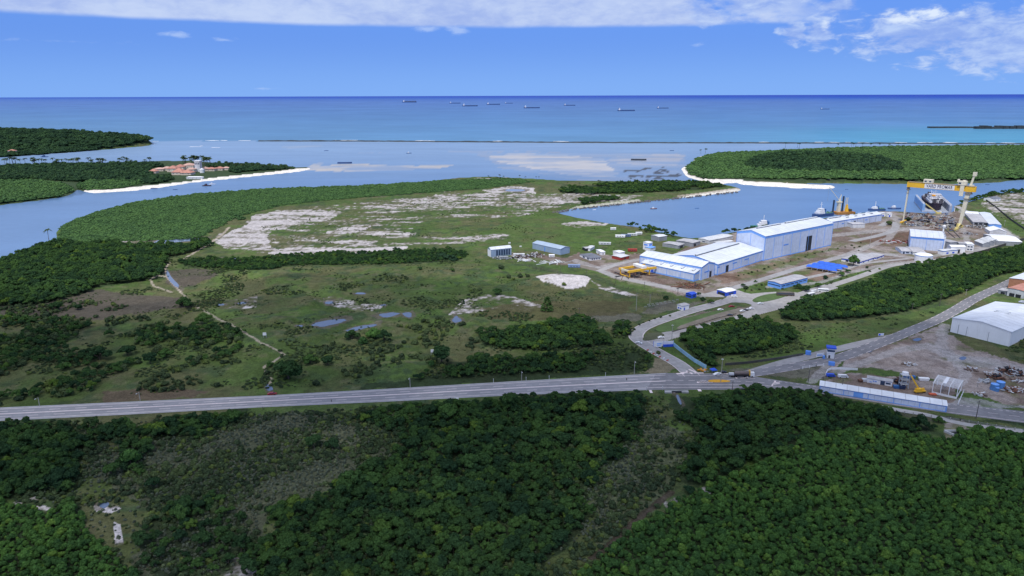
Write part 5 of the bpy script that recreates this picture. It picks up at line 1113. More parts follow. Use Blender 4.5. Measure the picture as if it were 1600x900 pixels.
shed('cabin', 'low grey shelter with clutter between the road and the brick block', (1590,464), (1596,461), (1557,459), ytop=459, rise=.3, wall=GREY, roof=GREYR, doors=[(1,.4,3,0,2),(1,.75,3,0,2)])
shed('long_shed', 'very long narrow white shed running along the highway at right', (1478,644), (1280,611.5), (1484,639), ytop=634.5, mono=.8, wall=WALLB, roof=ROOFW, band=.5, bandm=BLUE, base=.5, pipes=12, doors=[(0,.68,5,.4,3.2,BLUEL)])
shed('site_office', 'white site office with a sloping grey roof behind the long shed', (1393.5,604), (1354.5,597.5), (1397,600.5), ytop=597, rise=.8, wall=WHITE, roof=GREYR, doors=[(0,.38,2.4,0,2.6,GLASS)], wins=[(0,.16,2.6,1,2),(0,.65,.9,1.2,1.8,BLUE),(0,.74,.9,1.2,1.8,BLUE),(0,.85,1.4,.6,1.0,BLUE)])
b = MB()
# steel frame hall
def steel_frame():
    A, B, C = W(1494,623.5), W(1456,614.5), W(1499.5,610)
    t, L1, L2, s = frame_of(A, B, C, 'white steel building frame with no cladding, at the end of the long shed', 'open_hall', 'open hall'); h = 6.4; X, Y = L1 / 2, L2 / 2
    for i, u in enumerate((0, 1 / 3, 2 / 3, 1)):
        for v in (0, 1):
            b = MB(); b.box(-X + u * L1, s * (v * L2 - Y), 0, .35, .35, h); b.build('column', WHITE, t)
        b = MB(); b.beam((-X + u * L1, -Y, h), (-X + u * L1, 0, h + .5), .3); b.beam((-X + u * L1, 0, h + .5), (-X + u * L1, Y, h), .3); b.build('rafter', WHITE, t)
    for k in range(13):
        v = k / 12; z = h + .5 * (1 - abs(2 * v - 1)) + .2; b = MB(); b.beam((-X - .5, -Y + v * L2, z), (X + .5, -Y + v * L2, z), .22); b.build('purlin', WHITE, t)
    b = MB(); b.box(X * .15, 0, h + .8, 1.6, L2 * .8, .12); b.build('roof_sheet', BRWT, t)
    b = MB(); b.b2(-X, s * (-Y) - .1, 0, X, s * (-Y) + .1, 1.2); b.b2(-X - .1, -Y, 0, -X + .1, Y, 1.2); b.build('low_wall', WHITE, t)
steel_frame()
# resort on the peninsula
def hips(name, label, cx, cy, w, d, h, rise, rz=0.0, wall=None, roof=None, cat='building', group=None, z=None):
    p = W(cx, cy); k = mpp(p); t = thing(name, label, cat, (p.x, p.y, GZ), rz, group); X, Y = w * k / 2, d / 2
    b = MB(); b.box(0, 0, 0, 2 * X, d, h); b.build('wall', wall or mat('cream wall', (.62, .55, .46), .9, .15, .2), t)
    b = MB(); e = 1.0; q = X - min(Y, X * .8); b.add([(-X - e, -Y - e, h), (X + e, -Y - e, h), (X + e, Y + e, h), (-X - e, Y + e, h), (-q, 0, h + rise), (q, 0, h + rise)], [(0, 1, 5, 4), (1, 2, 5), (2, 3, 4, 5), (3, 0, 4), (3, 2, 1, 0)]); b.build('roof', roof or TERRA, t)
    b = MB(); n = max(2, int(X / 4))
    for i in range(n): b.box(-X + (i + .5) * 2 * X / n, -Y - .03, h * .4, 1.4, .1, h * .3)
    b.build('window', GLASS, t); return t
for a in (('long low resort wing at the far left end, pale tiled', 250,267,14,18,5,3), ('pale tiled resort wing, second from the left', 262,266.5,12,18,6,4), ('resort wing with a taller tiled roof left of the tower', 272,268,13,22,8,6), ('terracotta wing just right of the taller tiled roof', 283,266,12,20,9,5), ('rear resort wing reaching the tower', 297,265,16,22,11,5), ('terracotta wing in front of the rear wing', 300,269,10,16,7,4), ('pale resort wing right of the tower', 321,267,10,14,6,4), ('low terracotta wing among palms right of the tower', 331,267,11,14,5,4), ('terracotta wing near the right end of the resort', 343,266,12,14,5,4), ('pale roof at the right end of the resort', 354,265.5,9,12,5,3), ('lowest resort hall with a broad red hipped roof', 281,272.5,15,26,6,8), ('red hipped hall joined to the lowest broad one', 294,272.8,14,24,5,6), ('small red roof at the left foot of the resort', 241,270.5,9,16,5,5)):
    hips('resort_building', a[0], *a[1:], roof=(mat('pale terracotta tile', (.55, .36, .30), .9, .3, .1) if 'pale' in a[0] or 'rear' in a[0] else TERRA), group='resort buildings')
p = W(311, 268); t = thing('tower', 'pale square resort tower rising above the red roofs', 'tower', (p.x, p.y, GZ)); b = MB(); b.box(0, 0, 0, 12, 12, 24); b.build('wall', OFFW, t); b = MB(); b.box(0, 0, 24, 13.4, 13.4, 1.5); b.build('parapet', WHITE, t)
b = MB(); [b.box(k, -6.1, 17, 2, .3, 4) for k in (-4, 0, 4)]; b.build('window', GLASS, t)
p = W(316, 270); t = thing('rotunda', 'small white rounded building beside the resort tower', 'building', (p.x, p.y, GZ)); b = MB(); b.cyl(0, 0, 0, 8, 5, 5, 14); b.build('wall', WHITE, t); b = MB(); b.cyl(0, 0, 8, 10.5, 5.4, .5, 14); b.build('roof', WHITE, t)
hips('boat_shed', 'long low white beach building below the resort', 305, 279.5, 22, 8, 4, 1.5, wall=WHITE, roof=WHITE)
for a in ((48, 236, 9, 'pale'), (20, 240, 8, 'left'), (110, 228, 10, 'right')): hips('house', a[3] + ' house half hidden in the woods at the foot of the headland' , a[0], a[1], a[2], 14, 9, 4, wall=OFFW, roof=TERRA)
# ================================================================== CRANES
def crane_big():
    Lp, Rp = W(1411, 347.5), W(1500, 357.5); hL = zat(Lp, 294.5) - GZ; hR = zat(Rp, 296.5) - GZ; hh = (hL + hR) / 2
    e = (Rp - Lp); L = e.length; o = (Lp + Rp) / 2; rz = math.atan2(e.y, e.x); X = L / 2
    t = thing('gantry_crane', 'giant yellow shipyard gantry crane with pale legs spanning the slipway', 'gantry crane', (o.x, o.y, GZ), rz)
    def sub(n, b, m, p=t): return b.build(n, m, p)
    b = MB(); b.b2(-X - 1.5, -2.5, hh, X + 10, 2.5, hh + 6.8); g_ = sub('girder', b, YEL)
    b = MB(); b.b2(-X * .42, -2.62, hh + .5, X * .60, -2.52, hh + 6.3); panel = sub('name_panel', b, WHITE, g_)
    fc = bpy.data.curves.new('txt', 'FONT'); fc.body = 'VARD PROMAR'; fc.size = 6.6; fc.align_x = 'CENTER'; fc.align_y = 'CENTER'; fc.extrude = .03; fc.offset = .09; fc.space_character = 1.12
    tmp = bpy.data.objects.new('tmp', fc); COL.objects.link(tmp); bpy.context.view_layer.update(); me = bpy.data.meshes.new_from_object(tmp.evaluated_get(bpy.context.evaluated_depsgraph_get())); bpy.data.objects.remove(tmp)
    me.name = 'lettering'; me.materials.clear(); me.materials.append(mat('dark lettering', (.03, .025, .07), .6, .1, 1)); lt = bpy.data.objects.new('lettering', me); COL.objects.link(lt); lt.parent = g_; lt.location = (X * .09, -2.68, hh + 3.4); lt.rotation_euler = (math.pi / 2, 0, 0)
    w_ = me.vertices and (max(v.co.x for v in me.vertices) - min(v.co.x for v in me.vertices)); lt.scale = (X * .90 / w_, .92, 1)
    b = MB(); b.b2(-X, -2.9, hh + 6.85, X + 9, 2.9, hh + 7.15); [b.beam((-X + k * L / 12, -2.8, hh + 7.1), (-X + k * L / 12, -2.8, hh + 8.2), .15) for k in range(14)]; b.beam((-X, -2.8, hh + 8.1), (X + 9, -2.8, hh + 8.1), .15); sub('walkway', b, mat('brown walkway', (.36, .27, .16), .8, .2, .6), g_)
    # pinned leg at left: slim twin tubes
    b = MB()
    for dy in (-1.0, 1.0): b.add(*taper((-X, dy, 2.2), (-X + .4, dy * .5, hh), .6, .85))
    sub('leg', b, CREAM)
    b = MB(); b.b2(-X - 1.3, -10, .3, -X + 1.3, 10, 2.3); [b.cyl(-X, k, 0.0, .5, .7, .7, 8) for k in (-9, -6, 6, 9)]; sub('bogie', b, YEL)
    b = MB(); b.b2(-X - 2, -2.4, hh - 4, -X + 2.4, 2.4, hh - 3.2); b.b2(-X - 1.6, -1.8, hh - 8.4, -X + 1.8, 1.8, hh - 7.8); b.b2(-X - 1.2, -1.4, hh - 3.2, -X + 1.6, 1.4, hh); sub('leg_head', b, mat('brown grey steel', (.20, .19, .17), .7, .2, .6))
    # rigid leg at right: broad box column
    b = MB(); b.add(*taper((X - 1, 0, 6), (X + 2.2, 0, hh), 1.7, 2.6)); sub('leg', b, CREAM)
    b = MB(); b.add(*taper((X - 1, 0, 7), (X - 1, -17, 2.4), 1.3, 1.4)); b.add(*taper((X - 1, 0, 7), (X - 1, 13, 2.4), 1.3, 1.2)); b.b2(X - 2.6, -19, .4, X + 1.0, -12, 3.0); b.b2(X - 2.4, 9, .4, X + .6, 15, 2.6); b.beam((X - .8, -12, 1.4), (X - .8, 9, 1.4), 1.0); b.box(X - .8, -14, 3, 1.6, 1.6, 6); sub('bogie', b, mat('pale crane yellow', (.62, .52, .20), .6, .15, .5))
    b = MB(); b.b2(X - 2, -4, hh - 9.3, X + 6, 4, hh - 8.7); b.b2(X - 1.2, -3.4, hh - 3.2, X + 6.6, 3.4, hh - 2.2); b.b2(X - .6, -3, hh - 2.2, X + 5.6, 3, hh - .02); [b.beam((X - 2 + k, -4, hh - 8.8), (X - 2 + k, -4, hh - 7.6), .12) for k in range(0, 9, 2)]; sub('leg_head', b, mat('brown grey steel', (.2, .19, .17), .7, .2, .6))
    b = MB(); b.b2(-X * .48, -3.2, hh + 7.2, -X * .16, 3.2, hh + 12.0); tr = sub('trolley', b, CREAM); b = MB(); [b.b2(k, -3.35, hh + 8.7, k + 2.6, -3.25, hh + 10.4) for k in (-X * .44, -X * .28)]; sub('window', b, GLASS, tr)
    b = MB(); b.b2(X - 7, -4.2, hh - 6, X - 2.6, -3.1, hh + 8); b.b2(X - 10, -4.6, hh + 8, X - 1.0, 3.6, hh + 13.0); b.b2(X - 11.5, -4, hh + 11.5, X - 10, 3, hh + 15.0); b.b2(X - 6, -2, hh + 13, X - 2.5, 2, hh + 14.2); hk = sub('hoist_trolley', b, CREAM)
    b = MB(); b.b2(X - 9.4, -4.75, hh + 9.4, X - 6.6, -4.6, hh + 11.4); sub('window', b, GLASS, hk)
    b = MB(); b.add(*taper((X + 3, 1.5, hh + 7.2), (X + 5.5, 1.5, hh + 22), 1.2, 1.0)); b.b2(X + 3.6, -.2, hh + 20, X + 7.8, 3.4, hh + 25); b.b2(X + 2, -2, hh + 7.2, X + 7, 3, hh + 8.8); sub('service_mast', b, CREAM)
def taper(p, q, r0, r1):
    p, q = Vector(p), Vector(q); V = []
    for c, r in ((p, r0), (q, r1)):
        V += [(c.x - r, c.y - r, c.z), (c.x + r, c.y - r, c.z), (c.x + r, c.y + r, c.z), (c.x - r, c.y + r, c.z)]
    return V, [(3, 2, 1, 0), (4, 5, 6, 7), (0, 1, 5, 4), (1, 2, 6, 5), (2, 3, 7, 6), (3, 0, 4, 7)]
crane_big()
def small_gantry():
    A, B, C = W(984, 433.5), W(969, 429.5), W(1015, 428.5)
    e1 = (C - A); L1 = e1.length; rz = math.atan2(e1.y, e1.x); d = (B - A); o = A + (C - A) / 2 + d / 2; t = thing('yard_crane', 'low yellow travelling gantry frame on four legs over the plate yard', 'yard crane', (o.x, o.y, GZ), rz); h = zat(A, 424.0) - GZ; n = Vector((-e1.y, e1.x, 0)).normalized(); W2 = abs(d.dot(n)); X, Y = L1 / 2, max(W2, 14) / 2
    for sy in (-1, 1):
        b = MB(); b.beam((-X - 2, sy * Y, h), (X + 8, sy * Y, h), 1.7, 2.0); b.build('girder', YEL, t)
    for sx in (-1, 1):
        b = MB(); b.beam((sx * X, -Y, h), (sx * X, Y, h), 1.2, 1.4); b.build('end_beam', YEL if sx > 0 else CREAM, t)
        b = MB(); b.beam((sx * X, -Y, .5), (sx * X, Y, .5), .8); b.build('end_beam', YEL, t)
        for sy in (-1, 1): b = MB(); b.beam((sx * X, sy * Y, 0), (sx * X, sy * Y, h - 1), .8); b.build('leg', YEL, t)
    b = MB(); b.box(X * .45, 0, h + 1, 5, 2 * Y + 1, 2.2); b.build('trolley', WHITE, t)
small_gantry()
def mobile_crane():
    p = W(1437, 613.5); t = thing('mobile_crane', 'yellow mobile crane with its boom raised behind the long shed', 'crane', (p.x, p.y, GZ), rad(10)); t.scale = (.75, .75, .75)
    b = MB(); b.box(0, 0, .9, 9, 2.6, 1.1); b.build('chassis', YEL, t); b = MB(); b.box(-1.5, 0, 2.0, 4.5, 2.5, 1.8); b.box(2.9, .6, 2.0, 2, 1.2, 1.5); b.build('cab', YEL, t)
    b = MB(); b.beam((-1, 0, 2.8), (-7, 3, 13), 1.0, 1.1); b.beam((-6.8, 3, 12.8), (-8, 3.6, 15), .6); b.build('boom', YEL, t); b = MB(); b.beam((-8, 3.6, 15), (-8, 3.6, 4), .12); b.box(-8, 3.6, 3.2, .7, .7, .9); b.build('hook', GREY, t)
    for x in (-3.4, -2, 2, 3.4):
        for y in (-1.2, 1.2): wheel(t, x, y, .6, .4)
def wheel(t, x, y, r, w):
    b = MB(); n = 10; V = [(x + r * math.cos(2 * math.pi * i / n), y + s_ * w / 2, r + r * math.sin(2 * math.pi * i / n)) for s_ in (-1, 1) for i in range(n)]
    b.add(V, [tuple(range(n)), tuple(range(2 * n - 1, n - 1, -1))] + [(i, (i + 1) % n, (i + 1) % n + n, i + n) for i in range(n)]); b.build('wheel', mat('tyre rubber', (.025, .025, .028), .9, .1, 2), t)
mobile_crane()

# ================================================================== VESSELS
def hull_mesh(L, Bm, D, z0=-.5, flare=1.0, stern=.85):
    b = MB(); st = [(-.5, stern), (-.42, 1), (-.1, 1), (.2, .98), (.36, .75), (.46, .35), (.5, .03)]; V = []; n = len(st)
    for f, w in st:
        sheer = D * (1 + .25 * max(0, f) ** 2 * 4 * .5)
        x = f * L; V += [(x * (.97 if f > .3 else 1), -Bm / 2 * w * .82, z0), (x, -Bm / 2 * w, sheer), (x, Bm / 2 * w, sheer), (x * (.97 if f > .3 else 1), Bm / 2 * w * .82, z0)]
    F = [(0, 1, 2, 3)]
    for i in range(n - 1):
        o = i * 4; F += [(o + k, o + k + 1, o + k + 5, o + k + 4) for k in range(3)]
    F.append((4 * n - 4, 4 * n - 3, 4 * n - 2, 4 * n - 1)); b.add(V, F); return b
NAVY = mat('dark hull paint', (.05, .10, .24), .5, .1, .02); NAVY2 = mat('blue hull paint', (.04, .14, .35), .5, .15, .05); SHIPW = mat('ship white', (.72, .74, .78), .5, .08, .2); DECKR = mat('ship deck red brown', (.20, .10, .08), .8, .2, .05); DECKG = mat('ship deck grey blue', (.14, .20, .32), .8, .2, .02)
def far_ship(label, px, py, wpx, kind='tanker', flip=False):
    p = W(px, py, 0); L = wpx * mpp(p) * 1.0; t = thing('cargo_ship', label, 'ship', (p.x, p.y, 0), math.pi if flip else 0.0, 'ships at anchor beyond the reef'); D = L * .05; k = L / 100
    hull_mesh(L, L * .15, D).build('hull', NAVY, t)
    b = MB(); b.box(-L * .40, 0, D, L * .09, L * .13, L * .075); b.box(-L * .385, 0, D + L * .075, L * .05, L * .15, L * .025); b.beam((-L * .39, 0, D + L * .10), (-L * .39, 0, D + L * .13), L * .01); b.build('superstructure', SHIPW, t)
    b = MB(); b.box(-L * .455, 0, D, L * .035, L * .04, L * .105); b.build('funnel', NAVY2, t)
    b = MB()
    if kind == 'container':
        for i in range(12): b.box(-L * .30 + i * L * .065, 0, D, L * .055, L * .13, L * (.045 + .02 * ((i * 7) % 3) / 2))
        b.build('containers', DECKG, t)
    else:
        b.box(L * .05, 0, D, L * .70, L * .02, L * .012); [b.box(x * L, 0, D, L * .012, L * .10, L * .02) for x in (-.2, -.05, .1, .25)]; b.beam((L * .03, 0, D), (L * .03, 0, D + L * .06), L * .009); b.box(L * .44, 0, D, L * .05, L * .07, L * .03); b.build('deck_gear', DECKG, t)
for a in (('container ship, leftmost of the ships on the horizon', 640,160,21.5,'container'),('small tanker, second ship from the left', 711,161.6,16.5),('long dark tanker just in front of the second ship', 734.5,166,23.5),('dark tanker right of the pair, fourth ship from the left', 771,163.6,20.5),('smallest far tanker, fifth ship from the left', 795,161.6,12),
    ('long slim tanker, sixth ship from the left', 831,169,24.5),('tanker alone in the middle of the horizon, seventh from the left', 890,165,17.5),('largest nearest tanker with two white deck blocks, eighth from the left', 978.5,173.3,26),('short tanker right of the largest one, ninth from the left', 1035.5,169.4,17.5),('white-topped ship far to the right on its own', 1289,170.8,12.5)): far_ship(*a)
def boat(name, label, px, py, L, rz, hm, cabin=True, cm=None, mast=0, group=None, cat='boat'):
    p = W(px, py, 0); t = thing(name, label, cat, (p.x, p.y, 0), rz, group); hull_mesh(L, L * .3, L * .09, -.3).build('hull', hm, t)
    if cabin: b = MB(); b.box(-L * .12, 0, L * .08, L * .3, L * .2, L * .12); b.box(-L * .08, 0, L * .2, L * .16, L * .16, L * .07); b.build('cabin', cm or SHIPW, t); b = MB(); b.box(-L * .12, 0, L * .14, L * .302, L * .202, L * .03); b.build('window', GLASS, t)
    if mast: b = MB(); b.beam((0, 0, L * .1), (0, 0, mast), .25); b.build('mast', GREY, t)
    return t
boat('launch', 'small red and white launch in the middle of the harbour basin', 1021.5, 326.5, 11, .2, mat('red brown hull', (.18, .08, .08), .6, .2, .5), True); boat('launch', 'tiny dark boat ahead of its wake in the harbour basin', 1089, 325.6, 7, .1, NAVY2, False)
boat('launch', 'small white boat close to the left bank of the basin', 929, 328, 6, .3, SHIPW, False)
boat('fishing_boat', 'dark wooden boat moored off the resort beach', 323.5, 290.6, 17, .1, mat('dark wood hull', (.07, .04, .05), .8, .2, .5), True, mat('dark wood hull', (.07, .04, .05), .8)); boat('launch', 'white launch moored right beside the dark wooden boat', 332, 288.2, 13, .2, SHIPW, True)
boat('fishing_boat', 'dark boat drawn up on the left part of the resort beach', 241, 294.8, 13, .0, NAVY, False); boat('fishing_boat', 'tiny boat drifting off the resort beach', 274, 296.3, 9, 0, NAVY, False); boat('fishing_boat', 'dark boat anchored below the left headland', 70, 245.5, 22, 0, NAVY, True, NAVY)
boat('launch', 'small boat on the lagoon near the reef', 639, 239.6, 16, .2, NAVY, True, SHIPW); boat('launch', 'tiny boat on the lagoon left of the sand bar', 510, 235.6, 14, 0, NAVY, False); boat('barge', 'long dark flat barge lying by the middle sand bar', 539, 255.3, 38, 0, NAVY, False); boat('barge', 'low dark barge aground on the sand flats', 998, 250.5, 42, -.2, mat('dark wreck', (.07, .08, .09), .9), False)
boat('launch', 'small boat on the lagoon beyond the sand flats', 1050, 235.5, 14, 0, NAVY, False); boat('launch', 'tiny boat off the right bank of the river', 1543, 288.6, 8, 0, NAVY, False); boat('launch', 'small dark buoy boat left of the gantry crane', 1323, 296, 6, 0, NAVY, False)
def tug(label, px, py, L, rz, hm, tops=3, mast=14, name='tugboat'):
    p = W(px, py, 0); t = thing(name, label, 'ship', (p.x, p.y, 0), rz); D = L * .11; hull_mesh(L, L * .26, D).build('hull', hm, t)
    for i in range(tops): b = MB(); b.box(L * (.12 - .02 * i), 0, D + i * L * .065, L * (.30 - i * .06), L * (.21 - i * .03), L * .062); b.build('deckhouse', SHIPW, t)
    b = MB(); b.box(L * .09, 0, D + tops * L * .065 - L * .045, L * (.31 - tops * .05), L * (.235 - tops * .03), L * .022); b.build('bridge_window', GLASS, t)
    b = MB(); z = D + tops * L * .065; b.beam((L * .08, 0, z), (L * .08, 0, z + mast), .5); b.beam((L * .08, -2, z + mast * .6), (L * .08, 2, z + mast * .6), .3); b.build('mast', WHITE, t)
    b = MB(); [b.box(-L * .06, s * L * .07, D, L * .05, L * .04, L * .17) for s in (-1, 1)]; b.build('funnel', NAVY2, t)
    b = MB(); b.box(-L * .3, 0, D, L * .3, L * .2, .6); [b.box(-L * (.2 + k * .07), (k % 2 - .5) * L * .1, D + .6, L * .04, L * .05, L * .03) for k in range(4)]; b.build('deck_gear', mat('deck green', (.10, .22, .17), .8, .3, .4), t); return t
tug('green-decked workboat with a white bridge moored behind the tall hall', 1196, 358.5, 40, rad(172), mat('green hull', (.03, .16, .12), .6, .2, .2), mast=7, name='workboat'); tug('white supply ship with two dark funnels moored behind the rear hall', 1284, 338, 40, rad(205), NAVY, 3, 9, name='supply_ship'); tug('small blue and white tug at the quay corner', 1369, 329, 26, rad(180), NAVY, 2, 8)
boat('pilot_boat', 'dark workboat lying at the quay left of the gantry leg', 1398, 326.5, 20, 0, NAVY, True, SHIPW)
def barge_():
    p = W(1317, 334, 0); t = thing('crane_barge', 'crane barge with two tall dark spuds and a yellow leg behind the rear hall', 'barge', (p.x, p.y, 0), rad(12)); k = mpp(p)
    b = MB(); b.box(0, 0, -.5, 30, 16, 4); b.build('pontoon', mat('rust orange deck', (.36, .17, .05), .8, .3, .3), t)
    for dx, top in ((-16.5 * k, 312), (-2 * k, 306.5)):
        h = zat((p.x + dx, p.y), top); b = MB(); b.cyl(dx, 0, -2, h, 1.25, 1.25, 10); b.build('spud', mat('dark spud steel', (.03, .05, .09), .6, .2, .5), t)
    for dx in (2.5 * k, 4.8 * k): h = zat((p.x + dx, p.y), 309); b = MB(); b.beam((dx, 1, 3), (dx + 1, 1, h), .7); b.build('frame_leg', CREAM, t)
    b = MB(); b.add(*taper((5 * k, 0, 3), (5 * k, 0, 14), 2.2, .8)); b.build('winch_tower', YEL, t); b = MB(); b.box(-8 * k, 0, 3, 4, 4, 14); b.box(-8 * k, 0, 17, 7, 5, 2); b.build('crane_tower', CREAM, t); b = MB(); b.add(*taper((-8 * k, 0, 19), (-6.2 * k, 0, 29), 1.0, .3)); b.build('mast', CREAM, t)
    a = Vector((-6.2 * k, 0, 29)); h = zat((p.x - 27 * k, p.y), 291.5); q = Vector((-27 * k, 0, h)); b = MB(); b.beam((-8 * k, 0, 20), q, .6, .6); b.build('boom', CREAM, t); b = MB(); b.beam(a, q, .22); b.beam(q, (q.x, 0, 20), .16); b.build('cable', GREY, t)
    b = MB(); b.box(9 * k, 0, 3, 4, 8, 4); b.build('machinery', mat('dark machinery', (.08, .07, .05), .9, .2, 1), t)
barge_()
SHW = mat('weathered ship white', (.56, .57, .61), .7, .3, .25)
def dock():
    A, B = W(1463, 332, 0), W(1449, 317, 0); e = (B - A); L = e.length; rz = math.atan2(e.y, e.x); o = (A + B) / 2; t = thing('floating_dock', 'blue-walled floating dock open at the end, holding the ship', 'floating dock', (o.x, o.y, 0), rz); DB = mat('dock blue', (.20, .36, .60), .6, .2, .15); DG = mat('dock grey', (.38, .42, .50), .7, .25, .15)
    b = MB(); b.box(0, 0, -1, L, 38, 3.0); b.build('pontoon', DG, t)
    for s_, m_ in ((1, DB), (-1, DG)):
        b = MB(); b.box(0, s_ * 17.5, 2, L, 3.4, 9.5); w = b.build('side_wall', m_, t); b = MB(); [b.box(-L / 2 + 6 + k * L / 8, s_ * 17.5, 11.5, 3, 2.4, 1.6) for k in range(8)]; b.beam((-L / 2, s_ * 18.8, 12.6), (L / 2, s_ * 18.8, 12.6), .25); b.build('top_gear', SHW, w)
    p = o; sh = thing('docked_ship', 'dark-hulled ship with crowded white superstructure in the floating dock, bow to the slipway', 'ship', (p.x, p.y, 2.5), rz + math.pi); Ls = L * .95
    h = hull_mesh(Ls, 23, 9.5, 0.3).build('hull', mat('black red hull', (.05, .035, .05), .6, .2, .2), sh)
    for i, (x, l, w, z, hh) in enumerate(((.16, .40, 19, 10, 3), (.16, .32, 17, 13, 2.8), (.15, .22, 14, 15.8, 2.6), (.14, .15, 16, 18.4, 2.2))):
        b = MB(); b.box(Ls * x, 0, z, Ls * l, w, hh); d = b.build('deckhouse', SHW, sh); b = MB(); [b.box(Ls * x + Ls * l / 2 + .05, -w / 2 + 1.6 + k * 2.6, z + hh * .35, .12, 1.5, hh * .4) for k in range(int(w / 2.6))]; b.build('window', GLASS, d)
    b = MB(); rr = random.Random(4)
    for k in range(60): b.box(Ls * rr.uniform(-.4, .45), rr.uniform(-9, 9), 10, rr.uniform(1, 3), rr.uniform(1, 3), rr.uniform(1, 5))
    b2_ = MB(); [b2_.box(Ls * rr.uniform(-.4, .45), rr.uniform(-9, 9), 10, rr.uniform(1, 4), rr.uniform(1, 3), rr.uniform(2, 8)) for k in range(34)]; b2_.build('dark_gear', mat('grimy steel', (.09, .09, .11), .8, .3, .5), sh)
    for k in range(8): b.beam((Ls * rr.uniform(0, .4), rr.uniform(-8, 8), 13), (Ls * rr.uniform(0, .4), rr.uniform(-8, 8), rr.uniform(20, 25)), .4)
    b.build('deck_gear', SHW, sh); b = MB(); b.box(Ls * .24, -3, 18.5, 4.5, 4.5, 2); b.build('lifeboat', mat('orange', (.75, .33, .03), .6), sh); b = MB(); b.beam((Ls * .15, 0, 20), (Ls * .15, 0, 27), .6); b.beam((Ls * .15, -3, 24), (Ls * .15, 3, 24), .35); b.build('mast', SHW, sh)
    p = W(1463, 334); c = thing('yard_conveyor', 'pale yellow sloping gangway at the ship bow', 'gangway', (p.x, p.y, GZ), 0); b = MB(); b.beam((-10, 14, 13), (2, 0, 1.2), 1.0, 1.3); b.box(3, 0, 0, 7, 3, 2.2); b.build('truss', mat('pale crane yellow', (.62, .52, .2)), c); b = MB(); b.box(6, 0, 2.2, 2, 2, 1.5); b.build('cab', WHITE, c)
dock()

# ================================================================== VEHICLES
def car(label, px, py, rz, m, L=4.4, kind='car', group=None):
    p = W(px, py); t = thing({'car': 'car', 'van': 'van', 'bus': 'bus'}[kind], label, kind, (p.x, p.y, GZ + .12), rz, group); Wd = 1.8 if kind == 'car' else (2.0 if kind == 'van' else 2.5); k = L / 4.4; b = MB()
    if kind == 'car':
        side = [(-2.2, .35), (-2.2, .85), (-1.5, .95), (-1.0, 1.42), (.55, 1.45), (1.15, .98), (2.1, .82), (2.2, .4)]
    else: side = [(-2.2, .3), (-2.2, 1.9 if kind == 'van' else 2.9), (1.5 if kind == 'van' else 2.1, 1.9 if kind == 'van' else 2.9), (1.9 if kind == 'van' else 2.18, 1.1), (2.2, .9), (2.2, .35)]
    n = len(side); V = [(x * k, -Wd / 2, z) for x, z in side] + [(x * k, Wd / 2, z) for x, z in side]; b.add(V, [tuple(range(n)), tuple(range(2 * n - 1, n - 1, -1))] + [(i, (i + 1) % n, (i + 1) % n + n, i + n) for i in range(n)]); b.build('body', m, t)
    b = MB()
    if kind == 'car': b.box(-.22 * k, 0, 1.02, 1.7 * k, Wd + .03, .32); b.beam((.62 * k, 0, 1.40), (1.12 * k, 0, 1.03), Wd * .8, .06)
    elif kind == 'van': b.box(.2, 0, 1.15, 2.6 * k, Wd + .03, .5); b.beam((1.56 * k, 0, 1.85), (1.88 * k, 0, 1.2), Wd * .8, .06)
    else: b.box(0, 0, 1.5, 4.1 * k, Wd + .03, .8)
    b.build('window', GLASS, t)
    for x in (-1.35, 1.35):
        for y in (-Wd / 2 + .1, Wd / 2 - .1): wheel(t, x * k, y, .34 if kind != 'bus' else .5, .24)
    return t
REDC = mat('red car paint', (.28, .02, .02), .3, .1, 1); BLACKC = mat('black car paint', (.03, .03, .035), .3, .1, 1); SILV = mat('silver car paint', (.5, .5, .52), .35, .1, 1)
car('red car on the near shoulder turning onto the sandy track', 425.5, 616.8, .1, REDC, 5.4); car('white car at the parking edge, left of the dark red one', 1125.5, 485, .2, WHITE, 5.0); car('dark red car on the edge of the grass island', 1143, 480, .2, REDC, 5.2); car('white car crossing the forecourt by the grass loop', 1188, 475.3, .1, WHITE, 5)
car('white car at the left end of the short parked row', 1160, 487, .3, WHITE, 4.8); car('dark car in the middle of the short parked row', 1165, 485.6, .3, BLACKC, 4.6); car('silver car, third in the short parked row', 1169, 484.4, .3, SILV, 4.6); car('white car at the right end of the short parked row', 1173.5, 483.3, .3, WHITE, 4.6)
car('black car alone on the lower parking road', 1140.5, 493.5, .15, BLACKC, 5); car('white car on the access road at its sharp bend', 998, 537, -.5, WHITE, 4.8); car('white car in the small lay-by below the grass loop', 1033, 528.5, .2, WHITE, 4.8); car('white pickup waiting at the junction beside the blue tent', 1121, 586, .35, WHITE, 6.0); car('dark car under the lamp pole at the junction', 1130, 583, .1, BLACKC, 4.5)
car('long dark bus parked at the end of the grass loop', 1227, 462, -.12, mat('dark bus', (.10, .08, .06), .5), 15, 'bus'); car('white bus parked among the trees right of the workshop', 1286, 456, -.3, WHITE, 9, 'bus'); car('white minibus left of the white bus', 1272, 456.5, .3, WHITE, 6.5, 'van'); car('white van at the lower edge of the service road', 1267, 462.5, .5, WHITE, 8, 'bus'); car('white van parked beside the gatehouse', 1147, 464.5, -.3, WHITE, 5.2, 'van')
car('white van left of the site office, behind the long shed', 1317, 590, -.1, WHITE, 6.0, 'van'); car('blue truck cab at the left end behind the long shed', 1298, 588.5, -.1, CBLUE, 5.2, 'van')
for i, (x, y) in enumerate(((1285,419.8),(1290,420.5),(1296,421.5),(1302,422.4))): car(('first','second','third','fourth')[i] + ' car from the left parked under the blue canopies', x, y, .9, (WHITE, BLACKC, SILV, WHITE)[i], 4.6)
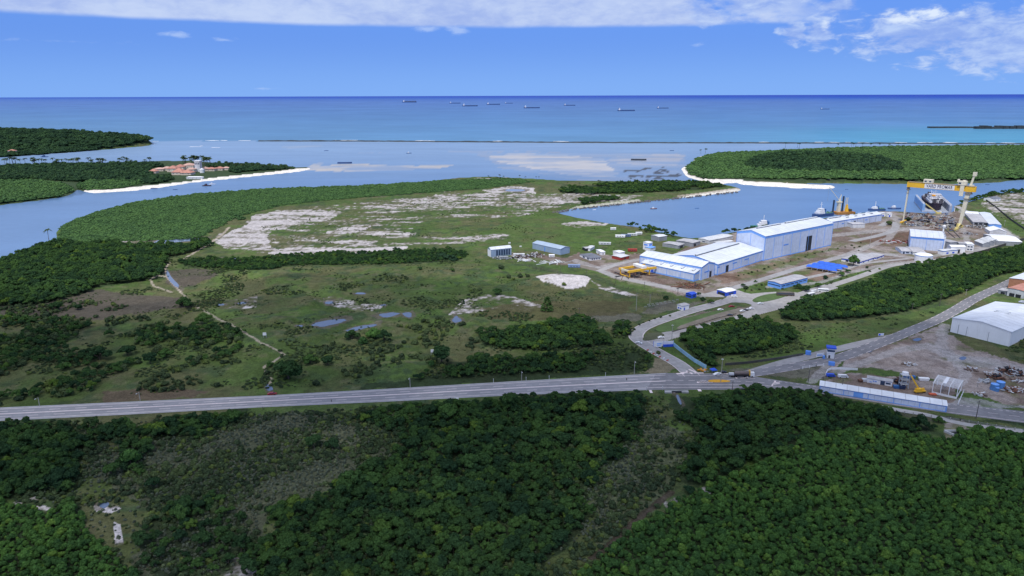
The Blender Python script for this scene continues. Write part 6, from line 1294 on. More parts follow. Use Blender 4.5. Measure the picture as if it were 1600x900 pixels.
for i, (x, y, m_) in enumerate(((1497, 388, WHITE), (1517, 391.5, BLACKC), (1523, 389.5, SILV), (1560, 449, WHITE))): pass
def truck():
    p = W(1158, 588.8); t = thing('tanker_truck', 'tanker truck with a white cab crossing the junction', 'truck', (p.x, p.y, GZ + .12), rad(-2))
    b = MB(); b.box(6.6, 0, .6, 2.4, 2.4, 2.5); b.build('cab', WHITE, t); b = MB(); b.box(7.5, 0, 1.9, .75, 2.2, .8); b.build('window', GLASS, t); b = MB(); b.box(-1, 0, .9, 13, 2.2, .4); b.build('chassis', BLACKC, t)
    b = MB(); n = 12; V = [(x, 1.2 * math.cos(2 * math.pi * i / n), 2.5 + 1.15 * math.sin(2 * math.pi * i / n)) for x in (-4.2, 4.4) for i in range(n)]; b.add(V, [tuple(range(n)), tuple(range(2 * n - 1, n - 1, -1))] + [(i, (i + 1) % n, (i + 1) % n + n, i + n) for i in range(n)]); b.build('tank', mat('brown tank', (.16, .13, .12), .5, .3, .6), t)
    b = MB(); b.box(4.9, 0, 1.2, .5, 2.4, 3.1); b.build('headboard', YEL, t); b = MB(); b.box(-6.2, 0, 1.3, 2.8, 2.0, 1.2); b.build('rear_rack', OFFW, t)
    for x in (6.4, 3, 1.8, -3.4, -4.7, -6): [wheel(t, x, y, .52, .35) for y in (-1.1, 1.1)]
truck()
# people: one continuous body each, with a head
def person(label, px, py, top, bot):
    p = W(px, py); t = thing('person', label, 'person', (p.x, p.y, GZ + .1), random.uniform(0, 6)); b = MB(); rings = [(0, .10, .10), (.45, .12, .10), (.85, .17, .12), (1.0, .17, .12), (1.25, .19, .12), (1.42, .21, .12), (1.5, .07, .07), (1.56, .08, .09), (1.66, .10, .11), (1.74, .07, .08)]; n = 8; V = []
    for z, rx, ry in rings: V += [(rx * math.cos(2 * math.pi * i / n), ry * math.sin(2 * math.pi * i / n), z) for i in range(n)]
    F = [(k * n + i, k * n + (i + 1) % n, (k + 1) * n + (i + 1) % n, (k + 1) * n + i) for k in range(len(rings) - 1) for i in range(n)] + [tuple(range((len(rings) - 1) * n, len(rings) * n))]; b.add(V, F)
    for s_ in (-1, 1): b.add(*taper((s_ * .22, 0, .8), (s_ * .2, 0, 1.42), .035, .05))
    b.build('body', mat('skin', (.22, .13, .09), .7), t); b = MB(); b.cyl(0, 0, .9, 1.46, .20, .22, 8); b.build('shirt', top, t); b = MB(); b.cyl(-.09, 0, .02, .92, .10, .13, 7); b.cyl(.09, 0, .02, .92, .10, .13, 7); b.build('trousers', bot, t)
person('person in dark clothes walking on the lower highway shoulder', 518, 628.5, BLACKC, BLACKC); person('person standing in the grass below the highway', 411, 640, BLACKC, BLACKC)
person('person in dark clothes on the highway median near the woods', 979, 594.5, BLACKC, BLACKC); person('person in pale shirt crossing at the junction', 1167, 592, WHITE, BLACKC)

# ================================================================== POLES, SIGNS, FENCES
POLEM = mat('weathered pole', (.36, .35, .32), .9, .2, .8); POLED = mat('dark wooden pole', (.10, .09, .085), .9, .2, .8)
def pole(px, yb, yt, label, kind='lamp', dark=False, group=None):
    p = W(px, yb); h = zat(p, yt) - GZ; t = thing('street_lamp' if kind == 'lamp' else 'utility_pole', label, 'street lamp' if kind == 'lamp' else 'utility pole', (p.x, p.y, GZ), random.uniform(-.2, .2), group); b = MB(); b.cyl(0, 0, 0, h, .22, .14, 7); b.build('pole', POLED if dark else POLEM, t)
    if kind == 'lamp': b = MB(); b.beam((0, 0, h - .2), (0, -1.8, h), .1); b.build('arm', POLEM, t); b = MB(); b.box(0, -2.1, h - .08, .3, .9, .16); b.build('lamp_head', WHITE, t)
    elif kind == 'x': b = MB(); b.beam((-1.1, 0, h - .7), (1.1, 0, h - .7), .14); b.build('crossarm', POLED, t); b = MB(); [b.cyl(k, 0, h - .62, h - .35, .07, .07, 6) for k in (-.95, 0.3, .95)]; b.build('insulator', OFFW, t)
    else: b = MB(); [b.beam((0, 0, h), (.9 * math.cos(a), .9 * math.sin(a), h - .1), .16) for a in (0, 1.57, 3.14, 4.71)]; b.build('floodlight', WHITE, t)
for i, (x, yb, yt, lab) in enumerate(((62,634.5,621,'leftmost lamp post on the far side of the highway'),(219,626,613,'second lamp post from the left along the highway'),(641,605.5,590,'lamp post beside the highway below the right white billboard'),(815,595,580,'lamp post where the woods meet the highway'),(991,584,564,'lamp post at the right end of the roadside woods'))): pole(x, yb, yt, lab)
pole(1126, 597, 561, 'tall lamp mast standing on the yellow traffic island', 'flood'); pole(1049, 540, 508, 'tall lamp mast where the gate roads part', 'flood'); pole(905, 497, 481, 'utility pole rising at the top of the junction woods', 'x', True); pole(994, 485, 458, 'tall concrete pole left of the substation, left one of two', 'x'); pole(1015, 481, 460, 'tall concrete pole left of the substation, right one of two', 'x')
pole(1007, 449, 440, 'thin fence-side pole below the plate yard', 'x', True); pole(1059, 459, 449, 'thin pole near the small blue kiosk', 'x', True); pole(836, 420, 410, 'thin pole below the steel-blue shed', 'x', True); pole(876, 427, 415, 'thin pole left of the yard entrance', 'x', True); pole(916, 437, 423, 'thin pole at the yard entrance', 'x', True); pole(962, 444, 430, 'thin pole by the white sand heap fence', 'x', True)
pole(1359, 384, 355, 'very tall thin lamp mast on the lawn by the tall hall', 'flood'); pole(1382, 354, 335, 'lamp mast in the grass circle by the rear hall', 'flood'); pole(1541, 329, 316, 'lamp post on the track by the right river bank', 'flood'); pole(1569, 353, 345, 'lamp post by the perimeter fence at right', 'flood'); pole(1551, 337, 323, 'tall lamp post left of the perimeter fence', 'flood')
pole(1468, 478, 459, 'utility pole in front of the wood strip, middle', 'x', True); pole(1425, 485, 474, 'utility pole in front of the wood strip, left', 'x', True); pole(1509, 461, 452, 'utility pole in front of the wood strip, right', 'x'); pole(1263, 596, 578, 'dark utility pole at the left end of the long shed', 'x', True); pole(1315, 612, 592, 'dark pole rising through the front of the long shed', 'x', True); pole(1525, 654, 626, 'utility pole at the right roadside', 'x', True); pole(1144, 612, 596, 'dark utility pole at the woods edge below the junction', 'x', True); pole(1285, 600, 588, 'thin dark pole beside the gravel entrance', 'x', True)
pole(1081, 543, 530, 'utility pole in front of the gate woods', 'x', True); pole(973, 516, 500, 'dark pole above the two trees at the road bend', 'x', True); pole(1527, 605, 597, 'short pole in the demolition lot', 'flood')
rr = random.Random(9)
for i, x in enumerate((771, 822, 858, 946, 1010, 1035)): 
    yy_ = (np.interp(x, [p[0] for p in HWY_TOP], [p[1] for p in HWY_TOP]) + .5) if x < 1000 else 610
    p = W(x, yy_); t = thing('marker_post', 'short pale marker post on the highway edge', 'post', (p.x, p.y, GZ), 0, 'marker posts along the highway'); b = MB(); b.box(0, 0, 0, .22, .22, 2.4); b.build('post', OFFW, t); b = MB(); b.box(0, 0, 2.4, .26, .26, .35); b.build('cap', WHITE, t)
def sign(label, px, yb, w, yt, m=WHITE, posts=True, rz=0.1, stripe=None, name='billboard', lift=.45):
    p = W(px, yb); h = zat(p, yt) - GZ; k = mpp(p); t = thing(name, label, 'sign', (p.x, p.y, gz(p.x, p.y)), rz); b = MB(); z0 = h * lift; b.box(0, 0, z0, w * k, .18, h - z0); bd = b.build('board', m, t)
    for s_ in (-1, 1): b = MB(); b.box(s_ * w * k * .38, .15, 0, .22, .22, z0 + .3); b.build('post', GREY, t)
    if stripe:
        for (x0, x1, z0_, z1_, mm) in stripe: b = MB(); b.box((x0 + x1) / 2 * w * k, -.12, z0 + (h - z0) * z0_, (x1 - x0) * w * k, .04, (h - z0) * (z1_ - z0_)); b.build('marking', mm, bd)
sign('small white billboard on two posts beside the sandy track', 414.5, 533, 5, 525); sign('small white billboard on two posts above the bright green bush', 675.5, 554, 4.6, 546); sign('white and blue company sign on posts, right roadside lawn', 1376, 527, 8, 521, stripe=[(-.45, -.1, .1, .9, CBLUE), (.0, .42, .55, .75, BLUEL)])
sign('large white gate sign with faint blue lettering before the boundary wall', 1029.5, 544, 8.5, 535, stripe=[(-.4, .4, .6, .8, BLUEL), (-.4, .3, .25, .38, BLUEL)], lift=.22); sign('small white sign at the edge of the left work yard', 796, 382, 3.4, 378.5); sign('second small white sign beyond the scrap yard', 813.5, 387, 3.4, 384); sign('white and blue container-sized sign beside the guard tower', 1281, 558, 11, 551.5, stripe=[(-.4, .25, .4, .6, BLUEL)], lift=.05)
for i, (x, y, w, yt, l) in enumerate(((1262.5,554,7,548.5,'leftmost blue container-like panel by the side road'),(1299,570.5,8,565.5,'blue panel on the near side of the side road'),(1287,560,3,556,'blue box end beside the white sign'))):
    p = W(x, y); k = mpp(p); t = thing('container', l, 'container', (p.x, p.y, GZ), -.35); hh = zat(p, yt) - GZ; b = MB(); b.box(0, 0, .05, w * k, 2.4, hh); b.build('box', BLUE, t); b = MB(); [b.box(-w * k / 2 + (j + .5) * w * k / 8, -1.22, .3, .12, .06, hh - .5) for j in range(8)]; b.build('rib', BLUEL, t)
# guard tower
p = W(1297, 558.5); t = thing('guard_tower', 'white two-storey guard tower with a blue flat roof between the roads', 'guard tower', (p.x, p.y, GZ), -.35); b = MB(); b.box(0, 0, 0, 4.4, 4.0, 7.0); b.build('wall', WHITE, t); b = MB(); b.box(0, 0, 7.0, 6.0, 5.4, .8); b.build('roof', CBLUE, t); b = MB(); b.box(0, 0, 4.6, 4.5, 4.1, 1.4); b.build('window', GLASS, t); b = MB(); b.box(-.8, -2.05, .02, 1.1, .1, 2.2); b.build('door', DARK, t); b = MB(); b.box(0, 0, 4.0, 5.0, 4.6, .2); b.build('ledge', WHITE, t)
def wall_line(name, label, pts, h, m, th=.3, post=0, pm=None, cat='wall', rails=False):
    P = [W(*p) for p in pts]; o = P[0]; t = thing(name, label, cat, (o.x, o.y, GZ)); b = MB()
    for a, c in zip(P[:-1], P[1:]):
        a, c = a - o, c - o
        if rails: [b.beam((a.x, a.y, z), (c.x, c.y, z), .10) for z in (h * .4, h * .95)]
        else: b.beam((a.x, a.y, h / 2), (c.x, c.y, h / 2), th, h)
    b.build('rail' if rails else 'panel', m, t)
    if post:
        b = MB(); acc_ = 0; cnt = 0
        for a, c in zip(P[:-1], P[1:]):
            n = max(1, int((c - a).length / post))
            for i in range(n + 1):
                q = a.lerp(c, i / n) - o; bb = MB(); bb.box(q.x, q.y, 0, .28, .28, h + .3); cnt += 1
                if cnt <= 90: bb.build('post', pm or POLEM, t)
LBLUE = mat('light sky blue wall', (.30, .50, .66), .7, .25, .3)
wall_line('boundary_wall', 'white and blue wall behind the gate sign', [(1021,541.5),(1052,540)], 3.6, WHITE, post=6, pm=CBLUE); wall_line('boundary_wall', 'blue stripe wall base under the white gate wall', [(1036,542.2),(1052,541.4)], 1.8, CBLUE, .5)
wall_line('boundary_wall', 'long light blue wall slanting down to the junction', [(1052,540.5),(1065,551),(1085,566),(1103,576.5)], 2.6, LBLUE, post=5, pm=LBLUE)
wall_line('boundary_wall', 'dark perimeter wall along the shipyard and the wood strip', [(1440,417),(1480,409.5),(1540,393.5),(1590,378),(1700,350)], 3.0, mat('dark mossy wall', (.08, .08, .075), .9, .3, .3)); wall_line('fence', 'dark fence running along the lawn above the side road', [(1133,571),(1170,568),(1220,561),(1255,555)], 1.6, mat('dark mossy wall', (.08, .08, .075)), cat='fence')
wall_line('fence', 'dark drainage fence crossing the right bank grass', [(1537,311),(1556,325),(1580,345),(1605,362)], 2.5, mat('dark mossy wall', (.08, .08, .075)), cat='fence'); wall_line('guard_rail', 'dark bridge railing along the lower edge of the right highway', [(1330,632),(1400,644),(1440,650),(1500,658),(1600,674)], 1.2, GREY, rails=True, post=4, cat='railing')
wall_line('fence', 'thin post fence below the left work yard', [(790,409),(850,423),(900,432),(960,446),(1060,470)], 1.8, POLED, rails=True, post=5, pm=POLED, cat='fence'); wall_line('fence', 'pale post fence on the lot corner by the side road', [(1254,576.5),(1275,573.5),(1298,570.5)], 1.6, WHITE, rails=True, post=4, pm=WHITE, cat='fence'); wall_line('boundary_wall', 'curved low white wall at the left end of the long shed', [(1290,586),(1293,580),(1298,577.5),(1310,577),(1340,578.5)], 1.3, WHITE)
wall_line('curb_wall', 'row of dark bollard stones dividing the parking from the lower road', [(1050,519),(1085,509),(1120,498),(1150,491)], .7, POLED, .3, post=3, pm=POLED, cat='kerb'); wall_line('fence', 'white fence wall right of the steel frame', [(1497,632),(1505,614)], 1.8, WHITE, rails=True, post=4, pm=WHITE, cat='fence')
# rock edge of the basin and quay edge
b = MB(); rr = random.Random(12)
for a_, c_ in zip([(862,332),(900,325),(950,320),(1000,314.5),(1050,309.5),(1100,304.5),(1150,299)][:-1], [(862,332),(900,325),(950,320),(1000,314.5),(1050,309.5),(1100,304.5),(1150,299)][1:]):
    A_, C_ = W(*a_), W(*c_)
    for k in range(34):
        q = A_.lerp(C_, rr.random()); s_ = rr.uniform(1.2, 3.0); b.box(q.x + rr.uniform(-3, 3), q.y + rr.uniform(-5, 3), -.5, s_, s_, rr.uniform(1.5, 3.2), rr.uniform(0, 3))
b.build('shore_rocks', mat('dark shore rock', (.16, .15, .15), .9, .3, .3))['kind'] = 'stuff'; o = bpy.data.objects['shore_rocks']; o['label'] = 'rough rock revetment along the left bank of the basin'; o['category'] = 'rocks'

# ================================================================== YARD CLUTTER
def heap(label, px, py, w, d, h, n, ms, seed, name='scrap_heap', cat='scrap heap', long_=1.0, z=0):
    p = W(px, py); k = mpp(p); t = thing(name, label, cat, (p.x, p.y, GZ)); rr = random.Random(seed); W_ = w * k / 2; bs = [MB() for _ in ms]
    for i in range(n):
        a = rr.uniform(0, 6.28); r_ = math.sqrt(rr.random()); x, y = W_ * r_ * math.cos(a), d / 2 * r_ * math.sin(a); zz = max(0, h * (1 - r_)) * rr.uniform(.2, 1); L = rr.uniform(.8, 3.4) * long_; b_ = bs[rr.randrange(len(ms))]
        b_.beam((x, y, zz + .2), (x + L * math.cos(a * 3), y + L * math.sin(a * 3), zz + .2 + rr.uniform(-.3, .9)), rr.uniform(.2, 1.0), rr.uniform(.15, .7))
    for b_, m_, nm in zip(bs, ms, ('rusty_pieces', 'pale_pieces', 'dark_pieces')):
        if b_.v: b_.build(nm, m_, t)
heap('biggest heap of rusty and white demolition scrap, upper right of the lot', 1578, 583, 28, 12, 4.0, 190, [RUST, OFFW, DARK], 1); heap('low rusty scrap heap below the blue tanks', 1583, 610, 26, 8, 1.8, 110, [RUST, OFFW], 2); heap('rust-brown scrap strip left of the biggest heap', 1558, 590, 18, 7, 2, 70, [RUST, DARK], 3); heap('small pile of dark rubble left of the blue tanks', 1538, 596, 9, 5, 1.4, 40, [GREY, OFFW], 4)
heap('scrap piled at the gable of the steel-blue shed', 836, 400, 26, 18, 5, 150, [RUST, OFFW, DARK], 5); heap('dark scrap between the two left sheds', 812, 403, 20, 16, 4, 90, [DARK, OFFW, RUST], 6); heap('grey debris in front of the half-clad shed', 785, 404, 30, 12, 3.5, 90, [GREY, OFFW, DARK], 7); heap('dark machinery heap by the concrete tower frame', 1404, 598, 9, 5, 4, 60, [RUST, DARK], 8)
heap('flat stack of white poles in front of the left yard', 868, 411, 30, 5, .6, 26, [OFFW, WHITE], 9, 'pole_stack', 'pole stack', 4); heap('rusty plates lying beneath the yellow yard crane', 990, 430, 40, 26, .6, 60, [RUST, DARK], 10, 'plate_stack', 'plate stack', 4); heap('rows of long brown pipes stacked beside the gate', 1082, 447, 38, 20, 1.0, 60, [RUST, DARK, RUST], 11, 'pipe_stack', 'pipe stack', 4)
heap('red brown steel stacks on the earth below the slipway', 1397, 378.5, 40, 14, 2.2, 80, [RUST, OFFW, REDP], 12, 'plate_stack', 'plate stack', 2.5)
heap('dense clutter of steel in the yard right of the crane leg', 1530, 355, 30, 26, 3, 150, [GREY, OFFW, DARK], 13); heap('white demolition sheets on the ground in the left yard', 822, 407, 26, 6, .5, 24, [WHITE, OFFW], 14, 'sheet_pile', 'sheet pile', 3)
for i, (x, y, w, l) in enumerate(((1425, 352, 16, 'rusty scaffold clutter at the foot of the slim crane leg'), (1447, 345, 20, 'grey scaffold clutter in the middle of the slipway'), (1476, 341, 20, 'dark clutter on the slipway just below the dock'), (1432, 338, 20, 'mixed steel clutter at the quay edge left of the dock'), (1513, 366, 18, 'pale clutter beside the broad crane leg'), (1488, 349, 12, 'rust-brown clutter near the broad crane leg'))): heap(l, x, y, w, 16, 3.5, 70, [mat('dull rust', (.17, .12, .10), .9, .4, .6), OFFW, GREY], 60 + i, 'steel_clutter', 'steel clutter')
for i, (x, y, w, d, l) in enumerate(((1592, 596, 14, 6, 'reddish scrap at the right frame edge of the lot'), (1545, 585, 8, 4, 'small rust-brown rubble left of the biggest heap'), (1519, 578, 10, 4, 'thin grey rubble strip in the middle of the lot'), (1530, 617, 12, 4, 'flat pale rubble at the grass edge of the lot'), (1420, 570, 12, 4, 'low brown rubble in the open lot above the site office'))): heap(l, x, y, w, d, .9, 40, [mat('dull rust', (.17, .12, .10), .9, .4, .6), OFFW], 80 + i)
# steel blocks and ship sections laid out between the crane legs
rr = random.Random(33); MM = [mat('dull rust', (.17, .12, .10), .9, .4, .6), GREY, mat('weathered plate', (.42, .41, .40), .8, .3, .5), DARK, mat('dull blue steel', (.12, .17, .28), .7, .3, .5), mat('primer red', (.20, .12, .10), .8, .3, .5), mat('pale primer', (.5, .5, .46), .8, .2, .5)]
NM = ['rust-brown', 'grey', 'dirty white', 'dark', 'blue', 'primer-red', 'pale']
for i in range(150):
    u, v = rr.random(), rr.random(); top = (1412 + 80 * u, 333.5 + 2 * u); bot = (1412 + 84 * u, 352 + 10 * u); px = top[0] + (bot[0] - top[0]) * v; py = top[1] + (bot[1] - top[1]) * v
    p = W(px, py); k = rr.randrange(len(MM)); t = thing('steel_block', '%s steel block laid out on the slipway between the crane legs' % NM[k], 'steel block', (p.x, p.y, GZ), rr.uniform(0, 3), '%s steel blocks on the slipway' % NM[k]); b = MB(); L, w_, h_ = rr.uniform(1.5, 6.5), rr.uniform(1, 3), rr.uniform(.4, 2.0); b.box(0, 0, .05, L, w_, h_); b.build('plate', MM[k], t); b = MB(); [b.box(-L / 2 + (j + .5) * L / 3, 0, .05 + h_, .3, w_, rr.uniform(.3, 1.4)) for j in range(3)]; b.build('stiffener', MM[(k + rr.randrange(3)) % len(MM)], t)
p = W(1475, 356.5); t = thing('tank', 'round white tank top standing alone on the slipway', 'tank', (p.x, p.y, GZ)); b = MB(); b.cyl(0, 0, 0, 3.2, 2.2, 2.2, 14); b.build('shell', WHITE, t); b = MB(); b.cyl(0, 0, 3.2, 4.2, 2.2, .4, 14); b.build('lid', WHITE, t)
p = W(1491, 331); t = thing('mooring_mast', 'slim white mast at the dock edge', 'mast', (p.x, p.y, GZ)); b = MB(); b.cyl(0, 0, 0, 8, .5, .4, 8); b.build('mast', WHITE, t)
for x0, y0, x1, y1, lab in ((1459,344,1492,372,'left dark crane rail running down the slipway'),(1470,340,1500,372,'right dark crane rail running down the slipway')):
    a, c = W(x0, y0), W(x1, y1); t = thing('crane_rail', lab, 'rail', (a.x, a.y, GZ)); b = MB(); d = c - a; b.beam((0, 0, .25), (d.x, d.y, .25), .9, .4); b.build('rail', DARK, t)
# round white tank near the wood strip
p = W(1442, 408); t = thing('tank', 'wide low round white water tank at the edge of the wood strip', 'tank', (p.x, p.y, GZ)); b = MB(); b.cyl(0, 0, 0, 7.0, 8.3, 8.3, 24); b.build('shell', WHITE, t); b = MB(); b.cyl(0, 0, 7.0, 7.9, 8.5, 7.0, 24); b.build('roof', WHITE, t); b = MB(); b.cyl(0, 0, 6.2, 6.9, 8.36, 8.36, 24, False); b.build('band', BLUEL, t)
shed('pump_house', 'small blue-fronted pump house beside the round white tank', (1457,409), (1450,408.5), (1464,405.5), ytop=404, rise=.3, wall=BLUEL, roof=OFFW)
# blue canopies
for i in range(5):
    for j in range(3):
        A = (1266 + i * 8.6 + j * 8.5, 420 + j * -2.7 + i * 1.5); k = i + j * 5
        p = W(*A); t = thing('canopy', 'bright blue tent-like car park canopy in the block right of the workshop', 'canopy', (p.x, p.y, GZ), -.5, 'blue car park canopies'); b = MB()
        b.add([(-4, -2.9, 2.6), (4, -2.9, 2.6), (4, 2.9, 2.6), (-4, 2.9, 2.6), (-2, 0, 4.6), (2, 0, 4.6), (-4, -2.9, 2.45), (4, -2.9, 2.45), (4, 2.9, 2.45), (-4, 2.9, 2.45)], [(0, 1, 5, 4), (1, 2, 5), (2, 3, 4, 5), (3, 0, 4), (9, 8, 7, 6)]); b.build('cover', mat('canopy blue', (.03, .13, .62), .6, .2, .3), t); b = MB(); [b.box(x, y, 0, .15, .15, 2.6) for x in (-3.7, 3.7) for y in (-2.6, 2.6)]; b.build('frame', WHITE, t)
# junction things
p = W(1114.5, 582); t = thing('tent', 'small blue vendor tent at the junction', 'tent', (p.x, p.y, GZ), .2); b = MB(); b.add([(-1.8, -1.8, 2.2), (1.8, -1.8, 2.2), (1.8, 1.8, 2.2), (-1.8, 1.8, 2.2), (0, 0, 3.2), (-1.8, -1.8, 1.8), (1.8, -1.8, 1.8), (1.8, 1.8, 1.8), (-1.8, 1.8, 1.8)], [(0, 1, 4), (1, 2, 4), (2, 3, 4), (3, 0, 4), (0, 1, 6, 5), (1, 2, 7, 6), (2, 3, 8, 7), (3, 0, 5, 8)]); b.build('cover', CBLUE, t); b = MB(); [b.box(x, y, 0, .1, .1, 2.2) for x in (-1.7, 1.7) for y in (-1.7, 1.7)]; b.build('frame', GREY, t)
heap('orange roadworks clutter by the end of the light blue wall', 1097, 579.5, 8, 2, .8, 22, [mat('orange', (.7, .25, .04), .7), GREY], 40, 'barrier_pile', 'barriers')
for i, (x, y) in enumerate(((1012,548),(1017,551),(1021,553.5),(1026,556),(1031,558.5),(1037,561),(1043,564))): p = W(x, y); t = thing('barrier', 'red and white traffic barrier in the line across the gate road', 'barrier', (p.x, p.y, GZ), .7, 'traffic barriers on the gate road'); b = MB(); b.box(0, 0, .1, 1.8, .4, .8); b.build('block', WHITE if i % 2 else mat('barrier red', (.5, .08, .05), .7), t); b = MB(); b.box(0, 0, .1, 2.0, .7, .15); b.build('base', GREY, t)
# culvert
p = W(1057, 613.5); t = thing('culvert', 'concrete culvert mouth below the highway', 'culvert', (p.x, p.y, GZ)); b = MB(); b.b2(-7, -1, 0.0, -3, .6, .9); b.b2(3, -1, 0.0, 7, .6, .9); b.b2(-7, .3, .0, 7, .8, 1.3); b.build('headwall', WALLG, t); b = MB(); b.b2(-3, -.3, .02, 3, .28, .9); b.build('opening', DARK, t)
p = W(1487, 675); t = thing('culvert', 'small white-framed concrete basin at the end of the service track', 'culvert', (p.x, p.y, GZ)); b = MB(); b.b2(-4, -.3, 0, 4, .3, 1.2); b.beam((-4, 0, .6), (-1, -6, .6), .5, 1.2); b.beam((4, 0, .6), (1, -6, .6), .5, 1.2); b.build('headwall', OFFW, t); b = MB(); b.b2(-2.5, -4, .02, 2.5, -.4, .25); b.build('opening', DARK, t)
# substation yard
for i in range(16):
    x = 1008 + (i % 8) * 6.4 + (i // 8) * 5; y = 486 - (i % 8) * 1.1 - (i // 8) * 3.4; p = W(x, y); t = thing('switchgear', 'dark electrical frame standing in the substation yard', 'switchgear', (p.x, p.y, GZ), .3, 'substation frames'); b = MB(); b.box(-1.1, 0, 0, .22, .22, 3.4); b.box(1.1, 0, 0, .22, .22, 3.4); b.beam((-1.4, 0, 3.4), (1.4, 0, 3.4), .25); b.build('frame', mat('brown grey steel', (.2, .19, .17)), t); b = MB(); [b.cyl(k, 0, 3.5, 4.2, .12, .12, 6) for k in (-.9, 0, .9)]; b.build('insulator', OFFW, t)
# blue storage tanks, concrete tower frame, small things in the lot
for i, (x, y, l) in enumerate(((1553, 609, 'left of the three blue tanks in the lot'), (1562, 606.5, 'right, tallest of the three blue tanks in the lot'), (1557, 611, 'front smallest of the three blue tanks in the lot'))):
    p = W(x, y); t = thing('tank', l, 'tank', (p.x, p.y, GZ)); b = MB(); r_ = (2.2, 2.3, 1.3)[i]; h_ = (3.8, 4.2, 2.2)[i]; b.cyl(0, 0, 0, h_, r_, r_, 16); b.build('shell', mat('tank blue', (.09, .24, .50), .5, .25, .5), t); b = MB(); b.cyl(0, 0, h_, h_ + .35, r_ * .98, r_ * .5, 16); b.build('lid', BLUEL, t)
p = W(1411, 606); t = thing('water_tower', 'open concrete tower frame carrying a white tank beside the site office', 'water tower', (p.x, p.y, GZ), -.15); [MB().box(x, y, 0, .4, .4, 8.6).build('column', WALLG, t) for x in (-2, 2) for y in (-1.8, 1.8)]
for z in (2.8, 5.6, 8.4): MB().box(0, 0, z, 4.6, 4.2, .25).build('slab', WALLG, t)
b = MB(); b.cyl(0, 0, 8.7, 10.2, 1.9, 1.7, 14); b.build('tank', WHITE, t)
for x, y, l, m_, sx, h_ in ((1401,606.5,'dark blue skip in front of the tower frame',NAVY2,4,1.8),(1409,607.5,'darker skip right beside the blue skip',mat('dark navy', (.03,.05,.12)),3.5,2.2),(1420,592,'long blue container behind the tower frame',NAVY2,7,2.2),(1443,594.5,'white tank body lying right of the mobile crane',WHITE,6,1.8),(1457,617,'orange red bundle beside the steel frame',mat('orange red', (.55,.12,.06)),4,.8),(1352,596,'pale lorry body left of the site office',OFFW,4,1.8),(1344,596.5,'rust brown machine left of the pale lorry body',RUST,2.5,1.4)):
    p = W(x, y); t = thing('skip' if 'skip' in l else 'container', l, 'container', (p.x, p.y, GZ), -.15); b = MB(); b.add([(-sx/2*.85,-1,.1),(sx/2*.85,-1,.1),(sx/2*.85,1,.1),(-sx/2*.85,1,.1),(-sx/2,-1.2,h_),(sx/2,-1.2,h_),(sx/2,1.2,h_),(-sx/2,1.2,h_)],[(3,2,1,0),(4,5,6,7),(0,1,5,4),(1,2,6,5),(2,3,7,6),(3,0,4,7)]); b.build('body', m_, t); b = MB(); [b.box(k*sx/5,-1.18,h_*.3,.14,.14,h_*.6) for k in (-2,-1,0,1,2)]; b.build('rib', m_, t)
# trailers and cabins in the left yard
for x, y, L, m_, lab in ((945,382.5,14,OFFW,'white trailer standing in the field behind the dark office'),(969,371,12,WHITE,'first trailer in the row on the harbour bank'),(978,370,12,DECKG,'second, blue-grey trailer in the row on the harbour bank'),(988,368.5,12,OFFW,'third trailer in the row on the harbour bank'),(998,366.5,8,WHITE,'last short trailer at the right of the row on the bank'),(958,359.5,7,WHITE,'white tent-roofed hut alone on the grass near the basin'),(897,418,12,mat('blue tarpaulin', (.22,.30,.48)),'blue-grey tarpaulin-covered load beside the yard road'),(988,393,10,REDP,'red container behind the red-walled building'),(862,402,6,WHITE,'white car-sized crate in front of the steel-blue shed'),(811,400.5,12,OFFW,'rounded pale tank lying before the left scrap'),(787,405,9,GREY,'round grey tank lying before the half-clad shed')):
    p = W(x, y); t = thing('trailer' if 'trailer' in lab else 'container', lab, 'trailer' if 'trailer' in lab else 'container', (p.x, p.y, GZ), -.12 + (x % 3) * .1); b = MB(); b.box(0, 0, .5, L, 3.2, 2.4); b.build('body', m_, t); b = MB(); b.add([(-L/2-.2,-1.8,2.9),(L/2+.2,-1.8,2.9),(L/2+.2,1.8,2.9),(-L/2-.2,1.8,2.9),(-L/2-.2,0,3.5),(L/2+.2,0,3.5)],[(0,1,5,4),(1,2,5),(2,3,4,5),(3,0,4),(3,2,1,0)]); b.build('roof', m_, t); b = MB(); [b.box(k*L/4,-1.63,1.3,1.1,.08,.8) for k in (-1,0,1)]; b.build('window', GLASS, t)
# white quay huts
for x, y, l in ((1378, 338, 'left white hut with blue doors at the end of the rear hall'), (1388, 338.5, 'right, wider white hut at the end of the rear hall')): p = W(x, y); t = thing('cabin', l, 'cabin', (p.x, p.y, GZ), .1); MB().box(0, 0, 0, 7, 5, 5).build('wall', WHITE, t); MB().box(0, 0, 5, 7.6, 5.6, .4).build('roof', WHITE, t); MB().box(0, -2.55, .02, 2, .1, 2.6).build('door', CBLUE, t); MB().box(-2.4, -2.55, 2.8, 1.2, .1, 1.2).build('window', GLASS, t)
shed('house', 'dark-roofed house with a white gable on the right river bank', (1552,315), (1563,313.5), (1549,311.5), ytop=311, rise=2.2, wall=WHITE, roof=DGREYR, wins=[(0,.3,2,1,2.2),(0,.7,2,1,2.2)])
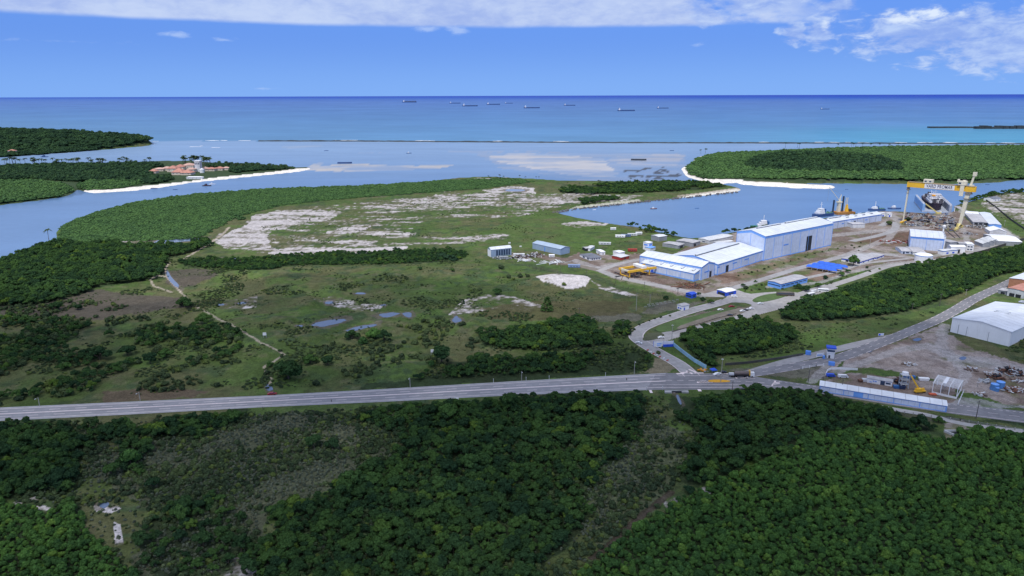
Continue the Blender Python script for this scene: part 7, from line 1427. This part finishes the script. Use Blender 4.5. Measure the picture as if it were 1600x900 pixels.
# lawn shrubs and kerbside saplings
k = 0; T0 = None
for pts_, n in (([(1155,431.5),(1180,425),(1215,414),(1260,402)], 12), ([(1262,399),(1330,384)], 7), ([(1195,452),(1165,455)], 4), ([(1330,384),(1340,392),(1345,380)], 5), ([(1046,494),(1018,500),(1000,508)], 6), ([(1302,441),(1330,430),(1375,421)], 6), ([(1180,447),(1197,445)], 3)):
    for i in range(n):
        f = i / max(1, n - 1) * (len(pts_) - 1); a = pts_[min(int(f), len(pts_) - 2)]; c = pts_[min(int(f), len(pts_) - 2) + 1]; f -= min(int(f), len(pts_) - 2); px = a[0] + (c[0] - a[0]) * f + random.uniform(-2, 2); py = a[1] + (c[1] - a[1]) * f
        p = W(px, py); tree('young_tree', 'small clipped young tree in the rows along the shipyard lawns', (p.x, p.y, GZ), random.uniform(1.1, 1.7), SCRUBC[k % 3], TRUNK[k % 2], group='young trees along the shipyard lawns', cat='young tree'); k += 1
# persons' bench level details near the highway: white road-edge shelter
p = W(713, 624.5); t = thing('roadside_stone', 'white concrete block on the lower shoulder of the highway', 'block', (p.x, p.y, GZ), .1); MB().box(0, 0, 0, 2.6, .9, 1.0).build('block', WHITE, t)

# ================================================================== unseen CLOUD overhead, placed out of frame to shade the foreground
def cloud_bank():
    m = bpy.data.materials.new('cloud vapour'); m.use_nodes = True; nt = m.node_tree; S.nt = nt; nt.nodes.clear(); ge = nt.nodes.new('ShaderNodeNewGeometry'); n = noise(ge.outputs['Position'], .006, 5, .6)
    tr = nt.nodes.new('ShaderNodeBsdfTransparent'); tl = nt.nodes.new('ShaderNodeBsdfTranslucent'); df = nt.nodes.new('ShaderNodeBsdfDiffuse'); tl.inputs[0].default_value = (.95, .96, .98, 1); df.inputs[0].default_value = (.9, .92, .95, 1)
    lw = nt.nodes.new('ShaderNodeLayerWeight'); lw.inputs[0].default_value = .5
    f = sstep(n, .25, .70, .02, CLOUD_D) * sstep(S(lw.outputs['Facing']), .97, .55)
    a = nt.nodes.new('ShaderNodeMixShader'); a.inputs[0].default_value = .6; nt.links.new(df.outputs[0], a.inputs[1]); nt.links.new(tl.outputs[0], a.inputs[2]); b_ = nt.nodes.new('ShaderNodeMixShader'); nt.links.new(f.k, b_.inputs[0]); nt.links.new(tr.outputs[0], b_.inputs[1]); nt.links.new(a.outputs[0], b_.inputs[2])
    out = nt.nodes.new('ShaderNodeOutputMaterial'); nt.links.new(b_.outputs[0], out.inputs[0])
    alt = 1000; off = sv * (alt / sv.z); bm = bmesh.new(); rr = random.Random(2)
    for (gx_, gy_, rx, ry) in CLOUD_SPOTS:
        r_ = bmesh.ops.create_icosphere(bm, subdivisions=4, radius=1.0)
        for v in r_['verts']:
            d = v.co.copy(); k = 1 + .22 * math.sin(d.x * 5 + gx_) * math.cos(d.y * 4 + gy_) + .12 * math.sin(d.x * 11 + d.y * 9)
            v.co = Vector((gx_ + off.x + d.x * rx * k, gy_ + off.y + d.y * ry * k, alt + d.z * 60 * k))
    me = bpy.data.meshes.new('cloud'); bm.to_mesh(me); bm.free(); me.materials.append(m); me.polygons.foreach_set('use_smooth', [True] * len(me.polygons)); o = bpy.data.objects.new('cloud', me); COL.objects.link(o); o['kind'] = 'structure'
CLOUD_D = .42
CLOUD_SPOTS = [(-150, 260, 700, 330), (320, 230, 420, 260), (-420, 420, 330, 170), (60, 120, 500, 240)]
cloud_bank()
